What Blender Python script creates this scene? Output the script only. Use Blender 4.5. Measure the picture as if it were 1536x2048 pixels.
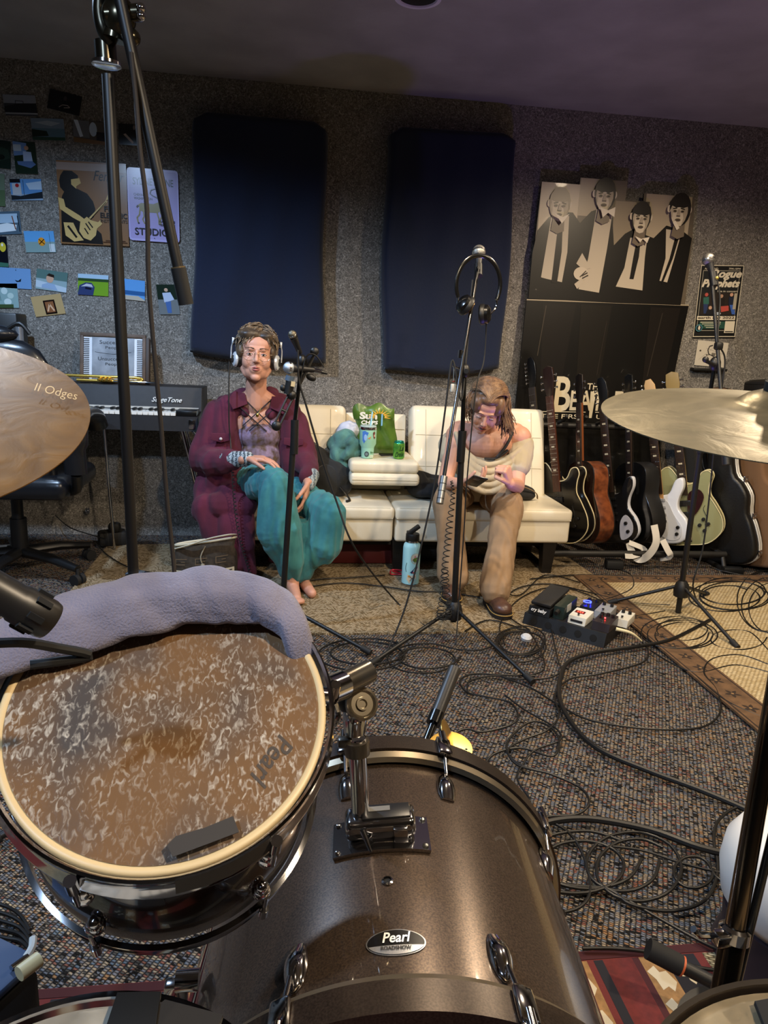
import bpy, bmesh, math, random
import numpy as np
from math import sin, cos, pi, radians, sqrt, atan2
from mathutils import Vector as V, Matrix, Euler, noise
random.seed(7)
for o in list(bpy.data.objects): bpy.data.objects.remove(o)
SC = bpy.context.scene
COL = SC.collection
# ---------------------------------------------------------------- camera
FPX, CH = 1420.0, 1.25
PSI, PIT, ROL = radians(7.7), radians(13.35), radians(2.6)
FWD = V((sin(PSI)*cos(PIT), cos(PSI)*cos(PIT), -sin(PIT)))
_r0 = V((cos(PSI), -sin(PSI), 0)); _u0 = _r0.cross(FWD)
CR = cos(ROL)*_r0 + sin(ROL)*_u0; CU = cos(ROL)*_u0 - sin(ROL)*_r0
CP = V((0, 0, CH))
cd = bpy.data.cameras.new('camera'); cam = bpy.data.objects.new('camera', cd); COL.objects.link(cam)
cd.sensor_fit = 'VERTICAL'; cd.sensor_height = 36; cd.lens = FPX/2048*36; cd.clip_start = .02
M = Matrix((CR, CU, -FWD)).transposed().to_4x4(); M.translation = CP; cam.matrix_world = M
SC.camera = cam
def ray(x, y): return FWD + CR*((x-768)/FPX) - CU*((y-1024)/FPX)
def F(x, y, z=0.0):            # where a line of sight meets the level plane z
    d = ray(x, y); return CP + d*((z-CH)/d.z)
def W(x, y, Y):                # where it meets the upright plane y = Y
    d = ray(x, y); return CP + d*(Y/d.y)
def D(x, y, z): return CP + ray(x, y)*z
# ---------------------------------------------------------------- view, world, lamps
vs = SC.view_settings; vs.view_transform = 'Standard'; vs.look = 'None'; vs.gamma = 1; vs.use_curve_mapping = False
vs.exposure = 0.35
wd = bpy.data.worlds.new('world'); SC.world = wd; wd.use_nodes = True
wd.node_tree.nodes['Background'].inputs[0].default_value = (.5, .5, .55, 1)
wd.node_tree.nodes['Background'].inputs[1].default_value = 0.0
WARM = (1, .80, .56); COOL = (.50, .70, 1.0)
def spot(n, loc, to, e, col, ang=110, bl=.6, r=.05):
    l = bpy.data.lights.new(n, 'SPOT'); l.energy = e; l.color = col; l.spot_size = radians(ang); l.spot_blend = bl; l.shadow_soft_size = r
    o = bpy.data.objects.new(n, l); COL.objects.link(o); o.location = loc
    o.rotation_euler = (V(to)-V(loc)).to_track_quat('-Z', 'Y').to_euler(); return o
CEIL = 2.65; WY = 4.5
LAMPS = [((-1.25, 2.55, 2.6), (-1.25, 2.75, 0), 175, COOL, 154, .50),
         ((2.15, 2.85, 2.6), (2.1, 3.05, 0), 110, WARM, 152, .5),
         ((0.75, 2.1, 2.6), (.85, 2.6, 0), 95, WARM, 125, .5),
         ((1.1, -0.1, 2.6), (.8, .8, 0), 150, WARM, 130, .5),
         ((-1.0, -0.35, 2.6), (-.2, .8, 0.3), 120, COOL, 115, .5),
         ((2.7, 1.0, 2.6), (2.4, 1.7, 0), 90, WARM, 130, .5)]
for i, a in enumerate(LAMPS): spot('downlight', a[0], a[1], a[2], a[3], a[4], a[5])
# ---------------------------------------------------------------- materials
def lin(h):
    if isinstance(h, str):
        h = h.lstrip('#'); c = [int(h[i:i+2], 16)/255 for i in (0, 2, 4)]
    else: c = h
    return tuple(x/12.92 if x <= .04045 else ((x+.055)/1.055)**2.4 for x in c) + (1,)
MC = {}
def mat(h, rough=.5, metal=0, noi=None, bump=None, coat=0, trans=0, emit=0, sheen=0, spec=.5, alpha=1):
    key = (h, rough, metal, noi, bump, coat, trans, emit, sheen, spec, alpha)
    if key in MC: return MC[key]
    m = bpy.data.materials.new('surface'); m.use_nodes = True; nt = m.node_tree; b = nt.nodes['Principled BSDF']
    I = b.inputs; I['Base Color'].default_value = lin(h); I['Roughness'].default_value = rough; I['Metallic'].default_value = metal
    I['Coat Weight'].default_value = coat; I['Transmission Weight'].default_value = trans; I['Sheen Weight'].default_value = sheen
    I['Specular IOR Level'].default_value = spec; I['Alpha'].default_value = alpha
    if emit: I['Emission Color'].default_value = lin(h); I['Emission Strength'].default_value = emit
    tc = nt.nodes.new('ShaderNodeTexCoord')
    if noi:                    # (scale, amount) or (scale, other colour)
        n = nt.nodes.new('ShaderNodeTexNoise'); n.inputs['Scale'].default_value = noi[0]; n.inputs['Detail'].default_value = 5
        nt.links.new(tc.outputs['Object'], n.inputs['Vector'])
        r = nt.nodes.new('ShaderNodeValToRGB'); r.color_ramp.elements[0].position = .35; r.color_ramp.elements[1].position = .65
        c = lin(h)
        if isinstance(noi[1], str): r.color_ramp.elements[0].color = lin(noi[1]); r.color_ramp.elements[1].color = c
        else:
            r.color_ramp.elements[0].color = tuple(x*(1-noi[1]) for x in c[:3])+(1,); r.color_ramp.elements[1].color = tuple(min(1, x*(1+noi[1])) for x in c[:3])+(1,)
        nt.links.new(n.outputs['Fac'], r.inputs[0]); nt.links.new(r.outputs[0], I['Base Color'])
    if bump:
        n = nt.nodes.new('ShaderNodeTexNoise'); n.inputs['Scale'].default_value = bump[0]; n.inputs['Detail'].default_value = 4
        nt.links.new(tc.outputs['Object'], n.inputs['Vector'])
        bp = nt.nodes.new('ShaderNodeBump'); bp.inputs['Strength'].default_value = bump[1]; bp.inputs['Distance'].default_value = bump[2] if len(bump) > 2 else .004
        nt.links.new(n.outputs['Fac'], bp.inputs['Height']); nt.links.new(bp.outputs[0], I['Normal'])
    MC[key] = m; return m
def weave(cols, sx, sy, rot=0, gap=.25, dark='1c1916', rough=.95, big=0, chev=0, patch=0, dots=0):
    """carpet of small knots: each cell of sx by sy metres takes one of cols; gaps between cells are dark"""
    key = ('w', tuple(cols), sx, sy, rot, gap, big, chev, patch, dots)
    if key in MC: return MC[key]
    m = bpy.data.materials.new('weave'); m.use_nodes = True; nt = m.node_tree; b = nt.nodes['Principled BSDF']; N = nt.nodes.new; L = nt.links.new
    def mth(op, a, c=None, d=None):
        n = N('ShaderNodeMath'); n.operation = op
        for i, x in enumerate((a, c, d)):
            if x is None: continue
            if isinstance(x, (int, float)): n.inputs[i].default_value = x
            else: L(x, n.inputs[i])
        return n.outputs[0]
    ge = N('ShaderNodeNewGeometry')
    vr = N('ShaderNodeVectorRotate'); vr.rotation_type = 'Z_AXIS'; L(ge.outputs['Position'], vr.inputs['Vector']); vr.inputs['Angle'].default_value = rot
    sep = N('ShaderNodeSeparateXYZ'); L(vr.outputs[0], sep.inputs[0]); X, Y = sep.outputs[0], sep.outputs[1]
    wn = N('ShaderNodeTexNoise'); wn.inputs['Scale'].default_value = 60; L(ge.outputs['Position'], wn.inputs['Vector'])
    wob = mth('MULTIPLY', mth('SUBTRACT', wn.outputs['Fac'], .5), .006)
    X = mth('ADD', X, wob); Y = mth('ADD', Y, wob)
    if chev:
        t = mth('PINGPONG', X, chev); Y = mth('ADD', Y, t)
    xs = mth('DIVIDE', X, sx); ys = mth('DIVIDE', Y, sy)
    row = mth('FLOOR', ys); xs = mth('ADD', xs, mth('MULTIPLY', row, .5)); colm = mth('FLOOR', xs)
    cm = N('ShaderNodeCombineXYZ'); L(colm, cm.inputs[0]); L(row, cm.inputs[1])
    wh = N('ShaderNodeTexWhiteNoise'); wh.noise_dimensions = '2D'; L(cm.outputs[0], wh.inputs['Vector'])
    fac = wh.outputs['Value']
    if patch:
        pn = N('ShaderNodeTexNoise'); pn.inputs['Scale'].default_value = patch; pn.inputs['Detail'].default_value = 6; L(ge.outputs['Position'], pn.inputs['Vector'])
        fac = mth('FRACT', mth('ADD', mth('MULTIPLY', fac, .55), mth('MULTIPLY', pn.outputs['Fac'], 1.6)))
    r = N('ShaderNodeValToRGB'); cr = r.color_ramp; cr.interpolation = 'CONSTANT'
    while len(cr.elements) < len(cols): cr.elements.new(.5)
    for i, c in enumerate(cols): cr.elements[i].position = i/len(cols); cr.elements[i].color = lin(c)
    L(fac, r.inputs[0])
    fx = mth('ABSOLUTE', mth('SUBTRACT', mth('FRACT', xs), .5)); fy = mth('ABSOLUTE', mth('SUBTRACT', mth('FRACT', ys), .5))
    g = mth('MAXIMUM', fx, fy) if not dots else mth('ADD', fx, fy)
    h = mth('SMOOTH_MIN', mth('MULTIPLY', mth('SUBTRACT', .5 if not dots else .85, g), 1/gap), 1.0, .2)
    mx = N('ShaderNodeMix'); mx.data_type = 'RGBA'; mx.inputs[6].default_value = lin(dark); L(r.outputs[0], mx.inputs[7]); L(h, mx.inputs[0])
    outc = mx.outputs[2]
    if big:
        bn = N('ShaderNodeTexNoise'); bn.inputs['Scale'].default_value = 2.2; bn.inputs['Detail'].default_value = 3; L(ge.outputs['Position'], bn.inputs['Vector'])
        m2 = N('ShaderNodeMix'); m2.data_type = 'RGBA'; m2.blend_type = 'MULTIPLY'; m2.inputs[0].default_value = big; L(outc, m2.inputs[6]); L(bn.outputs['Fac'], m2.inputs[7]); outc = m2.outputs[2]
    L(outc, b.inputs['Base Color']); b.inputs['Roughness'].default_value = rough; b.inputs['Specular IOR Level'].default_value = .15
    bp = N('ShaderNodeBump'); bp.inputs['Strength'].default_value = .7; bp.inputs['Distance'].default_value = .003; L(h, bp.inputs['Height']); L(bp.outputs[0], b.inputs['Normal'])
    MC[key] = m; return m
BLK = mat('131313', .45); BLKG = mat('0c0c0c', .22, coat=.3); CHR = mat('c9c9cc', .10, 1); RUB = mat('101010', .7); GUN = mat('232120', .3, .8)
# ---------------------------------------------------------------- objects
WM = {}
def _fin(o, parent, m4):
    WM[o.name] = m4
    if parent is not None: o.parent = parent
    COL.objects.link(o)
def tag(o, label, cat, group=None, kind=None):
    if label: o['label'] = label
    if cat: o['category'] = cat
    if group: o['group'] = group
    if kind: o['kind'] = kind
    return o
def thing(name, label, cat, loc, group=None, kind=None):
    o = bpy.data.objects.new(name, None); o.empty_display_size = .05; o.location = loc
    _fin(o, None, Matrix.Translation(V(loc))); return tag(o, label, cat, group, kind)
def finish(me, name, parent=None, label=None, cat=None, group=None, kind=None, ang=38, flat=False):
    """me is in world coordinates; link it as one object, under parent if given"""
    if parent is not None: base = WM[parent.name].translation.copy()
    else:
        n = len(me.vertices); a = np.empty(n*3); me.vertices.foreach_get('co', a); a = a.reshape(-1, 3)
        lo, hi = a.min(0), a.max(0); base = V(((lo[0]+hi[0])/2, (lo[1]+hi[1])/2, lo[2]))
    me.transform(Matrix.Translation(-base)); me.update()
    if not flat: me.shade_smooth(); me.set_sharp_from_angle(angle=radians(ang))
    o = bpy.data.objects.new(name, me)
    if parent is None: o.location = base
    _fin(o, parent, Matrix.Translation(base)); return tag(o, label, cat, group, kind)
def ortho(d):
    d = V(d).normalized(); a = V((0, 0, 1)) if abs(d.z) < .9 else V((1, 0, 0))
    u = d.cross(a).normalized(); return d, u, d.cross(u).normalized()
def smooth_path(pts, k=6, closed=False):
    pts = [V(p) for p in pts]; n = len(pts); out = []
    for i in range(n if closed else n-1):
        if closed: a, b, c, d = pts[(i-1) % n], pts[i], pts[(i+1) % n], pts[(i+2) % n]
        else: a, b, c, d = pts[max(i-1, 0)], pts[i], pts[i+1], pts[min(i+2, n-1)]
        for j in range(k):
            t = j/k; out.append(.5*((2*b)+(c-a)*t+(2*a-5*b+4*c-d)*t*t+(3*b-a-3*c+d)*t**3))
    if not closed: out.append(pts[-1])
    return out
TXT = {}
def textmesh(s, shear=0, bold=0):
    k = (s, shear, bold)
    if k in TXT: return TXT[k]
    c = bpy.data.curves.new('t', 'FONT'); c.body = s; c.size = 1; c.shear = shear; c.offset = bold; c.resolution_u = 3; c.fill_mode = 'FRONT'
    ob = bpy.data.objects.new('t', c); me = bpy.data.meshes.new_from_object(ob)
    vv = [(v.co.x, v.co.y) for v in me.vertices]; ff = [tuple(p.vertices) for p in me.polygons]
    bpy.data.objects.remove(ob); bpy.data.meshes.remove(me); TXT[k] = (vv, ff); return TXT[k]
class MB:
    def __init__(s, m=None, X=None): s.v = []; s.f = []; s.mi = []; s.mats = []; s.m = m; s.X = X
    def add(s, vv, ff, m=None):
        m = m or s.m
        if m not in s.mats: s.mats.append(m)
        i = s.mats.index(m); b = len(s.v)
        s.v += [tuple(s.X @ V(p)) if s.X else tuple(p) for p in vv]; s.f += [tuple(b+q for q in f) for f in ff]; s.mi += [i]*len(ff); return s
    def bm(s, b, m=None, X=None):
        if X is not None: b.transform(X)
        b.verts.index_update(); s.add([v.co[:] for v in b.verts], [[v.index for v in f.verts] for f in b.faces], m); b.free(); return s
    def box(s, c, size, m=None, bev=0, R=None, seg=2):
        b = bmesh.new(); bmesh.ops.create_cube(b, size=1); bmesh.ops.scale(b, vec=V(size), verts=b.verts)
        if bev: bmesh.ops.bevel(b, geom=list(b.edges), offset=min(bev, min(size)*.49), segments=seg, affect='EDGES', profile=.5)
        X = Matrix.Translation(V(c)) @ (R.to_4x4() if R is not None else Matrix()); return s.bm(b, m, X)
    def rings(s, rr, m=None, caps=True, closed=False):
        n = len(rr[0]); vv = [p for r in rr for p in r]; ff = []
        for i in range(len(rr) if closed else len(rr)-1):
            a = i*n; c = ((i+1) % len(rr))*n
            for j in range(n): k = (j+1) % n; ff.append((a+j, a+k, c+k, c+j))
        if caps and not closed: ff.append(tuple(range(n))[::-1]); ff.append(tuple((len(rr)-1)*n+j for j in range(n)))
        return s.add(vv, ff, m)
    def cyl(s, p0, p1, r0, m=None, r1=None, n=16, caps=True):
        r1 = r0 if r1 is None else r1; p0 = V(p0); p1 = V(p1); d, u, w = ortho(p1-p0)
        ring = lambda p, r: [p+u*(r*cos(2*pi*j/n))+w*(r*sin(2*pi*j/n)) for j in range(n)]
        return s.rings([ring(p0, r0), ring(p1, r1)], m, caps)
    def lathe(s, prof, o, ax, m=None, n=32, caps=True, u0=None):
        o = V(o); d, u, w = ortho(ax)
        return s.rings([[o+d*z+u*(max(r, 1e-5)*cos(2*pi*j/n))+w*(max(r, 1e-5)*sin(2*pi*j/n)) for j in range(n)] for r, z in prof], m, caps)
    def tube(s, pts, r, m=None, n=8, closed=False, flat=1, k=0):
        pts = smooth_path(pts, k, closed) if k else [V(p) for p in pts]; N = len(pts); rr = []; u = None
        for i, p in enumerate(pts):
            t = (pts[(i+1) % N]-pts[i-1]) if closed else (pts[min(i+1, N-1)]-pts[max(i-1, 0)])
            if t.length < 1e-9: t = V((0, 0, 1))
            t.normalize()
            if u is None: _, u, w = ortho(t)
            u = (u-t*u.dot(t)); u = u.normalized() if u.length > 1e-6 else ortho(t)[1]; w = t.cross(u)
            ri = r(i/(N-1)) if callable(r) else (r[min(i, len(r)-1)] if isinstance(r, (list, tuple)) else r)
            rr.append([p+u*(ri*cos(2*pi*j/n))+w*(ri*flat*sin(2*pi*j/n)) for j in range(n)])
        return s.rings(rr, m, True, closed)
    def ell(s, c, r, m=None, R=None, nu=16, nv=10):
        if isinstance(r, (int, float)): r = (r, r, r)
        c = V(c); R = R or Matrix.Identity(3); vv = [c+R @ V((0, 0, r[2]))]; ff = []
        for i in range(1, nv):
            t = pi*i/nv
            for j in range(nu): a = 2*pi*j/nu; vv.append(c+R @ V((r[0]*sin(t)*cos(a), r[1]*sin(t)*sin(a), r[2]*cos(t))))
        vv.append(c+R @ V((0, 0, -r[2]))); L = len(vv)-1
        for j in range(nu): ff.append((0, 1+j, 1+(j+1) % nu)); ff.append((L, L-nu+(j+1) % nu, L-nu+j))
        for i in range(nv-2):
            for j in range(nu): a = 1+i*nu; k = (j+1) % nu; ff.append((a+j, a+nu+j, a+nu+k, a+k))
        return s.add(vv, ff, m)
    def prism(s, pts, O, U, Vv, th, m=None, bev=0, msides=None):
        """outline pts (a,b) in the frame O+a*U+b*Vv, extruded th along U x Vv"""
        O = V(O); U = V(U); Vv = V(Vv); n = U.cross(Vv).normalized(); b = bmesh.new()
        vs_ = [b.verts.new(O+U*a+Vv*c) for a, c in pts]; f = b.faces.new(vs_)
        r = bmesh.ops.extrude_face_region(b, geom=[f]); nv = [e for e in r['geom'] if isinstance(e, bmesh.types.BMVert)]
        bmesh.ops.translate(b, vec=n*th, verts=nv); bmesh.ops.recalc_face_normals(b, faces=b.faces)
        if bev:
            ed = [e for e in b.edges if not (len(e.link_faces) == 2 and abs(e.link_faces[0].normal.dot(n)) < .5 and abs(e.link_faces[1].normal.dot(n)) < .5)]
            bmesh.ops.bevel(b, geom=ed, offset=bev, segments=3, affect='EDGES', profile=.5)
        if msides:
            b.normal_update(); b.verts.index_update()
            for g, mm in ((lambda q: abs(q.normal.dot(n)) > .5, m), (lambda q: abs(q.normal.dot(n)) <= .5, msides)):
                s.add([v.co[:] for v in b.verts], [[v.index for v in q.verts] for q in b.faces if g(q)], mm)
            b.free(); return s
        return s.bm(b, m)
    def poly(s, pts3, m=None): return s.add(pts3, [tuple(range(len(pts3)))], m)
    def text(s, t, O, U, Vv, m=None, shear=0, bold=0):
        """fits text in the box O..O+U..O+Vv (O lower left)"""
        vv, ff = textmesh(t, shear, bold)
        if not vv: return s
        x0 = min(a for a, _ in vv); x1 = max(a for a, _ in vv); y0 = min(b for _, b in vv); y1 = max(b for _, b in vv)
        O = V(O); U = V(U); Vv = V(Vv)
        return s.add([O+U*((a-x0)/(x1-x0))+Vv*((b-y0)/(y1-y0)) for a, b in vv], ff, m)
    def build(s, name, parent=None, label=None, cat=None, group=None, kind=None, ang=38, flat=False):
        me = bpy.data.meshes.new(name); me.from_pydata(s.v, [], s.f)
        for m in s.mats: me.materials.append(m)
        me.polygons.foreach_set('material_index', s.mi); me.update()
        return finish(me, name, parent, label, cat, group, kind, ang, flat)
def rot(x=0, y=0, z=0): return Euler((radians(x), radians(y), radians(z))).to_matrix()
# printed flat things ------------------------------------------------
def picture(name, TL, TR, BL, shapes, label, cat, base='ffffff', th=.0012, rough=.17, group=None, edge=None, parent=None, frame=None, outline=None, coat=0):
    TL, TR, BL = V(TL), V(TR), V(BL); U = TR-TL; Dn = BL-TL; N = U.cross(Dn).normalized()
    if N.dot(CP-TL) < 0: N = -N
    pm = lambda c: mat(c, rough, coat=coat)
    b = MB(); k = [0]
    out = outline or [(0, 0), (1, 0), (1, 1), (0, 1)]
    P = lambda u, v: TL+U*u+Dn*v+N*(th+.00035*k[0])
    lo = [TL+U*u+Dn*v for u, v in out]; hi = [p+N*th for p in lo]; n = len(out)
    em = mat(edge or base, .7)
    b.add(lo+hi, [tuple(range(n))]+[(i, (i+1) % n, n+(i+1) % n, n+i) for i in range(n)], em); b.poly(hi, pm(base))
    asp = Dn.length/U.length
    for sh in shapes:
        k[0] += 1; t = sh[0]
        if t == 'r': _, a, c, d, e, col = sh; b.poly([P(a, c), P(d, c), P(d, e), P(a, e)], pm(col))
        elif t == 'p': b.poly([P(*q) for q in sh[1]], pm(sh[2]))
        elif t == 'e':
            _, cu, cv, ru, rv, col = sh[:6]; rt = sh[6] if len(sh) > 6 else 0
            b.poly([P(cu+ru*cos(x)*cos(rt)-rv*asp*sin(x)*sin(rt), cv+(ru*cos(x)*sin(rt))/asp+rv*sin(x)*cos(rt)) for x in [2*pi*i/20 for i in range(20)]], pm(col))
        elif t == 'l':
            _, pts, w, col = sh
            for i in range(len(pts)-1):
                (x0, y0), (x1, y1) = pts[i], pts[i+1]; dx, dy = x1-x0, (y1-y0)*asp; L = max(1e-6, sqrt(dx*dx+dy*dy)); nx, ny = -dy/L*w/2, dx/L*w/2/asp
                b.poly([P(x0+nx, y0+ny), P(x1+nx, y1+ny), P(x1-nx, y1-ny), P(x0-nx, y0-ny)], pm(col))
        elif t == 't':
            _, s_, a, c, d, e, col = sh[:7]; she = sh[7] if len(sh) > 7 else 0; bo = sh[8] if len(sh) > 8 else .01
            b.text(s_, P(a, e), U*(d-a), -Dn*(e-c), pm(col), she, bo)
    return b.build(name, parent, label, cat, group, flat=True)
# merged organic bodies ----------------------------------------------
def caps(b, p0, p1, r0, r1, n=14):
    p0, p1 = V(p0), V(p1); d, u, w = ortho((p1-p0) if (p1-p0).length > 1e-6 else V((0, 0, 1))); L = (p1-p0).length; rr = []
    for a in (-80, -55, -28, 0): rr.append((r0*cos(radians(a)), r0*sin(radians(a))))
    for a in (0, 28, 55, 80): rr.append((r1*cos(radians(a)), L+r1*sin(radians(a))))
    b.rings([[p0+d*z+u*(r*cos(2*pi*j/n))+w*(r*sin(2*pi*j/n)) for j in range(n)] for r, z in rr], b.m)
def blob(name, prims, vox, it, m, parent=None, post=None, mats=None, matfn=None, fac=.5, **kw):
    """join capsules ('c',p0,p1,r0,r1) and ellipsoids ('e',c,(rx,ry,rz)[,R]) into one continuous surface"""
    b = MB(m)
    for p in prims:
        if p[0] == 'c': caps(b, p[1], p[2], p[3], p[4])
        else: b.ell(p[1], p[2], b.m, p[3] if len(p) > 3 else None, 20, 14)
    me = bpy.data.meshes.new(name); me.from_pydata(b.v, [], b.f); me.update()
    o = bpy.data.objects.new('tmp', me); COL.objects.link(o)
    md = o.modifiers.new('r', 'REMESH'); md.mode = 'VOXEL'; md.voxel_size = vox; md.adaptivity = 0
    if it: sm = o.modifiers.new('s', 'SMOOTH'); sm.factor = fac; sm.iterations = it
    bpy.context.view_layer.update(); dg = bpy.context.evaluated_depsgraph_get()
    nm = bpy.data.meshes.new_from_object(o.evaluated_get(dg)); bpy.data.objects.remove(o); bpy.data.meshes.remove(me)
    if post:
        n = len(nm.vertices); a = np.empty(n*3); nm.vertices.foreach_get('co', a); a = a.reshape(-1, 3)
        nn = np.empty(n*3); nm.vertices.foreach_get('normal', nn); nn = nn.reshape(-1, 3)
        a = post(a, nn); nm.vertices.foreach_set('co', a.reshape(-1)); nm.update()
    nm.materials.clear()
    for mm in (mats or [m]): nm.materials.append(mm)
    if matfn:
        n = len(nm.polygons); c = np.empty(n*3); nm.polygons.foreach_get('center', c); c = c.reshape(-1, 3)
        nm.polygons.foreach_set('material_index', np.asarray(matfn(c), dtype=np.int32))
    nm.name = name; return finish(nm, name, parent, ang=180, **kw)
def vnoise(a, sc, seed=0):
    """smooth noise from a few sine waves; a is n x 3"""
    r = np.random.RandomState(seed); out = np.zeros(len(a))
    for i in range(7):
        k = r.normal(size=3)*sc; out += np.sin(a @ k + r.uniform(0, 6.28)+1.5*np.sin(a @ (r.normal(size=3)*sc*.5)))
    return out/4
# ================================================================ the room
def struct(b, name, label=None): o = b.build(name, kind='structure', flat=True); (label and o.__setitem__('label', label)); return o
XL, XR, YB = -3.2, 4.3, -1.9
carpet = weave(['8f8272', '73747a', 'a3927a', '4a4845', '85584a', '5f6c78', 'b0a084', '2b2826', '857a6e', '94704e', '6a6f78', '1f1d1b'], .0060, .0115, radians(-62), .30, '0f0d0c', patch=9, big=.25)
def felt():
    m = bpy.data.materials.new('wall_felt'); m.use_nodes = True; nt = m.node_tree; b = nt.nodes['Principled BSDF']; N = nt.nodes.new; L = nt.links.new
    ge = N('ShaderNodeNewGeometry'); n1 = N('ShaderNodeTexNoise'); n1.inputs['Scale'].default_value = 58; n1.inputs['Detail'].default_value = 9; n1.inputs['Roughness'].default_value = .72; n1.inputs['Distortion'].default_value = 2.2
    n2 = N('ShaderNodeTexNoise'); n2.inputs['Scale'].default_value = 1.6; n2.inputs['Detail'].default_value = 3
    L(ge.outputs['Position'], n1.inputs[0]); L(ge.outputs['Position'], n2.inputs[0])
    r = N('ShaderNodeValToRGB'); e = r.color_ramp.elements; e[0].position = .3; e[0].color = lin('35332f'); e[1].position = .72; e[1].color = lin('d8d2c8')
    q = r.color_ramp.elements.new(.5); q.color = lin('7c7872'); L(n1.outputs['Fac'], r.inputs[0])
    mx = N('ShaderNodeMix'); mx.data_type = 'RGBA'; mx.blend_type = 'OVERLAY'; mx.inputs[0].default_value = .35; L(r.outputs[0], mx.inputs[6]); L(n2.outputs['Fac'], mx.inputs[7])
    L(mx.outputs[2], b.inputs['Base Color']); b.inputs['Roughness'].default_value = 1; b.inputs['Specular IOR Level'].default_value = .05
    bp = N('ShaderNodeBump'); bp.inputs['Strength'].default_value = .8; bp.inputs['Distance'].default_value = .008; L(n1.outputs['Fac'], bp.inputs['Height']); L(bp.outputs[0], b.inputs['Normal'])
    return m
FELT = felt(); PLAST = mat('949190', .9, noi=(3, .12), bump=(40, .3, .003))
struct(MB(carpet).box(((XL+XR)/2, (WY+YB)/2, -.05), (XR-XL+.4, WY-YB+.4, .1)), 'floor')
struct(MB(PLAST).box(((XL+XR)/2, (WY+YB)/2, CEIL+.06), (XR-XL+.4, WY-YB+.4, .12)), 'ceiling')
struct(MB(FELT).box(((XL+XR)/2, WY+.06, CEIL/2), (XR-XL+.2, .12, CEIL)), 'wall_back')
struct(MB(FELT).box((XL-.06, (WY+YB)/2, CEIL/2), (.12, WY-YB, CEIL)), 'wall_left')
struct(MB(FELT).box((XR+.06, (WY+YB)/2, CEIL/2), (.12, WY-YB, CEIL)), 'wall_right')
struct(MB(FELT).box(((XL+XR)/2, YB-.06, CEIL/2), (XR-XL, .12, CEIL)), 'wall_front')
# ---- recessed ceiling lamp seen at the top of the photograph
c = F(836, -8, CEIL); t = thing('ceiling_light', 'round recessed can light with pale trim ring in the dark ceiling', 'ceiling light', c)
MB(mat('c9c4d6', .5)).lathe([(.080, 0), (.096, -.004), (.098, -.009), (.082, -.010), (.078, -.004)], c, (0, 0, 1), n=40, caps=False).build('trim_ring', t)
MB(mat('050505', .6)).lathe([(.079, -.002), (.079, -.003), (.0001, -.003)], c, (0, 0, 1), n=40).build('lamp_well', t)
# ---- rugs
jute = weave(['c4ae8c', 'a8926f', 'd2bd9a', '927d5c', 'cab592'], .013, .0085, radians(8), .28, '35291a', chev=.07, big=.25)
b = MB(jute)
def slab(b, pts, th, m=None, z=0.0): b.prism([(p[0], p[1]) for p in pts], (0, 0, z), (1, 0, 0), (0, 1, 0), th, m, bev=0)
slab(b, [(-1.05, 2.93), (-.5, 2.9), (.3, 2.895), (.95, 2.905), (1.5, 2.96), (1.62, 3.3), (1.735, 3.72), (1.70, 4.25), (.6, 4.3), (-.4, 4.3), (-1.08, 4.25)], .008)
b.build('jute_rug', None, 'large tan jute rug with woven waves under the sofa', 'rug')
cream = weave(['cdb88e', 'd6c39a', 'c4ae82', 'cfbb92'], .020, .0115, 0, .55, '6a5534', dots=1, big=.2)
t = thing('bordered_rug', 'cream basket-weave rug with brown floral border at right', 'rug', (2.7, 2.3, .008))
b = MB(cream); slab(b, [(1.74, .9), (3.9, .9), (3.9, 3.55), (1.74, 3.55)], .008, z=.0085); b.build('woven_field', t)
brd = mat('5f452b', .9, noi=(30, .25), bump=(200, .4, .002)); dk = mat('2a1c10', .9)
b = MB(brd); slab(b, [(1.60, .9), (1.74, .9), (1.74, 3.55), (3.9, 3.55), (3.9, 3.68), (1.60, 3.68)], .009, z=.0085)
for i in range(34):
    for (cx, cy) in ([(1.67, .95+i*.11)] if i < 25 else []) + ([(1.75+i*.11, 3.615)] if i < 20 else []):
        q = [(cx+.022*(1+.5*cos(5*a))*cos(a+i), cy+.022*(1+.5*cos(5*a))*sin(a+i), .0180) for a in [2*pi*j/20 for j in range(20)]]; b.poly(q, dk)
        q = [(cx+.006*cos(a), cy+.006*sin(a), .0184) for a in [2*pi*j/8 for j in range(8)]]; b.poly(q, mat('8b6a42', .9))
for x in (1.612, 1.728): b.box((x, 2.25, .0178), (.006, 2.7, .0008), dk)
b.build('border', t, 'brown border with dark flower motifs')
# kilim under the drums, edge at y = 1.19
b = MB(mat('5c1f1c', .95, bump=(160, .5, .002)))
slab(b, [(-1.1, -.9), (1.35, -.9), (1.35, 1.19), (-1.1, 1.19)], .006)
tan = mat('86643c', .95, noi=(60, .2)); wht = mat('b8ab90', .95); red = mat('561a17', .95, noi=(60, .2)); dkr = mat('3a1013', .95); nav = mat('16151c', .95); spk = weave(['b5a888', '8f8468', 'c4b898'], .02, .006, radians(20), .4, '3a3020')
def strip(x0, x1, m, y0=-.88, y1=1.165, z=.0062): b.box(((x0+x1)/2, (y0+y1)/2, z), (x1-x0, y1-y0, .0008), m)
def zig(xc, w, m, z, y1=1.13, step=.075):
    y = y1
    while y > -.85:
        q = [(xc-w*.5, y), (xc-w*.1, y+.012), (xc+w*.0, y-.004), (xc+w*.3, y-.002), (xc+w*.5, y-.03), (xc+w*.2, y-.05), (xc+w*.05, y-.038), (xc-w*.25, y-.045), (xc-w*.3, y-.02)]
        b.poly([(p[0], p[1], z) for p in q], m); y -= step
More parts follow.
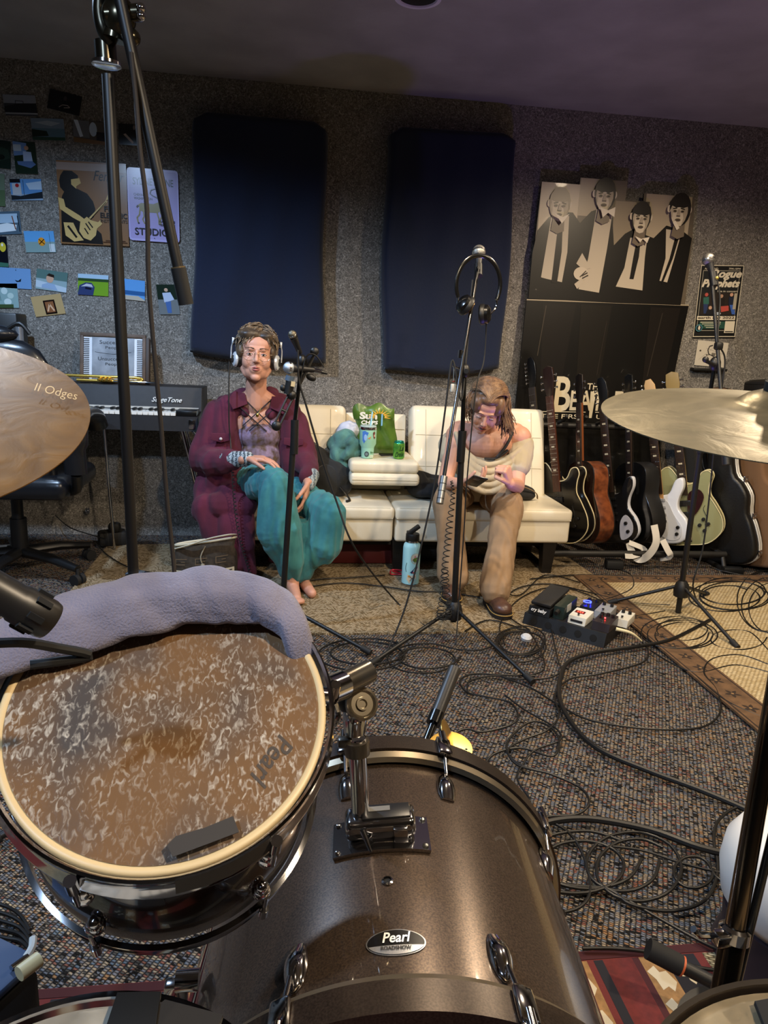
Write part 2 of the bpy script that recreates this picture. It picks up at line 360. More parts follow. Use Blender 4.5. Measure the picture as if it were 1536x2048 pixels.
for s in (1, -1):
    X = (lambda x: x) if s > 0 else (lambda x: .215-(x-.215)-.0)
    def st(x0, x1, m, z=.0062): a, c_ = X(x0), X(x1); strip(min(a, c_), max(a, c_), m, z=z)
    st(.575, .63, tan); st(.645, .665, nav); st(.665, .73, red); st(.73, .745, dkr); st(.745, .80, tan); st(.80, .87, nav); st(.89, 1.3, spk)
    zig(X(.60), .05, wht, .0070); zig(X(.772), .05, wht, .0070)
    for i in range(20): cx, cy = X(.835), 1.12-i*.085; b.poly([(cx+.02*(1+.4*cos(4*a))*cos(a), cy+.02*(1+.4*cos(4*a))*sin(a), .0070) for a in [2*pi*j/16 for j in range(16)]], wht)
b.box((.12, 1.178, .0066), (2.4, .02, .0012), dkr)
b.build('kilim_rug', None, 'dark red striped kilim with zigzag bands under the drums', 'rug')
# ================================================================ wall: hung blankets
def blanket(name, px, label, seed):
    # px: TL, TR, BR, BL pixels on the plane 8 cm in front of the wall
    b = MB(mat('0b1730', .95, sheen=.15, bump=(70, .5, .004)))
    c4 = [W(x, y, WY-.075) for x, y in px]; nu, nv = 46, 64; vv = []
    for side in (0, 1):
        for j in range(nv+1):
            for i in range(nu+1):
                u, v = i/nu, j/nv; p = (c4[0]*(1-u)+c4[1]*u)*(1-v)+(c4[3]*(1-u)+c4[2]*u)*v
                ed = min(u, 1-u, v*1.6, (1-v)*1.6); rnd = min(1, ed/.045); th = .06*sqrt(max(0, 1-(1-rnd)**2))
                sag = .012*sin(9*u+seed+3*v)*v+.006*sin(23*u+5*v+seed)+.004*sin(14*v+6*u)
                corner = .05*max(0, (.10-max(0, min(u, 1-u)))/.1)*max(0, (.07-v)/.07)
                q = V((p.x+.012*sin(7*v+seed)*(u-.5)*2, WY-.078 + (.06 if side else -th+sag*.8*rnd), p.z-corner-(.03*sin(pi*u)+.012*sin(5*u+seed))*(v if side == 0 or 1 else 0)))
                if side: q.y = WY-.02
                vv.append(q)
    ff = []; S = (nu+1)*(nv+1)
    for j in range(nv):
        for i in range(nu):
            a = j*(nu+1)+i; ff += [(a, a+nu+1, a+nu+2, a+1), (S+a, S+a+1, S+a+nu+2, S+a+nu+1)]
    for j in range(nv): a = j*(nu+1); c_ = a+nu; ff += [(a, S+a, S+a+nu+1, a+nu+1), (c_, c_+nu+1, S+c_+nu+1, S+c_)]
    for i in range(nu): a = i; c_ = nv*(nu+1)+i; ff += [(a, a+1, S+a+1, S+a), (c_, S+c_, S+c_+1, c_+1)]
    b.add(vv, ff); return b.build(name, None, label, 'blanket', 'navy blankets on the wall', ang=60)
blanket('acoustic_blanket', [(389, 222), (652, 245), (648, 728), (384, 700)], 'navy padded blanket hung on the wall above the person in maroon', 1)
blanket('acoustic_blanket', [(774, 252), (1036, 268), (1001, 735), (764, 742)], 'navy padded blanket hung beside the tall cardboard standee', 4)
# ================================================================ wall: snapshots
Yp = WY-.006
def snap(px, shapes, label, base): 
    c_ = [W(x, y, Yp) for x, y in px]; picture('snapshot', c_[0], c_[1], c_[3], shapes, label, 'photo', base, group='snapshots pinned to the left wall', rough=.14, edge='d8d8d8')
T = 'pinned'
snap([(5, 189), (70, 191), (74, 233), (12, 231)], [('r', 0, 0, 1, .4, '8f97a5'), ('p', [(0, .55), (.5, .4), (1, .38), (1, .85), (0, .9)], '1a1d22'), ('l', [(.36, .45), (.36, .28), (.6, .3), (.6, .42)], .015, '101010'), ('r', 0, .85, 1, .93, '9aa2ad')], 'snapshot of a basketball hoop under a grey sky', '3c4148')
snap([(100, 177), (165, 194), (158, 236), (94, 216)], [('e', .5, .3, .05, .12, '3a3438'), ('l', [(.35, .8), (.45, .65), (.6, .62), (.68, .7), (.5, .78)], .02, 'a89f98')], 'nearly black snapshot of a performer, topmost on the wall, tilted', '0b0a0c')
snap([(61, 236), (127, 238), (125, 283), (66, 280)], [('r', 0, 0, 1, .45, '7f97b0'), ('p', [(.1, .2), (.5, .1), (.9, .2), (.6, .35)], 'a8bccd'), ('p', [(0, .5), (.45, .58), (.5, .8), (0, .85)], '16281f'), ('r', 0, .85, 1, 1, '2c4a3c')], 'snapshot of a lake with low clouds and dark trees', '5a7c92')
snap([(146, 239), (210, 246), (211, 288), (148, 284)], [('r', 0, 0, .5, .75, '6b6f76'), ('p', [(.02, .0), (.15, 0), (.3, .7), (.2, .75)], 'cfe0f2'), ('e', .62, .35, .12, .32, 'b9cfe6'), ('r', .72, .45, 1, .85, '1c1c20'), ('p', [(0, .78), (1, .85), (1, 1), (0, 1)], '7a5c3c')], 'snapshot of a bright room interior with wooden floor', '56504a')
snap([(237, 247), (283, 250), (283, 293), (238, 289)], [('p', [(.2, .5), (.3, .45), (.65, .85), (.6, .95)], 'a89a92'), ('e', .68, .15, .06, .12, '6a6462')], 'black snapshot of a bare-armed performer beside the tall stand pole', '0a090b')
snap([(-8, 279), (22, 283), (39, 317), (-8, 335)], [('p', [(0, .2), (.8, .3), (1, .6), (0, .8)], '2b3f33'), ('e', .3, .6, .3, .1, '15201a')], 'dim green snapshot cut off by the left edge of the picture', '1c2b24')
snap([(25, 282), (70, 284), (74, 349), (32, 347)], [('p', [(0, 0), (.6, .05), (.55, .4), (0, .45)], '6d8fc0'), ('r', 0, .1, .35, .3, 'b9c6cf'), ('e', .58, .2, .1, .07, 'b98f74'), ('p', [(.42, .3), (.78, .32), (.82, .62), (.4, .62)], 'aebfdd'), ('p', [(.12, .62), (.8, .6), (.95, .7), (.7, .82), (.15, .72)], '5d79a8')], 'upright snapshot of a person sitting cross-legged in blue', '1f3024')
snap([(19, 358), (82, 358), (85, 403), (24, 401)], [('r', 0, 0, 1, .7, '5f93c9'), ('r', 0, 0, .33, .17, '15181c'), ('p', [(.5, .2), (1, .1), (1, .5), (.6, .5)], 'b5cbe0'), ('r', .06, .2, .34, .75, 'b8bcc0'), ('e', .22, .3, .06, .09, 'a8282a'), ('p', [(0, .75), (.3, .8), (.6, .7), (1, .6), (1, .9), (0, .98)], '22282e'), ('l', [(.42, .05), (.42, .9)], .012, '2c3540')], 'snapshot of a red stop sign and street under blue sky', '8ea6bd')
snap([(-10, 347), (9, 348), (10, 410), (-8, 412)], [('r', 0, .5, 1, 1, '55694a')], 'narrow sliver of a pale green snapshot at the left edge', '6b7a66')
snap([(-15, 424), (39, 422), (46, 463), (-10, 470)], [('r', .1, .1, .9, .5, 'a9c3d8'), ('p', [(.2, .55), (.5, .5), (.85, .6), (.8, .85), (.2, .9)], 'dfe6ea'), ('l', [(.7, .2), (.8, .8)], .04, '7b4a30'), ('l', [(.9, .2), (.95, .9)], .03, '202428')], 'snapshot of a white building with a thick dark border', '4d6272')
snap([(47, 462), (107, 462), (114, 505), (53, 505)], [('r', 0, .5, 1, 1, '7f9a9a'), ('e', .56, .5, .12, .20, 'd8902a'), ('l', [(.47, .38), (.65, .62)], .025, '1a1510'), ('l', [(.65, .38), (.47, .62)], .025, '1a1510'), ('r', .8, .6, .98, .98, 'c8d0d2'), ('l', [(.84, .1), (.84, .95)], .01, '39444a')], 'snapshot of a round orange railroad crossing sign', '5f9fd4')
snap([(-20, 472), (13, 473), (17, 532), (-15, 533)], [('e', .72, .35, .2, .16, 'c8b63a'), ('e', .7, .28, .06, .05, 'e8e8e0'), ('p', [(.4, .85), (1, .88), (1, 1), (.4, 1)], '3c6a58')], 'dark snapshot of a yellow bird-like toy at the left edge', '10141c')
snap([(-5, 534), (61, 538), (62, 578), (-2, 575)], [('p', [(.5, .58), (.6, .62), (.7, .5), (.68, .66), (.55, .68)], '14202c'), ('e', .55, .1, .012, .03, '222831')], 'snapshot of a lone bird in an empty pale blue sky', '6f97c4')
snap([(74, 537), (136, 546), (134, 589), (71, 577)], [('r', 0, 0, 1, .45, '56736f'), ('p', [(.0, .55), (1, .75), (1, 1), (0, .9)], 'b8c8d4'), ('e', .44, .4, .12, .22, 'c79f86'), ('p', [(.32, .28), (.4, .15), (.56, .2), (.58, .34), (.42, .3)], '2a211c'), ('p', [(.2, .75), (.4, .62), (.6, .66), (.72, .95), (.2, .9)], '93abc8')], 'snapshot of a dark-haired person in a pale blue top', '8fa7ac')
snap([(156, 547), (217, 551), (216, 594), (156, 589)], [('r', 0, 0, 1, .2, 'a8c4d8'), ('r', 0, .2, 1, .33, '2f4a2c'), ('p', [(0, .9), (.05, .55), (.25, .4), (.45, .4), (.55, .6), (.5, 1), (0, 1)], '34406a'), ('p', [(.1, .6), (.28, .45), (.45, .48), (.5, .62), (.3, .58)], 'b9bcc8'), ('l', [(.24, .66), (.44, .7)], .06, '15182a')], 'snapshot of a sneaker toe on bright green grass', '74a02c')
snap([(-20, 567), (34, 567), (42, 606), (-15, 616)], [('e', .5, .3, .12, .14, 'c3d6d4'), ('e', .72, .5, .12, .12, 'b5cbc6'), ('e', .6, .75, .14, .14, 'c9dad8'), ('r', 0, .85, .8, 1, '3e5233'), ('l', [(.3, .2), (.35, .7)], .02, '5a7a78')], 'snapshot of pale flowers with ragged edges at the left', '8ba8a8')
snap([(61, 594), (121, 587), (129, 629), (72, 634)], [('r', .36, .25, .74, .95, '1d1310'), ('r', .41, .33, .69, .86, '8a5a3a'), ('l', [(.45, .8), (.55, .45), (.66, .8)], .05, 'd9b08c')], 'tan snapshot of a small dark framed picture, lowest on the wall', 'b59a6c')
snap([(246, 557), (290, 562), (288, 602), (246, 598)], [('r', 0, .55, 1, .75, '2f5d94'), ('p', [(0, .8), (.7, .78), (1, .95), (1, 1), (0, 1)], 'b8b0a0')], 'snapshot of a blue sea and pale beach next to the stand pole', '5f9bd8')
snap([(312, 569), (353, 569), (357, 627), (320, 629)], [('r', 0, .5, 1, 1, '72787a'), ('e', .45, .18, .09, .06, 'c9a58c'), ('p', [(.25, .28), (.65, .26), (.8, .5), (.6, .55), (.3, .6)], 'b6c4dc'), ('p', [(.35, .58), (.62, .56), (.6, .95), (.4, .95)], '4a6aa4')], 'upright snapshot of a person in jeans on a road', '1c2a20')
# ---- brown guitarist poster
c_ = [W(x, y, WY-.012) for x, y in ((112, 320), (252, 328), (256, 494), (122, 487))]
k = '17120e'; g = 'c9a96a'
sh = [('r', .0, .02, 1, .11, 'a08a7c'), ('t', 'Fender', .52, .10, .97, .22, k, .35, 0),  # pale band across the top is lamp glare painted into the print
      ('p', [(.02, .98), (.04, .5), (.06, .42), (.10, .36), (.26, .32), (.42, .38), (.50, .47), (.53, .56), (.50, .66), (.42, .72), (.60, .86), (.62, .99)], k),
      ('p', [(.05, .18), (.10, .12), (.22, .12), (.30, .17), (.30, .22), (.24, .24), (.26, .32), (.20, .40), (.10, .38), (.04, .32), (.03, .24)], k),
      ('p', [(.20, .22), (.32, .20), (.34, .26), (.27, .30), (.27, .33), (.20, .28)], g),
      ('p', [(.0, .44), (.08, .46), (.10, .55), (.30, .65), (.38, .70), (.34, .74), (.20, .68), (.02, .58)], g),
      ('p', [(.30, .73), (.40, .66), (.46, .70), (.56, .72), (.60, .69), (.62, .74), (.54, .80), (.52, .88), (.44, .95), (.34, .92), (.28, .84)], g),
      ('l', [(.44, .68), (.70, .46)], .028, g), ('p', [(.68, .46), (.72, .38), (.80, .33), (.84, .36), (.82, .42), (.74, .43)], g),
      ('p', [(.06, .74), (.2, .74), (.26, .86), (.34, .95), (.2, .97), (.08, .9)], g), ('l', [(.12, .78), (.24, .92)], .03, k),
      ('l', [(.38, .74), (.44, .82)], .018, k), ('l', [(.42, .72), (.48, .79)], .018, k), ('l', [(.36, .80), (.41, .87)], .018, k), ('l', [(.45, .69), (.69, .47)], .006, k),
      ('t', 'FINE', .66, .52, .90, .585, k, 0, .02), ('t', 'ELECTRIC', .60, .60, .99, .665, k, 0, .02), ('t', 'INSTRUMENTS', .60, .68, .99, .72, '4a3a2c', 0, .01),
      ('r', .66, .935, .95, .943, '5c3c28'), ('r', .62, .955, .98, .963, '5c3c28')]
picture('tin_poster', c_[0], c_[1], c_[3], sh, 'brown tin poster of a long-haired guitarist behind the tall stand pole', 'poster', '87603c', .003, .2, edge='7a4a34')
# ---- purple studio sign
c_ = [W(x, y, WY-.012) for x, y in ((253, 334), (356, 342), (359, 488), (259, 480))]
q = [(.06, 0), (.94, 0), (.985, .015), (1, .05), (1, .95), (.985, .985), (.94, 1), (.06, 1), (.015, .985), (0, .95), (0, .05), (.015, .015)]
lv = 'a99ccf'; k = '16131a'; br = '8d8154'
sh = [('p', [(.05, .03), (.95, .03), (.97, .05), (.97, .95), (.95, .97), (.05, .97), (.03, .95), (.03, .05)], lv),
      ('t', 'SYDNEY LANE', .11, .13, .90, .23, k, 0, .015), ('t', 'CHEHALIS', .12, .345, .36, .38, k, 0, .01), ('t', 'WASHINGTON', .12, .395, .48, .43, k, 0, .01),
      ('p', [(.20, .50), (.26, .475), (.5, .48), (.6, .45), (.66, .42), (.72, .43), (.76, .47), (.68, .50), (.64, .56), (.58, .60), (.3, .60), (.24, .58)], br),
      ('l', [(.24, .52), (.22, .64), (.17, .68), (.19, .75)], .028, br), ('l', [(.3, .58), (.31, .66), (.28, .7), (.32, .76)], .026, br),
      ('l', [(.56, .58), (.60, .68), (.60, .76)], .026, br), ('l', [(.62, .56), (.66, .64), (.62, .7), (.64, .76)], .024, br),
      ('l', [(.19, .75), (.21, .76)], .03, k), ('l', [(.2, .51), (.17, .54)], .03, '3a3020'),
      ('l', [(.68, .42), (.60, .40), (.50, .37), (.44, .34), (.46, .29), (.54, .27)], .018, k),
      ('t', 'NASHVILLE', .60, .70, .92, .73, k, 0, .01), ('t', 'TENNESSEE', .60, .75, .92, .78, k, 0, .01),
      ('t', 'STUDIOS', .12, .82, .88, .92, k, 0, .015), ('e', .5, .955, .008, .006, k), ('e', .5, .045, .008, .006, k)]
picture('metal_sign', c_[0], c_[1], c_[3], sh, 'lavender metal studio sign with rounded corners and a horned animal', 'sign', 'b9aede', .003, .2, outline=q, edge='cfc8ea')
# ---- folded cardboard standee
def wp(x, y): return W(x, y, WY-.05)
t = thing('cardboard_standee', 'tall black and white cardboard standee of four men in dark suits', 'standee', (1.95, WY-.045, .40))
TL, TR, BL = wp(1062, 352), wp(1420, 352), wp(1062, 600); TL = V((1.44, WY-.05, 2.27)); TR = V((2.49, WY-.05, 2.27)); BL = V((1.44, WY-.05, 1.56))
s0 = ['d8cdb8', 'b7aa94', '8f836f', '171412', '2a2520', '0e0c0b']
def man(cx, cy, s, look=0, tie=True, hairtop='1c1815', hx=0):
    sh = []; sk = 'c9bca4'
    sh += [('p', [(cx-.030*s, cy+.10), (cx+.035*s, cy+.10), (cx+.040*s, cy+.235), (cx, cy+.26), (cx-.040*s, cy+.235)], '6f6353')]
    sh += [('e', cx, cy+.03, .050*s, .125*s, '1c1815'), ('e', cx-.062*s+look*.02, cy+.02, .012*s, .03*s, sk), ('e', cx+.060*s+look*.01, cy+.02, .012*s, .03*s, sk)]
    sh += [('e', cx, cy+.02, .062*s, .135*s, hairtop)]
    sh += [('p', [(cx+look*.018+x*.048*s, cy+.03+y*.13*s) for x, y in ((-1.08, -.45), (-.5, -.55), (.4, -.55), (1.08, -.4), (1.08, .1), (.88, .55), (.45, .92), (0, 1.0), (-.45, .92), (-.88, .55), (-1.08, .1))], sk)]
    g = cx+look*.018
    sh += [('p', [(g+.020*s, cy+.03), (g+.052*s, cy-.02), (g+.052*s, cy+.05), (g+.042*s, cy+.10), (g+.02*s, cy+.15), (g+.030*s, cy+.09)], 'a3967f'), ('p', [(g-.052*s, cy), (g-.040*s, cy), (g-.038*s, cy+.09), (g-.045*s, cy+.08)], 'b0a28a')]
    sh += [('p', [(g+x*.060*s, cy+.03+y*.13*s) for x, y in ((-1.0, .15), (-.92, -.1), (-.8, -.28), (-.4, -.18), (0, -.22), (.4, -.17), (.8, -.28), (.92, 0), (1.0, .3), (1.05, -.3), (.85, -.75), (.4, -1.05), (-.1, -1.12), (-.6, -.95), (-.95, -.6), (-1.05, -.2))], hairtop)]
    f = cx+look*.03; y = cy+.03
    sh += [('l', [(f-.036*s, y-.012*s), (f-.010*s, y-.020*s)], .006*s, '2a241e'), ('l', [(f+.012*s, y-.020*s), (f+.038*s, y-.012*s)], .006*s, '2a241e'),
           ('e', f-.022*s, y+.006*s, .012*s, .012*s, '8a7d69'), ('e', f+.024*s, y+.006*s, .012*s, .012*s, '8a7d69'), ('e', f-.022*s, y+.006*s, .009*s, .006*s, '241f1a'), ('e', f+.024*s, y+.006*s, .009*s, .006*s, '241f1a'),
           ('p', [(f-.003*s, y-.01*s), (f+.007*s, y-.01*s), (f+.014*s, y+.042*s), (f-.010*s, y+.042*s)], 'a39681'), ('l', [(f-.010*s, y+.044*s), (f+.013*s, y+.044*s)], .005*s, '4a4036'),
           ('e', f+.001*s, y+.076*s, .017*s, .011*s, '4e4237')]
    return sh
k = '13110f'; shirt = 'b9ad97'; sh = []
sh += [('r', .02, .055, .25, .55, 'c4b69a'), ('r', .25, 0, .53, .30, '6d6352'), ('r', .25, .0, .36, .3, 'a89a80'), ('r', .47, .16, .60, .55, '8d8069'), ('r', .655, .085, .94, .52, 'a89a82'), ('r', .64, .15, .68, .6, '4a4238')]
sh += [('p', [(0, 1), (0, .62), (.02, .44), (.08, .33), (.14, .28), (.22, .28), (.27, .36), (.33, .26), (.40, .22), (.46, .28), (.49, .52), (.55, .42), (.62, .36), (.68, .42), (.73, .44), (.80, .33), (.90, .36), (.97, .42), (.955, 1)], k)]
sh += [('p', [(.095, .30), (.20, .31), (.21, .6), (.195, .85), (.10, .83), (.065, .82)], shirt), ('p', [(.36, .24), (.46, .24), (.45, .55), (.43, .92), (.30, .90), (.34, .65)], shirt),
       ('p', [(.585, .45), (.69, .44), (.69, .6), (.70, .88), (.53, .86), (.57, .70)], shirt), ('p', [(.80, .36), (.90, .37), (.875, .60), (.85, .80), (.80, .79), (.82, .6)], shirt)]
sh += [('p', [(.140, .36), (.165, .36), (.175, .6), (.165, .86), (.13, .86), (.135, .6)], k), ('p', [(.385, .30), (.41, .27), (.425, .31)], k),
       ('p', [(.625, .48), (.65, .48), (.652, .6), (.635, .79), (.61, .79), (.618, .6)], k), ('p', [(.865, .40), (.89, .40), (.865, .6), (.82, .82), (.81, .8), (.845, .6)], k)]
sh += [('p', [(.30, .60), (.33, .66), (.36, .72), (.32, .74), (.27, .69)], shirt), ('e', .305, .77, .045, .055, 'c4b7a0'), ('l', [(.31, .79), (.345, .76)], .008, '3a322a'), ('l', [(.315, .81), (.35, .78)], .008, '3a322a'), ('l', [(.30, .80), (.335, .745)], .006, '3a322a'), ('p', [(.27, .86), (.31, .81), (.33, .84), (.29, .9)], shirt)]
for a in ((.135, .20, 1.0, 0, True, '8d8068'), (.40, .10, 1.0, -.2, True, '1c1815'), (.63, .26, .95, 0, True, '1c1815'), (.865, .18, 1.0, -.5, True, '1c1815')): sh += man(*a)
sh += [('l', [(.83, .30), (.86, .36)], .02, 'd8cdb8'), ('p', [(.60, .44), (.635, .49), (.65, .46), (.68, .49), (.69, .44), (.64, .46)], 'd8cdb8'), ('p', [(.10, .30), (.15, .38), (.19, .3), (.15, .33)], 'd8cdb8'), ('p', [(.37, .23), (.39, .31), (.42, .27), (.46, .30), (.46, .22), (.42, .25)], 'd8cdb8')]
out = [(.02, .055), (.245, .055), (.245, 0), (.50, 0), (.50, .15), (.64, .15), (.64, .085), (.955, .085), (.975, .42), (.985, 1), (0, 1)]
picture('upper_panel', TL, TR, BL, sh, 'grey toned upper panel with four men in suits and ties', None, '5e5547', .012, .32, parent=t, outline=out, edge='15120f', coat=.3)
TL2 = V((1.43, WY-.052, 1.555)); TR2 = V((2.50, WY-.052, 1.575)); BL2 = V((1.40, WY-.075, .42)); iv = 'cfc2a4'
sh = [('r', .0, .0, 1, .006, 'a89a80'), ('p', [(.1, .02), (.3, .02), (.26, .5), (.14, .5)], '14110f'), ('p', [(.33, .02), (.52, .02), (.5, .48), (.36, .48)], '16130f'), ('p', [(.76, .02), (.95, .02), (.9, .6), (.78, .6)], '171310'),
      ('l', [(.12, .03), (.10, .3)], .006, '3a332a'), ('l', [(.84, .05), (.80, .4)], .006, '2e2822'), ('l', [(.5, .1), (.48, .4)], .004, '2a241f'),
      ('t', 'THE', .43, .445, .53, .48, iv, 0, .01), ('t', 'B', .235, .41, .335, .605, iv, 0, .02), ('t', 'EATLES', .335, .485, .72, .60, iv, 0, .015), ('p', [(.455, .49), (.49, .49), (.482, .64), (.465, .64)], iv),
      ('r', .14, .605, .44, .609, iv), ('r', .50, .605, .72, .609, iv), ('t', 'THE FIRST', .16, .62, .43, .645, iv, 0, .01), ('t', 'U.S. VISIT', .51, .62, .76, .645, iv, 0, .01)]
picture('lower_panel', TL2, TR2, BL2, sh, 'black lower panel with cream title lettering', None, '0b0a09', .012, .3, parent=t, outline=[(0, 0), (1, 0), (.93, 1), (0, 1)], edge='0c0a09', coat=.3)
b = MB(mat('1a1714', .6)); b.box((1.93, WY-.022, 1.3), (.04, .03, 1.75), bev=.003); b.build('easel_back', t)
# ---- band poster and drawing
c_ = [W(x, y, WY-.006) for x, y in ((1402, 530), (1488, 531), (1470, 679), (1385, 676))]
w = 'd8cfb8'
sh = [('r', 0, 0, 1, .985, w), ('r', .015, .01, .985, .975, '0b0b0b'), ('r', .06, .07, .93, .90, '8f8a7c'), ('r', .075, .08, .915, .89, '14181a'),
      ('t', 'APRIL 22ND', .09, .035, .40, .06, w, 0, .01), ('t', '7PM-10PM', .65, .035, .92, .06, w, 0, .01),
      ('t', 'Rogue', .26, .06, .97, .20, w, .3, .04), ('t', 'Prophets', .06, .19, .95, .33, w, .3, .05), ('t', 'live in concert', .45, .34, .92, .365, w, 0, .01),
      ('r', .09, .37, .91, .68, '241d18'), ('e', .2, .40, .04, .025, 'b5524a'), ('p', [(.13, .44), (.26, .43), (.28, .53), (.15, .53)], '2f6258'), ('p', [(.15, .53), (.26, .53), (.25, .66), (.18, .66)], '25355e'),
      ('e', .32, .58, .04, .025, 'c09a80'), ('p', [(.25, .61), (.42, .61), (.42, .68), (.22, .68)], '14141a'), ('e', .55, .42, .04, .025, 'b08a70'), ('p', [(.48, .45), (.64, .45), (.64, .6), (.5, .6)], '1b1512'),
      ('p', [(.56, .56), (.74, .55), (.76, .62), (.58, .64)], 'b54a40'), ('e', .78, .40, .04, .025, 'c49a80'), ('p', [(.72, .43), (.85, .43), (.84, .55), (.74, .54)], '1a2236'), ('p', [(.76, .54), (.86, .54), (.92, .67), (.84, .67)], '3a5fae'),
      ('r', .84, .38, .91, .60, 'a8a08c'), ('e', .5, .66, .08, .02, 'b0bcc8'),
      ('r', .03, .695, .93, .75, w), ('t', 'earth day 2022', .05, .70, .91, .745, '3a3024', 0, .03), ('r', .1, .77, .92, .87, '1f4a3c'),
      ('r', .12, .775, .60, .785, w), ('r', .16, .80, .60, .808, w), ('r', .22, .825, .58, .833, w), ('r', .26, .85, .56, .858, w), ('e', .10, .86, .08, .05, '4a8a9a'), ('e', .10, .86, .065, .04, '10242e'), ('p', [(.08, .88), (.08, .85), (.10, .82), (.13, .85), (.12, .89)], w),
      ('r', .70, .765, .93, .93, w), ('r', .72, .905, .91, .92, '1a1a1a')]
picture('band_poster', c_[0], c_[1], c_[3], sh, 'black band concert poster with white script title behind the right microphone', 'poster', '0b0b0b', .002, .5)
c_ = [W(x, y, WY-.006) for x, y in ((1396, 680), (1457, 686), (1450, 736), (1388, 730))]
random.seed(3)
sh = [('l', [(random.uniform(.1, .9), random.uniform(.1, .9))]+[(0, 0)]*0+[(random.uniform(.1, .9), random.uniform(.1, .9))], .006, '8a8478') for i in range(5)]
sh += [('l', [(.42, .55), (.36, .35), (.40, .2), (.5, .15)], .03, '2a2622'), ('l', [(.4, .5), (.6, .6), (.55, .75)], .02, '2a2622'), ('e', .12, .4, .03, .03, '3a342e'), ('e', .35, .55, .025, .03, '4a443c'), ('e', .6, .3, .02, .02, '4a443c'), ('r', .5, .45, .62, .55, '6a6458')]
picture('pencil_drawing', c_[0], c_[1], c_[3], sh, 'small white sheet with a dark ink sketch below the band poster', 'drawing', 'c9c1b0', .002, .8)
b = MB(mat('0d0c0b', .6)); q0, q1 = W(1384, 736, WY-.03), W(1450, 742, WY-.03); b.box((q0+q1)/2, ((q1-q0).length, .05, .016), bev=.003); b.build('wall_ledge', None, 'thin black ledge fixed to the wall under the ink sketch', 'shelf')
# ================================================================ sofa
VIN = mat('e4dac2', .42, noi=(4, .04), bump=(90, .12, .002), coat=.08); SEAM = mat('d0c6ac', .6)
def cushion(b, x0, x1, y0, y1, z0, z1, bev=.03, m=VIN, R=None, c=None, crown=.012, n=10):
    """soft block with rounded edges and a slightly crowned top"""
    bm = bmesh.new(); bmesh.ops.create_cube(bm, size=1); sx, sy, sz = x1-x0, y1-y0, z1-z0
    bmesh.ops.scale(bm, vec=V((sx, sy, sz)), verts=bm.verts)
    bmesh.ops.bevel(bm, geom=list(bm.edges), offset=min(bev, sz*.45, sy*.45), segments=4, affect='EDGES', profile=.5)
    bmesh.ops.subdivide_edges(bm, edges=[e for e in bm.edges if e.calc_length() > .12], cuts=n, use_grid_fill=True)
    for v in bm.verts:
        u, w = v.co.x/sx*2, v.co.y/sy*2; k = max(0, 1-u*u)*max(0, 1-w*w)
        if v.co.z > 0: v.co.z += crown*k*1.3+.0022*sin(31*v.co.x+9*v.co.y)*k
    X = Matrix.Translation(V(c) if c else V(((x0+x1)/2, (y0+y1)/2, (z0+z1)/2))) @ (R.to_4x4() if R is not None else Matrix())
    return b.bm(bm, m, X)
t = thing('sofa', 'white vinyl futon sofa with black legs against the grey wall', 'sofa', (.55, 3.95, 0))
SX0, SX1, SM = -.46, 1.56, .56
for x0, x1 in ((SX0, SM-.006), (SM+.006, SX1)):
    b = MB(VIN); cushion(b, x0, x1, 3.70, 4.2, .195, .335, .018, crown=0); b.build('seat_base', t)
    b = MB(VIN); cushion(b, x0-.004, x1+.004, 3.685, 4.2, .318, .392, .022, crown=.014); s_ = b.build('seat_cushion', t)
    b = MB(SEAM); e = .02
    b.tube([(x0+e, 3.694, .386), (x1-e, 3.694, .386)], .0035, SEAM, 6); b.tube([(x0+.004, 3.69, .33), (x1-.004, 3.69, .33)], .003, SEAM, 6)
    b.tube([(x0+e, 3.70, .388), (x0+e, 4.12, .394)], .003, SEAM, 6); b.tube([(x1-e, 3.70, .388), (x1-e, 4.12, .394)], .003, SEAM, 6)
    b.build('piping', s_)
RB = rot(x=-17)
def back(x0, x1, zt, yb, th=.13, z0=.36):
    b = MB(VIN); h = (zt-z0)/cos(radians(17)); c_ = V(((x0+x1)/2, yb+(zt-z0)*.5*math.tan(radians(17)), (zt+z0)/2))
    cushion(b, x0, x1, -th/2, th/2, -h/2, h/2, .035, R=RB, c=c_, crown=0); o = b.build('backrest', t)
    b = MB(SEAM); ny = RB @ V((0, -th/2-.001, 0))
    for k in (-.17, .17):
        p = c_+RB @ V((0, 0, h*k))+ny; b.tube([p+V((-(x1-x0)/2+.03, 0, 0)), p+V(((x1-x0)/2-.03, 0, 0))], .0022, SEAM, 6)
    m_ = (x1-x0)/2-.09
    for sx in (-1, 1): p = c_+ny; b.tube([p+V((sx*m_, 0, 0))+RB @ V((0, 0, -h/2+.03)), p+V((sx*m_, 0, 0))+RB @ V((0, 0, h/2-.03))], .0022, SEAM, 6)
    b.build('stitching', o)
back(SX0, .315, .872, 4.10); back(.70, 1.53, .888, 4.10)
b = MB(VIN); b.box((.507, 4.29, .60), (.37, .05, .47), bev=.012, R=rot(x=-10)); b.tube([(.33, 4.285, .745), (.68, 4.285, .745)], .002, SEAM, 6); b.build('rear_panel', t)
b = MB(VIN); cushion(b, .315, .70, 3.80, 4.22, .556, .622, .022, crown=.006); cs = b.build('console', t)
b = MB(VIN); cushion(b, .318, .705, 3.79, 4.22, .488, .556, .024, crown=0); b.tube([(.33, 3.789, .522), (.69, 3.789, .522)], .0025, SEAM, 6); b.build('console_lower_pad', t)
b = MB(VIN); b.box((.507, 4.17, .45), (.30, .10, .10), bev=.01); b.build('console_hinge', t)
BW = mat('14110f', .4)
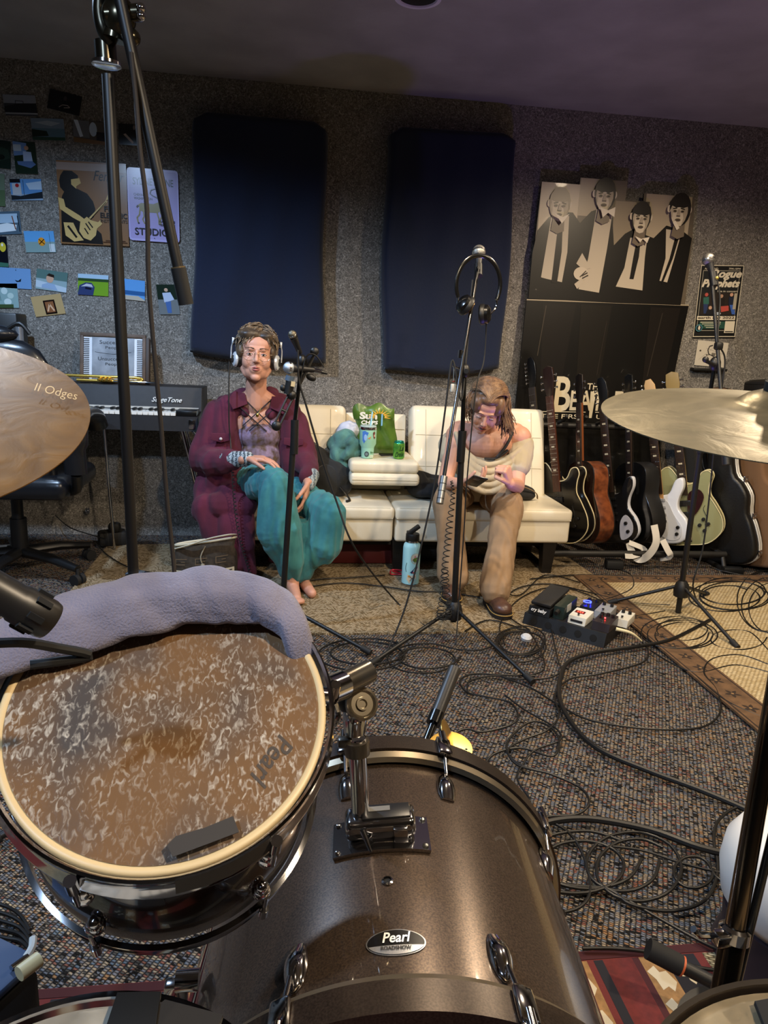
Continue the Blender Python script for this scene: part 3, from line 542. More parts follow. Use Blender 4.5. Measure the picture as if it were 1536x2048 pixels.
for x, y in ((-.38, 3.78), (-.38, 4.12), (.60, 3.78), (.60, 4.12), (1.46, 3.76), (1.46, 4.12)):
    b = MB(BW); b.rings([[V((x+s1*w, y+s2*w, z)) for s1, s2 in ((-1, -1), (1, -1), (1, 1), (-1, 1))] for z, w in ((.009, .026), (.2, .040))]); b.build('leg', t)
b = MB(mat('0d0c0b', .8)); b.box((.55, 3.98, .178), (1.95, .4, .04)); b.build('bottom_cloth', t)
b = MB(mat('5a1716', .6, bump=(30, .2))); b.box((.30, 4.03, .07), (.85, .28, .115), bev=.006); b.build('storage_box', None, 'dark red flat box stored under the white sofa', 'box')
b = MB(mat('0e0e10', .7, bump=(30, .3))); b.ell((.80, 3.98, .10), (.20, .13, .09)); b.ell((.66, 3.93, .08), (.08, .10, .07)); b.build('dark_bag', None, 'black soft bag pushed under the sofa behind the water bottle', 'bag')
# ---- things on the sofa
dn = mat('141619', .85, bump=(60, .4, .003), sheen=.1)
def lumpy(amp, sc, seed): return lambda a, n: a+n*(amp*vnoise(a, sc, seed))[:, None]
t = thing('backpack', 'black backpack leaning on the sofa between the maroon coat and the console', 'backpack', (.20, 3.95, .39))
blob('main_compartment', [('c', (.10, 4.07, .56), (.24, 3.93, .50), .12, .10), ('c', (.04, 4.12, .66), (.20, 3.95, .46), .085, .075), ('e', (.27, 3.93, .455), (.075, .09, .06))], .01, 5, dn, t, lumpy(.006, 28, 3))
blob('front_pocket', [('e', (.20, 3.87, .50), (.075, .05, .09), rot(y=-30))], .008, 3, dn, t, lumpy(.003, 40, 4))
MB(BLK).tube([(.27, 3.84, .47), (.305, 3.82, .43), (.32, 3.79, .405), (.30, 3.765, .402)], .010, None, 8, flat=.35, k=4).tube([(-.0, 4.03, .73), (.03, 4.0, .77), (.09, 3.98, .73)], .006, None, 8, k=4).build('strap', t)
MB(mat('55585c', .5)).tube([(.045, 4.0, .70), (.10, 3.97, .705), (.135, 3.95, .69)], .0025, None, 6, k=4).build('zipper', t)
blob('knit_bundle', [('e', (.30, 4.0, .70), (.075, .07, .07)), ('e', (.265, 3.97, .62), (.06, .05, .06)), ('e', (.35, 3.96, .655), (.06, .05, .06)), ('e', (.25, 4.02, .68), (.05, .05, .045)), ('c', (.24, 3.98, .66), (.33, 3.93, .71), .025, .028), ('c', (.29, 3.92, .62), (.36, 3.92, .70), .02, .025), ('e', (.285, 3.94, .555), (.035, .04, .045))], .006, 3, mat('4d7b74', .9, noi=(14, .2), bump=(120, .5, .003), sheen=.2), None, lumpy(.007, 45, 8), label='crumpled teal fabric bundle beside the green tumbler', cat='clothing')
blob('white_cloth', [('e', (.335, 4.08, .755), (.07, .05, .055)), ('e', (.30, 4.09, .735), (.05, .05, .04))], .007, 3, mat('c9ccda', .9), None, lumpy(.006, 40, 9), label='crumpled white cloth behind the teal bundle', cat='clothing')
# chip bag
t = thing('chip_bag', 'crumpled green snack bag standing behind the tumbler', 'snack bag', (.47, 4.05, .62))
GB = mat('5f7f2e', .3, noi=(9, '3c5a20'), coat=.3); b = MB(GB); nu, nv = 22, 26; vv = []
for s in (1, -1):
    for j in range(nv+1):
        for i in range(nu+1):
            u, v = i/nu*2-1, j/nv; w = .115*(1+.05*sin(9*v)); th = .030*max(0, 1-u*u)**.6*max(0, min(1, (1-abs(2*v-1))*3))**.7
            vv.append((.475+u*w+.014*sin(5*v), 4.055-s*th*(1+.3*sin(7*u+9*v))-.04*max(0, v-.75), .625+.285*v-.015*(u*u)*(v > .7)+.012*sin(6*u)*(v > .8)))
S = (nu+1)*(nv+1); ff = []
for j in range(nv):
    for i in range(nu): a = j*(nu+1)+i; ff += [(a, a+1, a+nu+2, a+nu+1), (S+a, S+a+nu+1, S+a+nu+2, S+a+1)]
b.add(vv, ff); bg = b.build('bag_body', t, ang=30)
p0 = V((.378, 4.004, .828)); b = MB(mat('f0efe6', .4)); b.text('Sun', p0, (.10, 0, 0), (0, -.005, .042), None, 0, .05); b.text('CHIPS', p0+V((.01, 0, -.028)), (.095, 0, 0), (0, 0, .022), None, .1, .04)
b.build('lettering', bg)
b = MB(mat('d9a52e', .4))
for a in range(11): an = radians(-10+a*20); c_ = V((.49, 4.0, .845)); b.tube([c_+V((cos(an)*.03, 0, sin(an)*.02)), c_+V((cos(an)*.065, -.004, sin(an)*.045))], lambda q: .0045*(1-q)+.0008, None, 6)
b.build('sun_print', bg)
MB(mat('7fb8dc', .4)).box((.505, 4.0, .83), (.008, .004, .07)).build('seal_tape', bg)
# tumbler
t = thing('tumbler', 'mint green insulated tumbler with stickers on the sofa console', 'tumbler', (.418, 3.89, .627)); MG = mat('9ed3bd', .35); p = V((.418, 3.89, .627))
b = MB(MG); b.lathe([(.030, 0), (.0335, .004), (.036, .055), (.037, .062), (.046, .080), (.0465, .15), (.0468, .158)], p, (0, 0, 1), n=40); bd = b.build('cup_body', t)
MB(CHR).lathe([(.0462, .158), (.0475, .160), (.0475, .172), (.0455, .174)], p, (0, 0, 1), n=40).build('steel_rim', t)
MB(mat('cfe9e4', .15, alpha=.6)).lathe([(.045, .172), (.044, .181), (.0001, .182)], p, (0, 0, 1), n=40).build('clear_lid', t)
MB(mat('9fd8ea', .3)).cyl(p+V((.012, .0, .17)), p+V((.02, .01, .255)), .004).build('straw', t)
def decal(b, cx, cz, pts, R, m, off=.0012, c0=p):
    b.poly([c0+V((R(cz+z)*sin((cx+x)/R(cz+z))*1.0, -R(cz+z)*cos((cx+x)/R(cz+z)), cz+z))+V((sin((cx+x)/R(cz+z)), -cos((cx+x)/R(cz+z)), 0))*off for x, z in pts], m)
circ_ = lambda rx, rz, n=20: [(rx*cos(2*pi*i/n), rz*sin(2*pi*i/n)) for i in range(n)]
Rt = lambda z: .0462 if z > .08 else .0355
b = MB(); SL = [0]
def cut(lbl=None):
    global b
    b.build('sticker', bd, lbl); b = MB()
decal(b, -.022, .120, [(x, z) for x, z in ((-.016, .03), (0, .035), (.02, .025), (.012, .005), (.01, -.01), (-.004, -.035), (-.014, -.02))], Rt, mat('4b7fcf', .4))
decal(b, -.018, .118, circ_(.009, .018), Rt, mat('9cc0ee', .4), .0016); decal(b, .002, .118, ((-.008, -.004), (.010, .008), (.004, -.008)), Rt, mat('c48a4a', .4), .002); cut('blue swirl sticker')
decal(b, .032, .125, ((-.010, .02), (.002, .028), (.008, .018), (.002, .004), (.010, -.008), (.0, -.016), (-.006, -.004)), Rt, mat('6d3f3a', .4)); decal(b, .032, .128, circ_(.004, .007), Rt, mat('d9a59a', .4), .0018); cut('maroon figure sticker')
decal(b, -.008, .026, circ_(.013, .015), Rt, mat('3f4a4c', .4)); decal(b, -.008, .026, circ_(.008, .009), Rt, mat('6f8082', .4), .0018); cut('dark round sticker')
b.text('Boo', p+V((.012, -.0362, .030)), (.018, .010, 0), (0, 0, .012), mat('3a6b3a', .4), .2, .02); cut(); b.text('CO', p+V((.010, -.0362, .006)), (.020, .010, 0), (0, 0, .014), mat('e8e6d6', .4), 0, .05)
cut()
# can
t = thing('drink_can', 'short green soda can standing on the right of the sofa console', 'can', (.594, 3.89, .627)); p = V((.594, 3.89, .627))
b = MB(mat('4a9a3a', .25, .5, noi=(30, '7fb64a'))); b.lathe([(.024, 0), (.031, .006), (.0325, .012), (.0325, .080), (.030, .088)], p, (0, 0, 1), n=36); bd = b.build('can_body', t)
MB(mat('1f9a80', .2, .8)).lathe([(.030, .088), (.026, .096), (.0265, .099), (.025, .099), (.024, .096), (.0001, .096)], p, (0, 0, 1), n=36).build('can_top', t)
b = MB(mat('153a1c', .4)); b.text('La', p+V((-.002, -.0335, .046)), (.024, .004, .004), (0, 0, .028), None, .35, .02); b.text('Croix', p+V((-.026, -.0335, .012)), (.052, .0, .006), (0, 0, .028), None, .35, .02); b.build('lettering', bd)
MB(BLK).box((.55, 3.99, .632), (.10, .06, .010), bev=.003, R=rot(z=8)).build('phone', None, 'black phone lying flat on the console behind the green can', 'phone')
# black jacket right of console, dark clothing behind the second person
blob('jacket', [('e', (.78, 3.92, .45), (.12, .13, .055)), ('e', (.86, 3.88, .43), (.12, .12, .045)), ('c', (.72, 3.9, .52), (.80, 3.86, .42), .04, .035), ('c', (.74, 4.05, .48), (.95, 4.0, .45), .05, .05)], .008, 4, mat('121214', .9, bump=(60, .4)), None, lumpy(.012, 26, 5), label='crumpled black jacket on the seat right of the console', cat='jacket')
t = thing('shoulder_bag', 'dark bag with tan edging lying behind the person in beige', 'bag', (1.33, 3.93, .395))
blob('bag_body', [('e', (1.32, 3.93, .435), (.10, .10, .045)), ('e', (1.26, 3.98, .46), (.08, .08, .05))], .008, 4, mat('202022', .8), t, lumpy(.008, 30, 6))
MB(mat('8d7a5c', .7)).tube([(1.24, 3.86, .50), (1.33, 3.84, .485), (1.40, 3.86, .45), (1.425, 3.9, .41)], .007, None, 8, flat=.4, k=4).build('edging', t)
# water bottle on the rug
p = F(820, 1168, .009); p = V((p.x, p.y, .009)); t = thing('water_bottle', 'pale aqua steel water bottle with stickers standing on the rug', 'water bottle', p)
AQ = mat('a8dbe0', .35); b = MB(AQ); b.lathe([(.038, 0), (.046, .001), (.0465, .012), (.0465, .205), (.043, .222), (.034, .232), (.033, .238)], p, (0, 0, 1), n=40); bd = b.build('bottle_body', t)
MB(CHR).lathe([(.0466, .001), (.0475, .002), (.0475, .010), (.0466, .012)], p, (0, 0, 1), n=40).lathe([(.033, .234), (.0355, .236), (.0355, .243), (.033, .245)], p, (0, 0, 1), n=40).build('steel_rings', t)
lid = MB(BLK).lathe([(.0345, .243), (.036, .245), (.036, .275), (.034, .28), (.0001, .28)], p, (0, 0, 1), n=32).build('lid', t)
MB(BLK).box(p+V((.006, 0, .300)), (.070, .030, .022), bev=.006, R=rot(y=-38)).box(p+V((-.022, 0, .283)), (.02, .028, .02), bev=.004).build('spout', lid)
Rb = lambda z: .0466; b = MB()
def dc(cx, cz, pts, m, off=.0012): decal(b, cx, cz, pts, Rb, m, off, p)
dc(.014, .155, circ_(.026, .030), mat('b9c3b8', .4)); dc(.014, .158, circ_(.020, .022), mat('d8d2c0', .4), .0016); dc(.018, .148, circ_(.018, .013), mat('5d7a35', .4), .002); dc(.012, .165, circ_(.006, .006), mat('c98a8a', .4), .0022); cut('round scene sticker')
dc(.010, .095, ((-.03, -.012), (-.022, -.016), (-.006, .0), (.004, .014), (.012, .022), (.024, .010), (.016, .004), (.004, -.010), (-.012, -.022)), mat('2c3560', .4)); dc(.016, .092, ((-.006, .0), (.016, .018), (.024, -.004), (.004, -.012)), mat('d7d9e0', .4), .0018); dc(.004, .078, ((-.006, 0), (.018, .012), (.008, -.006)), mat('b54848', .4), .002); cut('navy and white sticker')
dc(-.002, .045, ((-.026, -.004), (-.022, .024), (-.010, .014), (.010, .02), (.024, .024), (.026, -.004), (.012, -.026), (-.012, -.026)), mat('d9cdb4', .4)); 
for s in (-1, 1): b.tube([p+V((-.012*s, -.0478, .034)), p+V((.010*s, -.0478, .056))], .0012, mat('2a1f18', .5), 5); dc(-.002+.013*s, .058, circ_(.006, .006), mat('c98a3a', .4), .002)
cut('cream shield sticker with crossed marks'); b.tube([p+V((-.030, -.037, .13)), p+V((-.034, -.033, .10)), p+V((-.030, -.037, .08))], .0012, mat('1f2a30', .5), 5, k=3)
cut()
# red carabiner clip and its braided lead
b = MB(mat('b01c2c', .35, .3)); c_ = F(793, 1147, .02)
for k in (-1, 1): b.tube([c_+V((-.035, 0, .0)), c_+V((-.03, 0, .012*k+.008)), c_+V((0, 0, .013*k+.008)), c_+V((.03, -.005, .010*k+.008)), c_+V((.04, -.005, .004))], .004, None, 8, k=3)
b.box(c_+V((0, 0, .008)), (.05, .008, .008), R=rot(y=15)); b.build('hair_clip', None, 'red plastic clip lying beside the aqua bottle', 'clip')
# woven tote bag
t = thing('woven_bag', 'brown and cream woven tote bag with tassel at the left end of the sofa', 'tote bag', (-.43, 3.52, .009))
BR = mat('3f352a', .9, noi=(60, .25), bump=(220, .4, .002)); CRM = mat('d8cdb2', .9); b = MB(BR)
def ring(z, w, d, yo=0, k=28): return [V((-.43+w*cos(2*pi*i/k)*(1+.05*cos(6*pi*i/k)), 3.55+yo+d*sin(2*pi*i/k), z+.02*cos(2*pi*i/k+.3)*(z/.2))) for i in range(k)]
b.rings([ring(.012, .13, .06), ring(.03, .155, .075), ring(.12, .165, .075), ring(.20, .155, .06), ring(.235, .150, .045), ring(.225, .142, .036), ring(.10, .14, .05)], None, True); b.build('bag_body', t)
b = MB(CRM); rr = ring(.236, .152, .048); b.tube(rr, .006, CRM, 8, closed=True); y = lambda x, z: 3.55-.078*sqrt(max(.02, 1-((x+.43)/.172)**2))-.002
def strp(x0, x1, z0, z1, m=CRM, o=0):
    n = 12; up = [V((x0+(x1-x0)*i/n, y(x0+(x1-x0)*i/n, z1)-o, z1+.02*(x0+(x1-x0)*i/n+.43)/.16*(z1/.2))) for i in range(n+1)]; lo = [V((q.x, q.y, q.z-(z1-z0))) for q in up]
    b.add(up+lo, [(i, i+1, n+2+i, n+1+i) for i in range(n)], m)
DKB = mat('14110e', .9); BRL = mat('6d5a44', .9)
strp(-.58, -.28, .018, .105); 
for i in range(3): strp(-.57, -.44, .026+i*.026, .036+i*.026, DKB, .001)
for i in range(2):
    z = .025+i*.04; strp(-.42, -.29, z+.026, z+.031, DKB, .001); strp(-.42, -.41, z, z+.026, DKB, .001); strp(-.42, -.31, z, z+.005, DKB, .001); strp(-.315, -.305, z, z+.018, DKB, .001); strp(-.39, -.31, z+.013, z+.018, DKB, .001)
for x in (-.54, -.44, -.34): strp(x-.03, x+.03, .165, .170, BRL, .001); strp(x-.03, x-.025, .135, .17, BRL, .001); strp(x-.03, x+.02, .135, .140, BRL, .001); strp(x+.0, x+.02, .15, .155, BRL, .001)
b.build('woven_pattern', t)
b = MB(mat('9d9078', .9)); random.seed(5)
for i in range(16): a = random.uniform(-.05, .05); b.tube([(-.43, 3.455, .13), (-.43+a*.5, 3.44, .09), (-.43+a, 3.435, .045+random.uniform(0, .02))], .0016, None, 5, k=3)
b.ell((-.43, 3.458, .135), .010); b.tube([(-.43, 3.458, .135), (-.44, 3.46, .18), (-.42, 3.49, .225)], .003, None, 6, k=3); b.build('tassel', t)
MB(CRM).tube([(-.57, 3.53, .20), (-.50, 3.47, .235), (-.40, 3.47, .27), (-.31, 3.49, .285), (-.28, 3.55, .27)], .011, None, 8, flat=.4, k=4).build('strap', t)
# ================================================================ electric piano on chrome legs
t = thing('electric_piano', 'black electric piano on chrome legs against the left wall', 'piano', (-1.2, 4.2, 0)); KX0, KX1 = -1.95, -.505
TOL = mat('1b1c20', .55, noi=(40, .15), bump=(300, .2, .001)); b = MB(TOL)
b.prism([(3.97, .735), (4.40, .735), (4.40, .958), (4.17, .958), (4.135, .83), (3.97, .815)], (KX0, 0, 0), (0, 1, 0), (0, 0, 1), KX1-KX0, None, bev=.006); b.build('case', t)
b = MB(mat('e6e3da', .3)); ky = mat('0c0c0c', .3); n = 44; kw = (KX1-.12-KX0-.05)/n
for i in range(n): b.box((KX0+.05+kw*(i+.5), 4.032, .826), (kw-.0015, .115, .018), bev=.0015, seg=1)
b.build('white_keys', t, kind='stuff')
b = MB(ky)
for i in range(n-1):
    if i % 7 in (0, 1, 3, 4, 5): b.box((KX0+.05+kw*(i+1), 4.062, .842), (kw*.55, .06, .012), bev=.0015, seg=1)
b.build('black_keys', t, kind='stuff')
MB(mat('c9c6bd', .4)).box(((KX0+KX1)/2, 4.108, .845), (KX1-KX0-.03, .004, .012)).build('name_rail_strip', t)
MB(ky).box((KX1-.065, 4.04, .832), (.11, .13, .03), bev=.004).build('cheek_block', t)
q = W(305, 806, 4.16); b = MB(mat('dcdad2', .3)); b.text('StageTone', (q.x, 4.134-.001, .868), (.165, 0, 0), (0, .010, .034), None, .4, .01); b.build('name_script', t)
MB(CHR).box((-.54, 3.968, .775), (.035, .006, .05), bev=.002).build('corner_bracket', t)
for p0, p1, r in (((-.60, 4.02, .735), (-.455, 4.12, .012), .011), ((-.575, 4.02, .735), (-.46, 4.12, .10), .006), ((-.545, 4.02, .73), (-.36, 4.33, .42), .005), ((-1.02, 4.05, .735), (-1.02, 4.15, .012), .008), ((-1.8, 4.05, .735), (-1.8, 4.15, .012), .012)):
    b = MB(CHR); b.cyl(p0, p1, r); o = b.build('leg', t)
MB(RUB).cyl((-.453, 4.122, .0085), (-.457, 4.119, .03), .015).build('rubber_foot', t)
t = thing('trumpet', 'brass trumpet lying on top of the piano before the frame', 'trumpet', (-1.05, 4.24, .96)); BRS = mat('f0c860', .25, .9); z = .985
b = MB(BRS); b.tube([(-.88, 4.22, z+.014), (-1.35, 4.22, z+.014)], .0085, None, 10); b.tube([(-.90, 4.23, z+.012), (-.855, 4.235, z+.010), (-.85, 4.235, z-.005), (-.90, 4.23, z-.010), (-1.2, 4.23, z-.010)], .0085, None, 10, k=4)
b.lathe([(.006, 0), (.007, .12), (.013, .19), (.03, .24), (.058, .262), (.06, .264)], (-1.25, 4.225, z+.012), (-1, 0, 0), n=28); b.build('brass_tubing', t)
MB(CHR).lathe([(.013, 0), (.010, .012), (.005, .03), (.005, .085)], (-.745, 4.22, z-.010), (-1, 0, 0), n=18).tube([(-.82, 4.22, z-.010), (-1.0, 4.22, z-.010)], .0045, None, 10).build('mouthpiece', t)
for i in range(3): MB(BRS).cyl((-1.02-.024*i, 4.19, z+.0), (-1.02-.024*i, 4.27, z+.0), .011).cyl((-1.02-.024*i, 4.18, z), (-1.02-.024*i, 4.16, z), .006).build('valve', t)
# framed sign
t = thing('framed_sign', 'wood-framed sign about successful people leaning on the wall above the piano', 'picture frame', (-1.02, 4.32, .958)); R_ = rot(x=-12); O = V((-1.02, 4.295, .958)); WD = mat('5a4636', .6, noi=(12, .3))
fr = lambda x, z, d=0: O+R_ @ V((x, -d, z))
b = MB(WD)
for c_, s_ in (((0, .010), (.36, .03, .020)), ((0, .272), (.36, .03, .020)), ((-.171, .141), (.018, .03, .25)), ((.171, .141), (.018, .03, .25))): b.box(fr(*c_), s_, bev=.002, R=R_)
b.build('frame', t); b = MB(mat('d8dce2', .4)); b.box(fr(0, .141), (.33, .008, .25), R=R_)
for i in range(22):
    z = .025+i*.0106
    for s in (-1, 1): b.box(fr(s*.146, z, .0055), (.030, .002, .005), mat('22242a', .4), R=R_)
b.box(fr(0, .141, .0055), (.232, .002, .245), mat('9aa0a8', .4, noi=(9, '6a7078')), R=R_); k = mat('1c1e24', .5)
for s, z, w, h in (('Successful', .222, .15, .020), ('People', .190, .085, .020), ('Unsuccessful', .128, .165, .020), ('People', .096, .085, .020)): b.text(s, fr(-w/2, z, .008), (w, 0, 0), R_ @ V((0, 0, h)), k, 0, .005)
b.tube([fr(-.10, .175, .007), fr(0, .165, .007), fr(.10, .18, .007)], .0012, k, 5, k=3); b.build('printed_sheet', t)
MB(mat('3a2c22', .6)).box(fr(.19, .135, -.012), (.02, .05, .26), bev=.002, R=R_).build('side_depth', t)
# ================================================================ office chair
t = thing('office_chair', 'black leather office chair turned to the piano at left', 'office chair', (-1.38, 3.72, 0)); LE = mat('15171b', .28, bump=(60, .15, .002), coat=.25); PL = mat('0c0c0d', .4)
b = MB(LE); b.rings([[V((-1.42+w*cos(a)*(1 if abs(cos(a)) < .9 else .97), 3.50+o+d*sin(a), z)) for a in [2*pi*i/28 for i in range(28)]] for z, w, d, o in ((.46, .26, .05, .07), (.54, .31, .07, .05), (.75, .32, .075, .02), (.95, .34, .075, 0), (1.08, .33, .075, -.02), (1.15, .29, .065, -.03), (1.19, .22, .045, -.03), (1.20, .1, .02, -.03))]); b.build('backrest', t, ang=60)
MB(LE).ell((-1.46, 3.46, 1.215), (.24, .075, .055), nu=28).build('headrest', t, ang=60)
MB(BLK).tube([(-1.26, 3.45, 1.24), (-1.21, 3.45, 1.265), (-1.17, 3.45, 1.22)], .009, None, 8, k=4).build('headrest_bracket', t)
b = MB(LE); cushion(b, -1.72, -1.05, 3.44, 4.0, .45, .56, .045, LE); b.build('seat', t, ang=60)
for s, x in ((1, -.99), (-1, -1.80)):
    b = MB(LE); b.tube([(x, 3.40, .60), (x, 3.385, .74), (x, 3.40, .84), (x, 3.50, .865), (x, 3.70, .84), (x, 3.78, .78)], [.035]*5+[.045]*10+[.04]*12, None, 12, flat=1.5, k=5); b.tube([(x, 3.40, .60), (x-.04*s, 3.52, .50), (x-.14*s, 3.58, .475)], .026, PL, 10, k=5); b.build('armrest', t, ang=60)
MB(PL).cyl((-1.38, 3.72, .46), (-1.38, 3.72, .12), .028).cyl((-1.38, 3.72, .30), (-1.38, 3.72, .12), .04).box((-1.38, 3.72, .45), (.25, .25, .035), bev=.01).build('gas_column', t)
for i in range(5):
    a = radians(-28+72*i); d = V((cos(a), sin(a), 0)); c_ = V((-1.38, 3.72, 0)); e = c_+d*.37
    b = MB(PL); b.tube([c_+V((0, 0, .125)), c_+d*.2+V((0, 0, .115)), e+V((0, 0, .085))], [.036, .03, .022], None, 10, flat=.8); b.build('base_arm', t)
    b = MB(RUB); q = V((-d.y, d.x, 0)); b.cyl(e+q*.028+V((0, 0, .030)), e+q*.006+V((0, 0, .030)), .029).cyl(e-q*.028+V((0, 0, .030)), e-q*.006+V((0, 0, .030)), .029).cyl(e+V((0, 0, .03)), e+V((0, 0, .085)), .010); b.build('caster', t)
# small monitor on a stand at the far left, only its corner in view
t = thing('desk_speaker', 'black desk speaker with silver foot at the far left edge', 'speaker', (-1.50, 4.2, .958)); MB(BLK).box((-1.63, 4.26, 1.14), (.30, .16, .36), bev=.01).build('cabinet', t); MB(mat('b8bcc2', .3, .8)).cyl((-1.46, 4.15, .958), (-1.46, 4.15, 1.25), .020).build('stand_foot', t)
# outlet and power things under the piano
t = thing('wall_outlet_knob', 'round brass and steel doorknob-like fitting low on the wall under the piano', 'knob', (-1.02, 4.44, .33)); q = W(175, 1022, 4.47)
MB(CHR).ell(q, (.016, .016, .016)).ell(q+V((-.006, 0, .016)), .006).ell(q+V((.008, 0, .016)), .006).cyl(q, q+V((0, .03, 0)), .006).build('knob_body', t)
b = MB(RUB); q = F(225, 1075, .05); b.box(q, (.16, .10, .09), bev=.02, R=rot(z=20)); b.box(q+V((.02, -.02, .07)), (.07, .06, .06), bev=.02); b.build('pedal_unit', None, 'black piano pedal unit on the floor behind the chair', 'pedal')
b = MB(mat('b9c2cc', .5)); q = F(15, 1100, .02); b.box(q, (.20, .14, .025), bev=.004, R=rot(z=12)); b.build('paper_stack', None, 'white papers on the floor at the far left', 'papers')
# ================================================================ guitars
def mirror(h): return h+[(-x, z) for x, z in h[::-1] if abs(x) > 1e-6]
AC = [(0, 0), (.11, .006), (.185, .07), (.198, .15), (.165, .24), (.138, .30), (.148, .38), (.135, .45), (.07, .488), (0, .492)]
ACC = mirror(AC); CUT = [(0, 0), (.11, .006), (.19, .07), (.203, .15), (.17, .24), (.142, .30), (.15, .36), (.17, .41), (.155, .445), (.115, .44), (.085, .395), (.05, .375), (0, .385)]+[(-x, z) for x, z in AC[::-1] if x > .001]
STR = [(0, 0), (.10, .004), (.158, .06), (.15, .14), (.108, .21), (.115, .27), (.15, .34), (.148, .395), (.105, .385), (.065, .315), (.03, .30), (-.03, .30), (-.06, .335), (-.09, .415), (-.13, .43), (-.15, .375), (-.122, .28), (-.112, .21), (-.16, .13), (-.162, .06), (-.1, .004)]
def GX(loc, yaw, lean, back=0): return Matrix.Translation(V(loc)) @ rot(z=yaw).to_4x4() @ rot(y=-lean).to_4x4() @ rot(x=-back).to_4x4()
def guitar(label, loc, yaw, lean, kind, front, side, bind=None, L=1.03, guard=None, knobs=None, headc='15110f', fb='2a1c14', mark='cfc4a8', cat='guitar', neckc=None, group=None, scale=1, back=0, pick=None):
    X = GX(loc, yaw, lean, back); t = thing('guitar' if cat == 'guitar' else 'bass_guitar', label, cat, loc, group)
    out = {'ac': ACC, 'cut': CUT, 'str': STR}[kind]; out = [(p.x, p.y) for p in smooth_path([(x*scale, z*scale, 0) for x, z in out], 4, True)]
    dp = {'ac': .10, 'cut': .065, 'str': .043}[kind]
    sm = side if isinstance(side, bpy.types.Material) else mat(side, .25, coat=.3); fm = front if isinstance(front, bpy.types.Material) else mat(front, .2, coat=.4)
    b = MB(X=X); b.prism(out[::-1], (0, dp/2, 0), (1, 0, 0), (0, 0, 1), dp, fm, bev=.004 if kind != 'str' else .012, msides=sm) if False else b.prism(out, (0, dp/2, 0), (1, 0, 0), (0, 0, 1), dp, fm, bev=.003 if kind != 'str' else .010, msides=sm)
    b.build('body', t, ang=40)
    if bind:
        b = MB(mat(bind, .4), X)
        for yy in (-dp/2, dp/2): b.tube([(x, yy, z) for x, z in out], .0032, None, 6, closed=True)
        b.build('binding', t)
    f = -dp/2-.002; top = max(z for x, z in out if abs(x) < .03*scale); nut = L-.175; mid = .17*scale
    b = MB(mat(neckc or side if not isinstance(side, bpy.types.Material) else (neckc or '6b3a1e'), .3), X); b.rings([[V((w*cos(a), f+.002+(.022 if kind != 'ac' else .024)*max(0, sin(a))-.001, z)) for a in [2*pi*i/14 for i in range(14)]] for z, w in ((top-.05, .028), (nut, .022))]); nk = b.build('neck', t)
    b = MB(mat(fb, .4), X); b.box((0, f-.0035, (mid+.14+nut)/2), (.052, .006, nut-mid-.14), bev=.001)
    for i in range(16): z = nut-(nut-mid*.6)*(1-2**(-(i+1)/12)); b.box((0, f-.007, z), (.050, .0012, .0014), CHR)
    for i in (3, 5, 7, 9, 12, 15): z = nut-(nut-mid*.6)*(1-2**(-(i-.5)/12)); b.box((0, f-.0068, z), (.022 if mark != 'dot' else .007, .0010, .010), mat('cfc4a8', .4))
    b.build('fretboard', t)
    b = MB(mat(headc, .3, coat=.3), X)
    hp = [(-.022, 0), (.022, 0), (.030, .04), (.040, .10), (.036, .165), (0, .178), (-.034, .165), (-.040, .10), (-.030, .04)] if kind != 'str' else [(-.022, 0), (.022, 0), (.034, .04), (.040, .09), (.034, .15), (.012, .185), (-.018, .18), (-.028, .15), (-.022, .05)]
    b.prism(hp, (0, f+.012, nut), (1, 0, 0), (0, 0, 1), .014, None, bev=.002); hd = b.build('headstock', t)
    for i in range(6):
        if kind != 'str': s = 1 if i < 3 else -1; z = nut+.045+(i % 3)*.038; x = s*.040
        else: s = -1; z = nut+.03+i*.024; x = -.03
        MB(CHR, X).cyl((x, f+.004, z), (x+s*.012, f+.004, z), .003).ell((x+s*.018, f+.004, z), (.006, .004, .008)).build('tuning_peg', hd)
    b = MB(CHR, X)
    for i in range(6): x = -.0175+.007*i; b.tube([(x*1.35, f-.013, mid-.02), (x, f-.010, nut)], .0006, None, 4)
    b.build('strings', t)
    b = MB(BLK if kind == 'ac' else CHR, X); b.box((0, f-.006, mid-.03), (.075 if kind != 'ac' else .11, .010, .014), bev=.002)
    if kind == 'cut': b.box((0, f-.004, .05), (.05, .006, .06), bev=.002)
    b.build('bridge', t)
    if kind == 'ac': MB(mat('060505', .8), X).lathe([(.048, 0), (.0001, .0005)], (0, f+.001, .30*scale), (0, -1, 0), n=28).build('sound_hole', t)
    else:
        for z in ((mid+.02, mid+.09) if kind == 'cut' else (mid+.01, mid+.055, mid+.10)): MB(mat(pick or '1a1a1a', .3), X).box((0, f-.005, z), (.075, .010, .034 if kind == 'cut' else .018), bev=.003).build('pickup', t)
    if kind == 'cut':
        for s in (-1, 1): MB(mat('060505', .8), X).tube([(s*.115, f+.0016, .24), (s*.105, f+.0016, .215), (s*.118, f+.0016, .17), (s*.105, f+.0016, .125), (s*.118, f+.0016, .11)], .005, None, 6, k=4, flat=.2).build('f_hole', t)
    if guard: gm, gp = guard; MB(mat(gm, .25, coat=.3), X).prism([(p.x, p.y) for p in smooth_path([(x, z, 0) for x, z in gp], 4, True)], (0, f+.001 if kind == 'str' else f-.004, 0), (1, 0, 0), (0, 0, 1), .004).build('pickguard', t)
    for x, z in (knobs or []): MB(BLK if (knobs and kind != 'str') else mat('1a1a1a', .3), X).lathe([(.011, 0), (.010, .012), (.0001, .013)], (x, f, z), (0, -1, 0), n=18).build('knob', t)
    return t, X
gx = lambda px, py=1070, Y=3.95: W(px, py, Y)
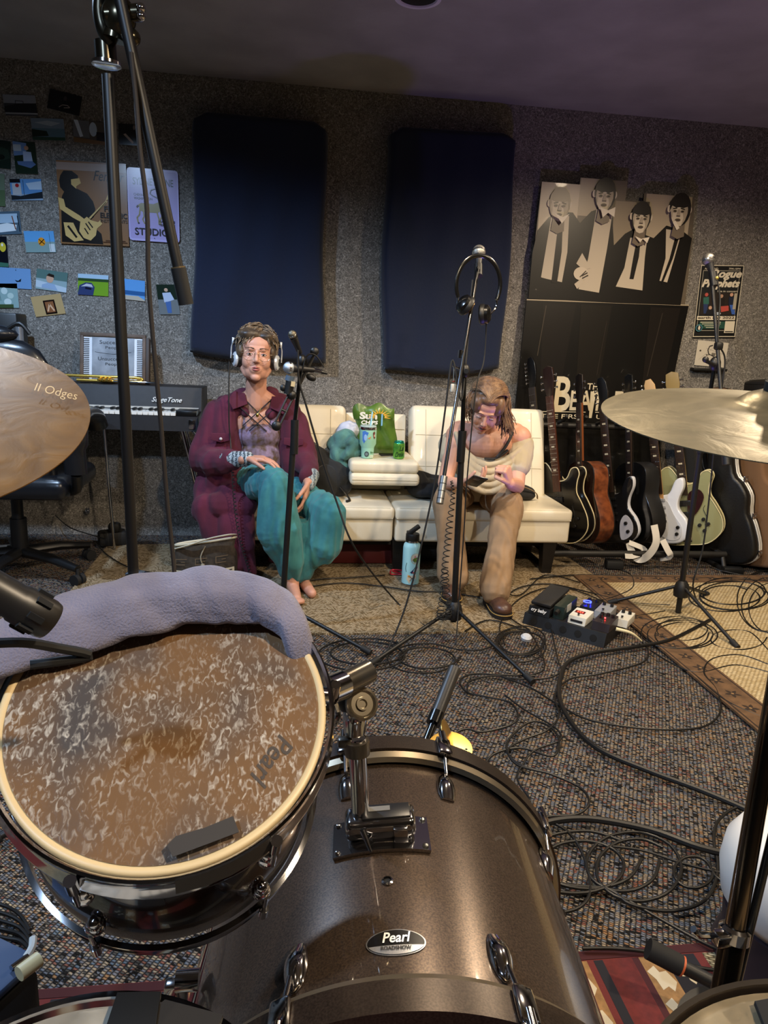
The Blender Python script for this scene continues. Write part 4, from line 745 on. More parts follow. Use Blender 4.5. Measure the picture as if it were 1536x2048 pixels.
MAH = mat('7c4222', .3, noi=(24, '4a2210'), coat=.3); z0 = .125
G = []
guitar('black bass with a worn dark fretboard at the sofa end of the rack', (1.585, 4.12, z0), -62, 13, 'str', '101012', '101012', headc='101010', fb='3a3028', L=1.10, cat='bass guitar', neckc='1a1612', group=None)
guitar('black semi-hollow guitar with cream binding and tan knobs', (1.655, 3.98, z0), -60, 13, 'cut', '0e0d0d', '0e0d0d', bind='d6c79a', L=1.06, knobs=[(.11, .10), (.135, .145), (.09, .16)], neckc='4a2414', fb='4a2a1c', headc='2a1a14')
guitar('acoustic guitar with glossy reddish mahogany sides and cutaway', (1.80, 3.98, z0), -80, 12, 'ac', '2a1a12', MAH, bind='1a120e', L=1.02, neckc='7a4424', headc='1a120e')
guitar('black guitar with white edge and white control plate', (1.99, 3.99, z0), -56, 13, 'str', '131315', 'd3d6e0', L=1.0, guard=('b9bccb', [(.05, .02), (.12, .05), (.13, .12), (.09, .17), (.05, .12)]), knobs=[(.1, .07), (.09, .12)], headc='121212', neckc='1a1612', pick='101010')
guitar('black single-cutaway acoustic guitar behind the white strap', (2.13, 4.0, z0), -78, 12, 'ac', '0d0d0e', mat('121213', .45), L=1.03, neckc='191512', headc='0f0f0f')
gw = guitar('white solid-body guitar with dark fretboard and hanging white strap', (2.30, 3.98, z0), -50, 13, 'str', 'd9dce2', 'd2d5db', L=1.0, guard=('c9ccd2', [(.02, .03), (.10, .03), (.12, .10), (.08, .18), (.04, .27), (-.06, .27), (-.05, .12)]), knobs=[(.09, .06), (.1, .1)], headc='c9a878', neckc='b98d5a', pick='8d8f94')
guitar('sage green hollow-body guitar with brown pickguard and cream binding', (2.46, 3.97, z0), -42, 13, 'cut', '8d8f6a', '8d8b68', bind='cfc69a', L=1.06, guard=('2b1210', [(.02, .17), (.06, .19), (.10, .25), (.115, .30), (.09, .34), (.04, .33), (.02, .28)]), knobs=[(.10, .085), (.075, .12), (.125, .125), (.10, .155)], headc='8d7a4c', neckc='b59c68')
# strap of the white guitar, draped to the floor
t = thing('guitar_strap', 'white strap hanging from the rack in loops down to the floor', 'strap', F(1300, 1115)); ST = mat('d5d2ca', .7)
def ribbon(name, pts, w, m, parent, k=6):
    P_ = smooth_path(pts, k); b = MB(m); L = []; Rr = []
    for i, p in enumerate(P_):
        tg = (P_[min(i+1, len(P_)-1)]-P_[max(i-1, 0)]).normalized(); s = tg.cross(V((0, -.9, .45))); s = s.normalized() if s.length > .1 else V((1, 0, 0)); L.append(p+s*w/2); Rr.append(p-s*w/2)
    n = len(P_); up = V((0, -.002, .001)); vv = L+Rr+[p+up for p in L]+[p+up for p in Rr]
    ff = [q for i in range(n-1) for q in ((i, i+1, n+i+1, n+i), (2*n+i, 3*n+i, 3*n+i+1, 2*n+i+1), (i, 2*n+i, 2*n+i+1, i+1), (n+i, n+i+1, 3*n+i+1, 3*n+i))]
    b.add(vv, ff); return b.build(name, parent, ang=60)
ribbon('strap_band', [W(1308, 1050, 3.80), W(1312, 1085, 3.78), W(1295, 1112, 3.80), W(1275, 1118, 3.84), W(1262, 1100, 3.86), W(1258, 1085, 3.86)], .045, ST, t)
ribbon('strap_tail', [W(1258, 1085, 3.86), W(1290, 1100, 3.85), W(1268, 1112, 3.82), W(1250, 1112, 3.8)], .03, ST, t)
ribbon('strap_end', [W(1325, 1080, 3.82), W(1335, 1100, 3.80), W(1340, 1112, 3.80), W(1320, 1116, 3.86)], .04, ST, t)
# rack
t = thing('guitar_rack', 'black multi-guitar floor rack behind the right end of the sofa', 'guitar rack', (1.95, 4.05, 0)); RK = mat('161514', .5)
for a, c_, r in (((1.42, 4.27, .80), (2.62, 4.27, .80), .018), ((1.5, 3.84, .095), (2.62, 3.84, .095), .02), ((1.5, 4.16, .095), (2.62, 4.16, .095), .02)): MB(RK).cyl(a, c_, r, n=14).build('padded_rail', t)
for x in (1.48, 2.60): MB(RK).tube([(x, 3.80, .02), (x, 3.84, .10), (x, 4.16, .10), (x, 4.27, .80)], .014, None, 10).tube([(x, 3.78, .015), (x, 4.36, .015)], .014, None, 10).build('side_frame', t)
for i in range(9): x = 1.52+i*.125; MB(RUB).tube([(x, 4.26, .82), (x+.01, 4.20, .84), (x+.012, 4.16, .87)], .010, None, 8, k=3).build('neck_holder', t)
# cases and gig bags
def case(label, loc, yaw, lean, col, th, sc=1.0, trim=None, latch=0, rough=.6, name='guitar_case', body=None, back=0):
    X = GX(loc, yaw, lean, back); t = thing(name, label, 'guitar case' if name == 'guitar_case' else 'gig bag', loc)
    h = [(0, 0), (.13, .005), (.20, .05), (.215, .13), (.19, .25), (.165, .32), (.168, .42), (.13, .50), (.085, .56), (.075, .75), (.085, .98), (.07, 1.02), (0, 1.03)]
    out = [(p.x, p.y) for p in smooth_path([(x*sc, z*sc, 0) for x, z in mirror(h)], 3, True)]
    b = MB(X=X); b.prism(out, (0, th/2, 0), (1, 0, 0), (0, 0, 1), th, body or mat(col, rough, bump=(80, .3, .002)), bev=.02); b.build('shell', t, ang=50)
    if trim:
        b = MB(mat(trim, .35, .3), X)
        for yy in (-.012, .012): b.tube([(x*1.012, yy, z) for x, z in out], .006, None, 6, closed=True)
        b.build('metal_trim', t)
    else:
        b = MB(mat('0a0a0a', .5), X); b.tube([(x*1.008, .0, z) for x, z in out], .004, None, 6, closed=True); b.build('zipper', t)
    for i in range(latch):
        z = (.08, .30, .52, .8)[i]*sc; x = max(p[0] for p in out if abs(p[1]-z) < .04*sc)
        MB(CHR, X).box((x+.004, 0, z), (.012, .05, .035), bev=.004).ell((x+.012, 0, z), (.006, .014, .008)).build('latch', t)
    return t
case('black hardshell guitar case with white metal trim behind the green guitar', (2.68, 3.93, .02), -58, 9, '0e0e0e', .13, 1.0, 'cfcdc6', 3, .4)
case('tan brown fabric gig bag standing between black cases', (2.85, 3.86, .02), -66, 10, '6f5238', .12, 1.0, None, 0, .9, 'gig_bag')
case('black padded gig bag, second from the right wall side', (3.03, 3.84, .02), -66, 9, '1a1a1c', .16, 1.0, None, 0, .9, 'gig_bag')
case('black hardshell case with white trim at the far right of the row', (3.24, 3.88, .02), -70, 8, '111111', .14, 1.05, 'c9c7c0', 3, .4)
case('black soft gig bag tucked behind the green guitar body', (2.58, 4.14, .02), -60, 9, '121212', .13, 1.0, None, 0, .9, 'gig_bag')
case('brown leather guitar case with rounded top at the wall', (2.72, 4.26, .02), -80, 2, '5f4532', .10, 1.02, None, 0, .5)
case('tall black leather-look case against the wall behind the microphone stand', (2.98, 4.20, .02), -70, 2, '1a1918', .16, 1.08, None, 2, .4)
b = MB(BLK); q = F(1465, 1140, .02); b.box(q, (.12, .05, .035), bev=.006, R=rot(z=-8)); b.build('power_adapter', None, 'black power adapter brick on the carpet before the cases', 'adapter')
b = MB(RUB); q = F(1228, 1128, .03); b.box(q, (.10, .07, .05), bev=.008, R=rot(z=-10)); b.build('pedal', None, 'black foot pedal on the carpet in front of the guitar rack', 'pedal')
# ================================================================ people
def folds(amp, sc, seed=0, amp2=0):
    s = np.array(sc)
    def f(a, n):
        d = vnoise(a*s, 1.0, seed)*amp
        if amp2: d += vnoise(a, 55, seed+9)*amp2
        return a+n*d[:, None]
    return f
def headprims(X, s=1.0):
    T = lambda p: X @ (V(p)*s); R = X.to_3x3()
    e = lambda c, r, q=None: ('e', T(c), tuple(k*s for k in r), R @ q if q else R)
    c = lambda a, b, r0, r1: ('c', T(a), T(b), r0*s, r1*s)
    L = [e((0, .012, .035), (.075, .092, .083)), e((0, -.026, -.022), (.064, .065, .088)), e((0, -.034, -.070), (.052, .050, .042)), e((0, -.068, -.098), (.022, .018, .017)),
         e((0, -.048, .045), (.058, .038, .042)), c((-.030, -.082, .024), (.030, -.082, .024), .010, .010), c((0, -.088, .014), (0, -.108, -.026), .0065, .0095), e((-.009, -.100, -.031), (.008, .009, .006)), e((.009, -.100, -.031), (.008, .009, .006)),
         e((-.032, -.056, -.030), (.030, .030, .034)), e((.032, -.056, -.030), (.030, .030, .034)), e((0, -.078, -.062), (.028, .014, .022)), c((-.036, -.03, -.080), (-.056, .01, -.045), .022, .022), c((.036, -.03, -.080), (.056, .01, -.045), .022, .022)]
    for k in (-1, 1): L.append(e((k*.076, .006, -.008), (.010, .019, .030), rot(z=k*-18)))
    return L
def face(X, s, par, skin, iris='4a4038', brow='4a3a2c', lip='a85a52', lids=False, mouth=0):
    T = lambda p: X @ (V(p)*s); R = X.to_3x3()
    for k in (-1, 1):
        c = (k*.0300, -.0800, .0015)
        MB(mat('e9e2dc', .25)).ell(T(c), tuple(q*s for q in (.0125, .0085, .0060 if not lids else .0022)), None, R, 16, 10).build('eye', par, ang=80)
        if not lids: MB(mat(iris, .2)).ell(T((k*.0300-.0005, -.0870, .0016)), tuple(q*s for q in (.0052, .0028, .0053)), None, R, 14, 8).build('iris', par, ang=80)
        b = MB(skin); b.tube([T((k*.0300+x, -.0862+abs(x)*.30, .0068-abs(x)*abs(x)*22)) for x in (-.014, -.007, 0, .007, .014)], .0026*s, None, 8, k=3, flat=.8); b.build('eyelid', par, ang=80)
        b = MB(mat('2a211c', .6)); b.tube([T((k*.0300+x, -.0888+abs(x)*.30, (.0048 if not lids else -.002)-x*x*22)) for x in (-.014, -.007, 0, .007, .014)], .0010*s, None, 6, k=3); b.build('eyelashes', par, ang=80)
        b = MB(mat(brow, .8)); b.tube([T((k*(.0305+x), -.0938+(x+.016)*.22, .0255+.003*(1-(x/.018)**2))) for x in (-.018, -.008, .002, .012, .021)], lambda t: .0031*s*(1-.6*t), None, 8, k=3, flat=.7); b.build('eyebrow', par, ang=80)
        MB(mat('5a2c26', .6)).ell(T((k*.0075, -.1065, -.0345)), (.0028*s, .003*s, .0016*s), None, R, 8, 6).build('nostril', par)
    m = mat(lip, .45)
    b = MB(m); b.tube([T((x, -.0955+abs(x)*.55-.000, -.0570+.0018*(1-abs(abs(x)-.006)/.02))) for x in (-.023, -.012, -.004, 0, .004, .012, .023)], lambda t: s*(.0012+.0026*sin(pi*t)), None, 8, k=3); b.build('upper_lip', par, ang=80)
    b = MB(m); b.tube([T((x, -.0955+abs(x)*.55, -.0640-mouth-.002*(1-(x/.02)**2))) for x in (-.021, -.010, 0, .010, .021)], lambda t: s*(.0012+.0038*sin(pi*t)), None, 8, k=3); b.build('lower_lip', par, ang=80)
    b = MB(mat('4a1f1c', .6)); b.tube([T((x, -.0975+abs(x)*.55, -.0602-mouth*.5-.0005)) for x in (-.022, -.010, 0, .010, .022)], lambda t: s*(.0006+(.0008+mouth*.5)*sin(pi*t)), None, 8, k=3); b.build('mouth_line', par, ang=80)
def hand(w, d, n, curl=25, sp=6, thumb=1, s=1.0, tc=20):
    """wrist w, finger direction d, palm side n; returns capsules for a palm, four fingers and a thumb"""
    w = V(w); d = V(d).normalized(); n = V(n); n = (n-d*n.dot(d)).normalized(); l = d.cross(n)*thumb; P = []
    kn = []
    for i, o in enumerate((.030, .010, -.010, -.029)):
        k = w+d*(.088-.004*abs(i-1)-(.006 if i == 3 else 0))*s+l*o*s; kn.append(k); P.append(('c', w+d*.008*s+l*o*.55*s, k, .0155*s, .0125*s))
    P.append(('e', w+d*.05*s, (.03*s, .03*s, .013*s), Matrix((l, d, n)).transposed()))
    for i, k in enumerate(kn):
        a = radians((1.5-i)*sp); dd = (d*cos(a)+l*sin(a)).normalized(); p = k; q = 0
        for j, L in enumerate((.043, .026, .020)):
            q += radians(curl*(1, 1.15, .8)[j]); v = dd*cos(q)+n*sin(q); L *= (.95, 1.06, 1.0, .80)[i]*s; P.append(('c', p, p+v*L, (.0092-.0008*j)*s, (.0085-.0008*j)*s)); p = p+v*L
    p = w+d*.022*s+l*.026*s; t = radians(tc)
    fist = ((.7, .5, .35), (.25, -.25, .85), (-.1, -.9, .35))
    for j, L in enumerate((.042, .032, .026)): v = (d*fist[j][0]+l*fist[j][1]+n*fist[j][2]).normalized() if curl > 60 else (d*cos(radians(42-j*14))+l*sin(radians(42-j*14))+n*sin(t*(j+1)*.6)).normalized(); P.append(('c', p, p+v*L*s, (.013-.0015*j)*s, (.0115-.0015*j)*s)); p = p+v*L*s
    return P
def hm(base, hi): return mat(base, .45, noi=(38, hi), sheen=.1)
# ---------------------------------------------------------------- person in maroon
P1 = thing('person', 'seated person in a maroon coat and teal trousers wearing headphones and round glasses', 'person', (-.15, 3.75, .0))
SK1 = mat('c48f78', .5, noi=(9, .05), bump=(260, .08, .001)); hc = W(513, 712, 3.76)
XH = Matrix.Translation(hc) @ (rot(z=3) @ rot(y=3) @ rot(x=-5)).to_4x4(); S1 = 1.13
wr1 = V((-.235, 3.515, .665)); wl1 = V((.085, 3.565, .545))
pr = headprims(XH, S1)+[('c', (-.19, 3.83, .90), (-.186, 3.81, 1.07), .056, .054), ('c', (-.30, 3.86, .875), (-.07, 3.86, .875), .055, .055), ('e', (-.185, 3.86, .80), (.14, .085, .12)), ('e', (-.18, 3.90, .62), (.12, .09, .16)), ('e', (-.18, 3.92, .48), (.15, .11, .10)),
      ('c', (-.365, 3.87, .85), (-.46, 3.83, .60), .05, .04), ('c', (-.46, 3.83, .60), wr1, .04, .026), ('c', (-.02, 3.87, .85), (.075, 3.80, .60), .05, .04), ('c', (.075, 3.80, .60), wl1, .038, .025), ('c', (-.27, 3.85, .90), (-.19, 3.83, .95), .05, .055), ('c', (-.10, 3.85, .90), (-.18, 3.83, .95), .05, .055),
      ('c', (-.26, 3.9, .46), (-.085, 3.43, .55), .075, .055), ('c', (-.085, 3.43, .55), (.01, 3.42, .12), .05, .036), ('c', (-.1, 3.9, .45), (.19, 3.48, .40), .075, .055), ('c', (.19, 3.48, .40), (.065, 3.46, .12), .05, .036),
      ('c', (.01, 3.42, .12), (.015, 3.40, .055), .035, .033), ('c', (.015, 3.42, .045), (.035, 3.27, .030), .032, .024), ('e', (.04, 3.245, .026), (.036, .028, .016)), ('c', (.065, 3.46, .12), (.07, 3.46, .05), .035, .032), ('c', (.07, 3.47, .045), (.11, 3.34, .030), .030, .024)]
for i in range(5): pr.append(('c', (.018+i*.012, 3.235, .024), (.016+i*.013, 3.215+.004*i, .020), .008-.0006*i, .007-.0006*i))
pr += hand(wr1+V((.02, 0, .005)), (1, -.22, .02), (.1, 0, -1), 18, 5, -1)+hand(wl1, (-.12, -.35, -1), (-.9, .2, 0), 16, 4, -1)
blob('body', pr, .0036, 5, SK1, P1)
face(XH, S1, P1, SK1, '33261d', '4a3a2a', 'a9605a')
# hair
def short_hair(X, s, par, m, n=430):
    T = lambda p: X @ (V(p)*s); random.seed(11)
    cap_ = [('e', T((0, .022, .052)), (.083*s, .092*s, .082*s), X.to_3x3()), ('e', T((-.030, -.045, .088)), (.050*s, .040*s, .028*s), X.to_3x3()), ('e', T((.032, -.035, .085)), (.045*s, .042*s, .03*s), X.to_3x3()),
            ('e', T((-.070, -.005, .015)), (.024*s, .045*s, .045*s), X.to_3x3()), ('e', T((.066, .0, .020)), (.020*s, .045*s, .040*s), X.to_3x3()), ('e', T((0, .07, -.01)), (.07*s, .04*s, .07*s), X.to_3x3())]
    o = blob('hair', cap_, .005, 3, m, par, folds(.004, (60, 60, 60), 4))
    b = MB(hm('8a7358', '3a2c1e'))
    for i in range(n):
        th = random.uniform(-pi, pi); ph = random.uniform(.05, 1.0)**.8*1.75; x, y, z = sin(ph)*cos(th), sin(ph)*sin(th), cos(ph)
        if y < -.30 and z < .42: continue
        p = V((x*.086, y*.097+.018, z*.090+.052)); side = 1 if x > .25 else -1
        d = V((side*.75, -.35 if y < 0 else .4, -.15 if z > .6 else -.95)).normalized(); nrm = V((x, y, z)).normalized(); pts = []; q = p.copy(); w = random.uniform(0, 6)
        for k in range(6):
            pts.append(T(q)); t = (d-nrm*d.dot(nrm)*.9).normalized(); q = q+t*.0115+nrm*(.0045*sin(w+k*1.6)+.0008); nrm = (q-V((0, .018, .05))).normalized()
        b.tube(pts, lambda t: s*.0034*(1-.75*abs(t-.35)), None, 5, k=2)
    b.build('hair_lock', par, 'lighter wavy hair locks', ang=80)
short_hair(XH, S1, P1, hm('54432f', '2c2118'))
# glasses
b = MB(mat('a58a6a', .25, .8)); T1 = lambda p: XH @ (V(p)*S1)
for k in (-1, 1):
    b.tube([T1((k*.0335+.0245*cos(a), -.1035+abs(.0245*cos(a)*k+k*k*.0)*.0+.10*(max(0, k*(k*.0335+.0245*cos(a))-.03)), -.006+.0225*sin(a))) for a in [2*pi*i/26 for i in range(26)]], .0011, None, 6, closed=True)
    b.tube([T1((k*.058, -.099, .004)), T1((k*.072, -.05, .006)), T1((k*.078, .0, .004))], .0010, None, 6)
b.tube([T1((-.010, -.105, .002)), T1((0, -.109, .006)), T1((.010, -.105, .002))], .0011, None, 6, k=3); b.build('glasses', P1)
MB(CHR).tube([T1((.0035*cos(a), -.1075+.002*sin(a), -.040+.0035*sin(a))) for a in [pi+pi*i/8 for i in range(9)]], .0008, None, 6).build('nose_ring', P1)
# clothes
MAR = mat('5a1c34', .95, noi=(5, '481527'), bump=(160, .35, .002), sheen=.05)
c1 = [('c', (-.35, 3.93, .86), (-.03, 3.93, .86), .080, .080), ('c', (-.30, 3.99, .80), (-.30, 4.0, .45), .10, .12), ('c', (-.06, 3.99, .80), (-.06, 4.0, .45), .10, .10),
      ('c', (-.34, 3.85, .875), (-.345, 3.79, .62), .076, .088), ('c', (-.345, 3.79, .62), (-.36, 3.76, .42), .088, .10), ('c', (-.015, 3.86, .88), (.01, 3.82, .60), .066, .074), ('c', (.01, 3.82, .6), (.02, 3.86, .48), .074, .076), ('c', (-.34, 3.88, .89), (-.26, 3.88, .955), .05, .035), ('c', (-.02, 3.88, .89), (-.10, 3.88, .955), .05, .035), ('c', (-.26, 3.88, .955), (-.10, 3.92, .96), .035, .035), ('c', (-.30, 3.86, .93), (-.24, 3.80, .86), .03, .03), ('c', (-.06, 3.86, .93), (-.11, 3.80, .86), .03, .03),
      ('c', (-.385, 3.88, .84), (-.455, 3.83, .62), .082, .084), ('c', (-.455, 3.83, .61), (-.375, 3.68, .62), .086, .074), ('c', (-.375, 3.68, .62), (-.305, 3.585, .645), .074, .054),
      ('c', (.0, 3.88, .83), (.07, 3.81, .64), .074, .072), ('c', (.07, 3.81, .63), (.09, 3.66, .585), .072, .054), ('c', (.09, 3.66, .585), (.09, 3.61, .568), .054, .046),
      ('c', (-.42, 3.84, .48), (-.43, 3.70, .36), .09, .085), ('c', (-.43, 3.68, .38), (-.37, 3.62, .20), .075, .06), ('c', (-.31, 3.70, .45), (-.30, 3.60, .22), .085, .075), ('c', (-.25, 3.68, .45), (-.225, 3.57, .20), .06, .055), ('c', (-.225, 3.57, .20), (-.20, 3.56, .07), .05, .035), ('c', (-.30, 3.6, .22), (-.27, 3.57, .10), .06, .04), ('c', (-.36, 3.66, .40), (-.24, 3.64, .40), .08, .07)]
coat = blob('coat', c1, .0065, 4, MAR, P1, folds(.008, (40, 40, 14), 2, .0008))
b = MB(mat('521a30', .9, bump=(160, .35, .002)))
b.prism([(p[0], p[1]) for p in ((0, 0), (-.055, .01), (-.085, -.035), (-.06, -.085), (.015, -.055))], (-.245, 3.795, .965), (1, .1, 0), (0, .18, 1), .012, None, bev=.003); b.build('collar', P1); b = MB(mat('521a30', .9, bump=(160, .35, .002)))
b.prism([(p[0], p[1]) for p in ((0, 0), (.055, .0), (.085, -.045), (.06, -.09), (-.01, -.06))], (-.105, 3.79, .955), (1, -.1, 0), (0, .18, 1), .010, None, bev=.003); b.build('collar', P1)
for x, z in ((-.36, .765), (.01, .745)): MB(mat('551b32', .92, bump=(160, .35, .002))).prism([(-.05, 0), (.05, 0), (.052, -.035), (0, -.048), (-.052, -.035)], (x, 3.713 if x < 0 else 3.755, z), (1, 0, 0), (0, -.02, 1), .006, None, bev=.002).build('pocket_flap', P1)
for q in ((-.36, 3.700, .737), (-.475, 3.74, .585)): MB(mat('b9b4b8', .3)).ell(q, (.008, .005, .008)).build('button', P1)
def knit(c1, c2, f=95):
    m = bpy.data.materials.new('knit'); m.use_nodes = True; nt = m.node_tree; N = nt.nodes.new; L = nt.links.new; bb = nt.nodes['Principled BSDF']; tc = N('ShaderNodeTexCoord')
    w = N('ShaderNodeTexWave'); w.wave_type = 'BANDS'; w.bands_direction = 'X'; w.inputs['Scale'].default_value = f/6; w.inputs['Distortion'].default_value = 6; w.inputs['Detail Scale'].default_value = 9; L(tc.outputs['Object'], w.inputs[0])
    r = N('ShaderNodeValToRGB'); e = r.color_ramp.elements; e[0].position = .42; e[0].color = lin(c1); e[1].position = .55; e[1].color = lin(c2); L(w.outputs['Fac'], r.inputs[0]); L(r.outputs[0], bb.inputs['Base Color']); bb.inputs['Roughness'].default_value = .95; return m
KN = knit('33404a', 'a9b4ba'); KN2 = knit('9fa8ac', '5a656d')
blob('knit_cuff', [('c', (-.325, 3.60, .645), (-.215, 3.52, .668), .046, .036)], .004, 2, KN, P1, folds(.002, (80, 80, 80), 1))
blob('knit_cuff', [('c', (.103, 3.615, .572), (.088, 3.575, .53), .042, .034)], .004, 2, KN2, P1, folds(.002, (80, 80, 80), 1))
SH = mat('8d7a96', .85, noi=(26, '54402e'), bump=(120, .3, .002))
blob('top', [('e', (-.175, 3.845, .745), (.125, .088, .10)), ('e', (-.17, 3.85, .62), (.125, .10, .13)), ('c', (-.24, 3.80, .80), (-.25, 3.82, .93), .022, .016), ('c', (-.10, 3.80, .80), (-.09, 3.82, .93), .022, .016)], .006, 3, SH, P1, folds(.004, (40, 40, 12), 3))
b = MB(mat('1a1218', .8))
for a, c in (((-.255, 3.80, .945), (-.10, 3.755, .80)), ((-.10, 3.80, .945), (-.255, 3.755, .80)), ((-.275, 3.79, .90), (-.13, 3.755, .775)), ((-.085, 3.79, .90), (-.22, 3.755, .775))):
    m_ = (V(a)+V(c))/2+V((0, -.016, 0)); b.tube([a, m_, c], .0048, None, 8, flat=.5, k=5)
b.build('strap_top', P1); MB(mat('d8b35a', .2, 1)).tube([(-.20, 3.76, .895), (-.178, 3.747, .865), (-.158, 3.76, .9)], .0008, None, 5, k=4).ell((-.178, 3.744, .858), (.008, .003, .010)).build('pendant', P1)
TEAL = mat('246873', .9, noi=(7, '3d8488'), bump=(50, .25, .004), sheen=.15)
blob('trousers', [('c', (-.25, 3.88, .47), (-.085, 3.44, .565), .105, .080), ('c', (-.08, 3.42, .555), (-.055, 3.40, .34), .082, .112), ('c', (-.055, 3.40, .34), (.0, 3.41, .185), .112, .075), ('c', (.0, 3.41, .185), (.015, 3.42, .10), .075, .050),
     ('c', (-.08, 3.9, .46), (.185, 3.48, .415), .10, .085), ('c', (.19, 3.46, .40), (.165, 3.46, .25), .088, .10), ('c', (.165, 3.46, .25), (.085, 3.46, .165), .10, .065), ('c', (.09, 3.46, .19), (.07, 3.46, .10), .06, .048), ('c', (-.02, 3.46, .30), (.10, 3.50, .30), .07, .07), ('e', (-.15, 3.9, .46), (.19, .13, .09))],
     .006, 4, TEAL, P1, folds(.0085, (62, 62, 12), 6, .001))
# headphones worn by the person in maroon
t = thing('headphones', 'white and black headphones worn by the person in the maroon coat', 'headphones', T1((0, .01, .10))); SIL = mat('d5d9de', .25, .3)
for k in (-1, 1):
    cx = T1((k*.076, .002, -.022)); ax = (T1((k*.12, -.01, -.022))-cx).normalized()
    MB(BLK).lathe([(.001, -.012), (.036, -.012), (.041, -.004), (.040, .010), (.036, .014)], cx, ax, n=28).build('ear_cushion', t)
    MB(SIL).lathe([(.037, .012), (.040, .017), (.036, .026), (.026, .031), (.001, .032)], cx, ax, n=28).build('ear_cup', t)
    MB(BLK).lathe([(.020, .031), (.018, .035), (.001, .036)], cx, ax, n=20).build('hub', t)
    b = MB(SIL); b.tube([T1((k*.112, .002, -.020)), T1((k*.112, .006, .03)), T1((k*.104, .014, .060))], .0075, None, 8, flat=.45, k=3); b.build('yoke', t)
b = MB(BLK); b.tube([T1((.104*sin(a), .030, .050+.088*cos(a)-.01)) for a in [radians(-88+176*i/20) for i in range(21)]], .0085, None, 10, flat=.5); b.build('headband', t)
for k in (-1, 1): MB(SIL).box(T1((k*.1065, .020, .060)), (.012, .018, .030), bev=.003, R=XH.to_3x3()).build('end_cap', t)
ca = T1((-.118, -.0, -.055)); b = MB(BLK); b.tube([ca+V((0, 0, .02)), ca, (ca.x, 3.715, .93), (ca.x+.002, 3.705, .80), (ca.x+.01, 3.69, .72), (ca.x+.02, 3.62, .62)], .0035, None, 8, k=6); b.build('cable', t)
b = MB(RUB); pts = [V((-.29, 3.56, .60)), V((-.28, 3.545, .45)), V((-.255, 3.51, .28)), V((-.215, 3.49, .14)), V((-.17, 3.44, .03)), V((-.10, 3.36, .016))]; sp = smooth_path(pts, 60); b.tube([p+V((.006*cos(i*.9), 0, .006*sin(i*.9))) for i, p in enumerate(sp)], .0026, None, 5); b.build('headphone_cable', None, 'coiled black headphone lead hanging down the front of the maroon coat', 'cable')
# ---------------------------------------------------------------- person in beige
P2 = thing('person', 'seated person in a beige blouse and khaki trousers looking down at a phone', 'person', (1.0, 3.55, .0))
SK2 = mat('d09c84', .5, noi=(9, .05), bump=(260, .08, .001)); hc2 = W(972, 815, 3.42)
X2 = Matrix.Translation(hc2) @ (rot(z=-10) @ rot(y=8) @ rot(x=34)).to_4x4(); S2 = .98; T2 = lambda p: X2 @ (V(p)*S2)
w2r = V((.815, 3.34, .60)); w2l = V((1.055, 3.285, .615)); e2l = V((1.145, 3.45, .570)); e2r = V((.775, 3.47, .575))
pr = headprims(X2, S2)+[('c', (1.005, 3.60, .84), T2((0, .04, -.06)), .055, .052), ('c', (.87, 3.63, .815), (1.165, 3.63, .815), .062, .062), ('e', (1.185, 3.61, .80), (.066, .066, .062)), ('e', (.855, 3.61, .80), (.062, .062, .058)), ('e', (1.01, 3.60, .765), (.14, .085, .09)), ('e', (1.02, 3.68, .62), (.13, .10, .15)), ('e', (1.04, 3.86, .48), (.16, .12, .10)),
      ('c', (1.192, 3.61, .79), e2l, .046, .040), ('c', e2l, w2l, .041, .027), ('c', (.845, 3.61, .79), e2r, .050, .038), ('c', e2r, w2r, .038, .026),
      ('c', (1.12, 3.88, .46), (1.09, 3.42, .49), .075, .055), ('c', (1.09, 3.42, .49), (1.0, 3.21, .12), .05, .035), ('c', (.97, 3.88, .46), (.80, 3.46, .49), .075, .055), ('c', (.80, 3.46, .49), (.825, 3.40, .12), .05, .035)]
pr += hand(w2l, (-.35, -.25, .85), (-.75, .55, -.1), 78, 2, 1, 1.0, 40)+hand(w2r, (.88, -.40, .18), (.0, .2, 1), 30, 5, 1, 1.0, 30)
blob('body', pr, .0036, 4, SK2, P2)
face(X2, S2, P2, SK2, '4a4038', '5a4632', 'b0584f', True, .006)
b = MB(mat('120f10', .7)); b.tube([(1.135, 3.66, .885), (1.135, 3.575, .872), (1.115, 3.520, .82), (1.08, 3.495, .76), (1.04, 3.490, .71)], .0075, None, 8, flat=.4, k=5); b.tube([(1.10, 3.51, .745), (1.04, 3.500, .705), (.98, 3.505, .70)], .012, None, 8, flat=.5, k=4); b.build('bra_strap', P2)
BG = mat('b5a88e', .85, bump=(70, .2, .002), sheen=.1)
p2 = [('e', (1.0, 3.66, .665), (.165, .12, .12)), ('e', (1.03, 3.74, .55), (.165, .135, .12)), ('e', (1.05, 3.85, .47), (.18, .14, .08)), ('c', (.84, 3.66, .74), (1.18, 3.66, .74), .075, .075), ('c', (1.20, 3.60, .755), (1.168, 3.515, .655), .070, .061), ('c', (.835, 3.62, .745), (.815, 3.58, .70), .062, .060)]
for i in range(5):
    z = .0-.034*i; y = -.014*i
    pts = smooth_path([(.835+.004*i, 3.555+y*.5, .815+z*.6), (.87, 3.51+y, .745+z), (.93, 3.485+y, .69+z), (1.0, 3.475+y*.7, .672+z), (1.08, 3.49+y*.6, .695+z*.9), (1.16, 3.52, .745+z*.7), (1.225, 3.56, .79+z*.6)], 3)
    p2 += [('c', pts[j], pts[j+1], .0150, .0150) for j in range(len(pts)-1)]
blob('blouse', p2, .0048, 1, BG, P2, folds(.005, (30, 30, 14), 12))
KH = mat('94785a', .85, noi=(6, .10), bump=(120, .25, .002))
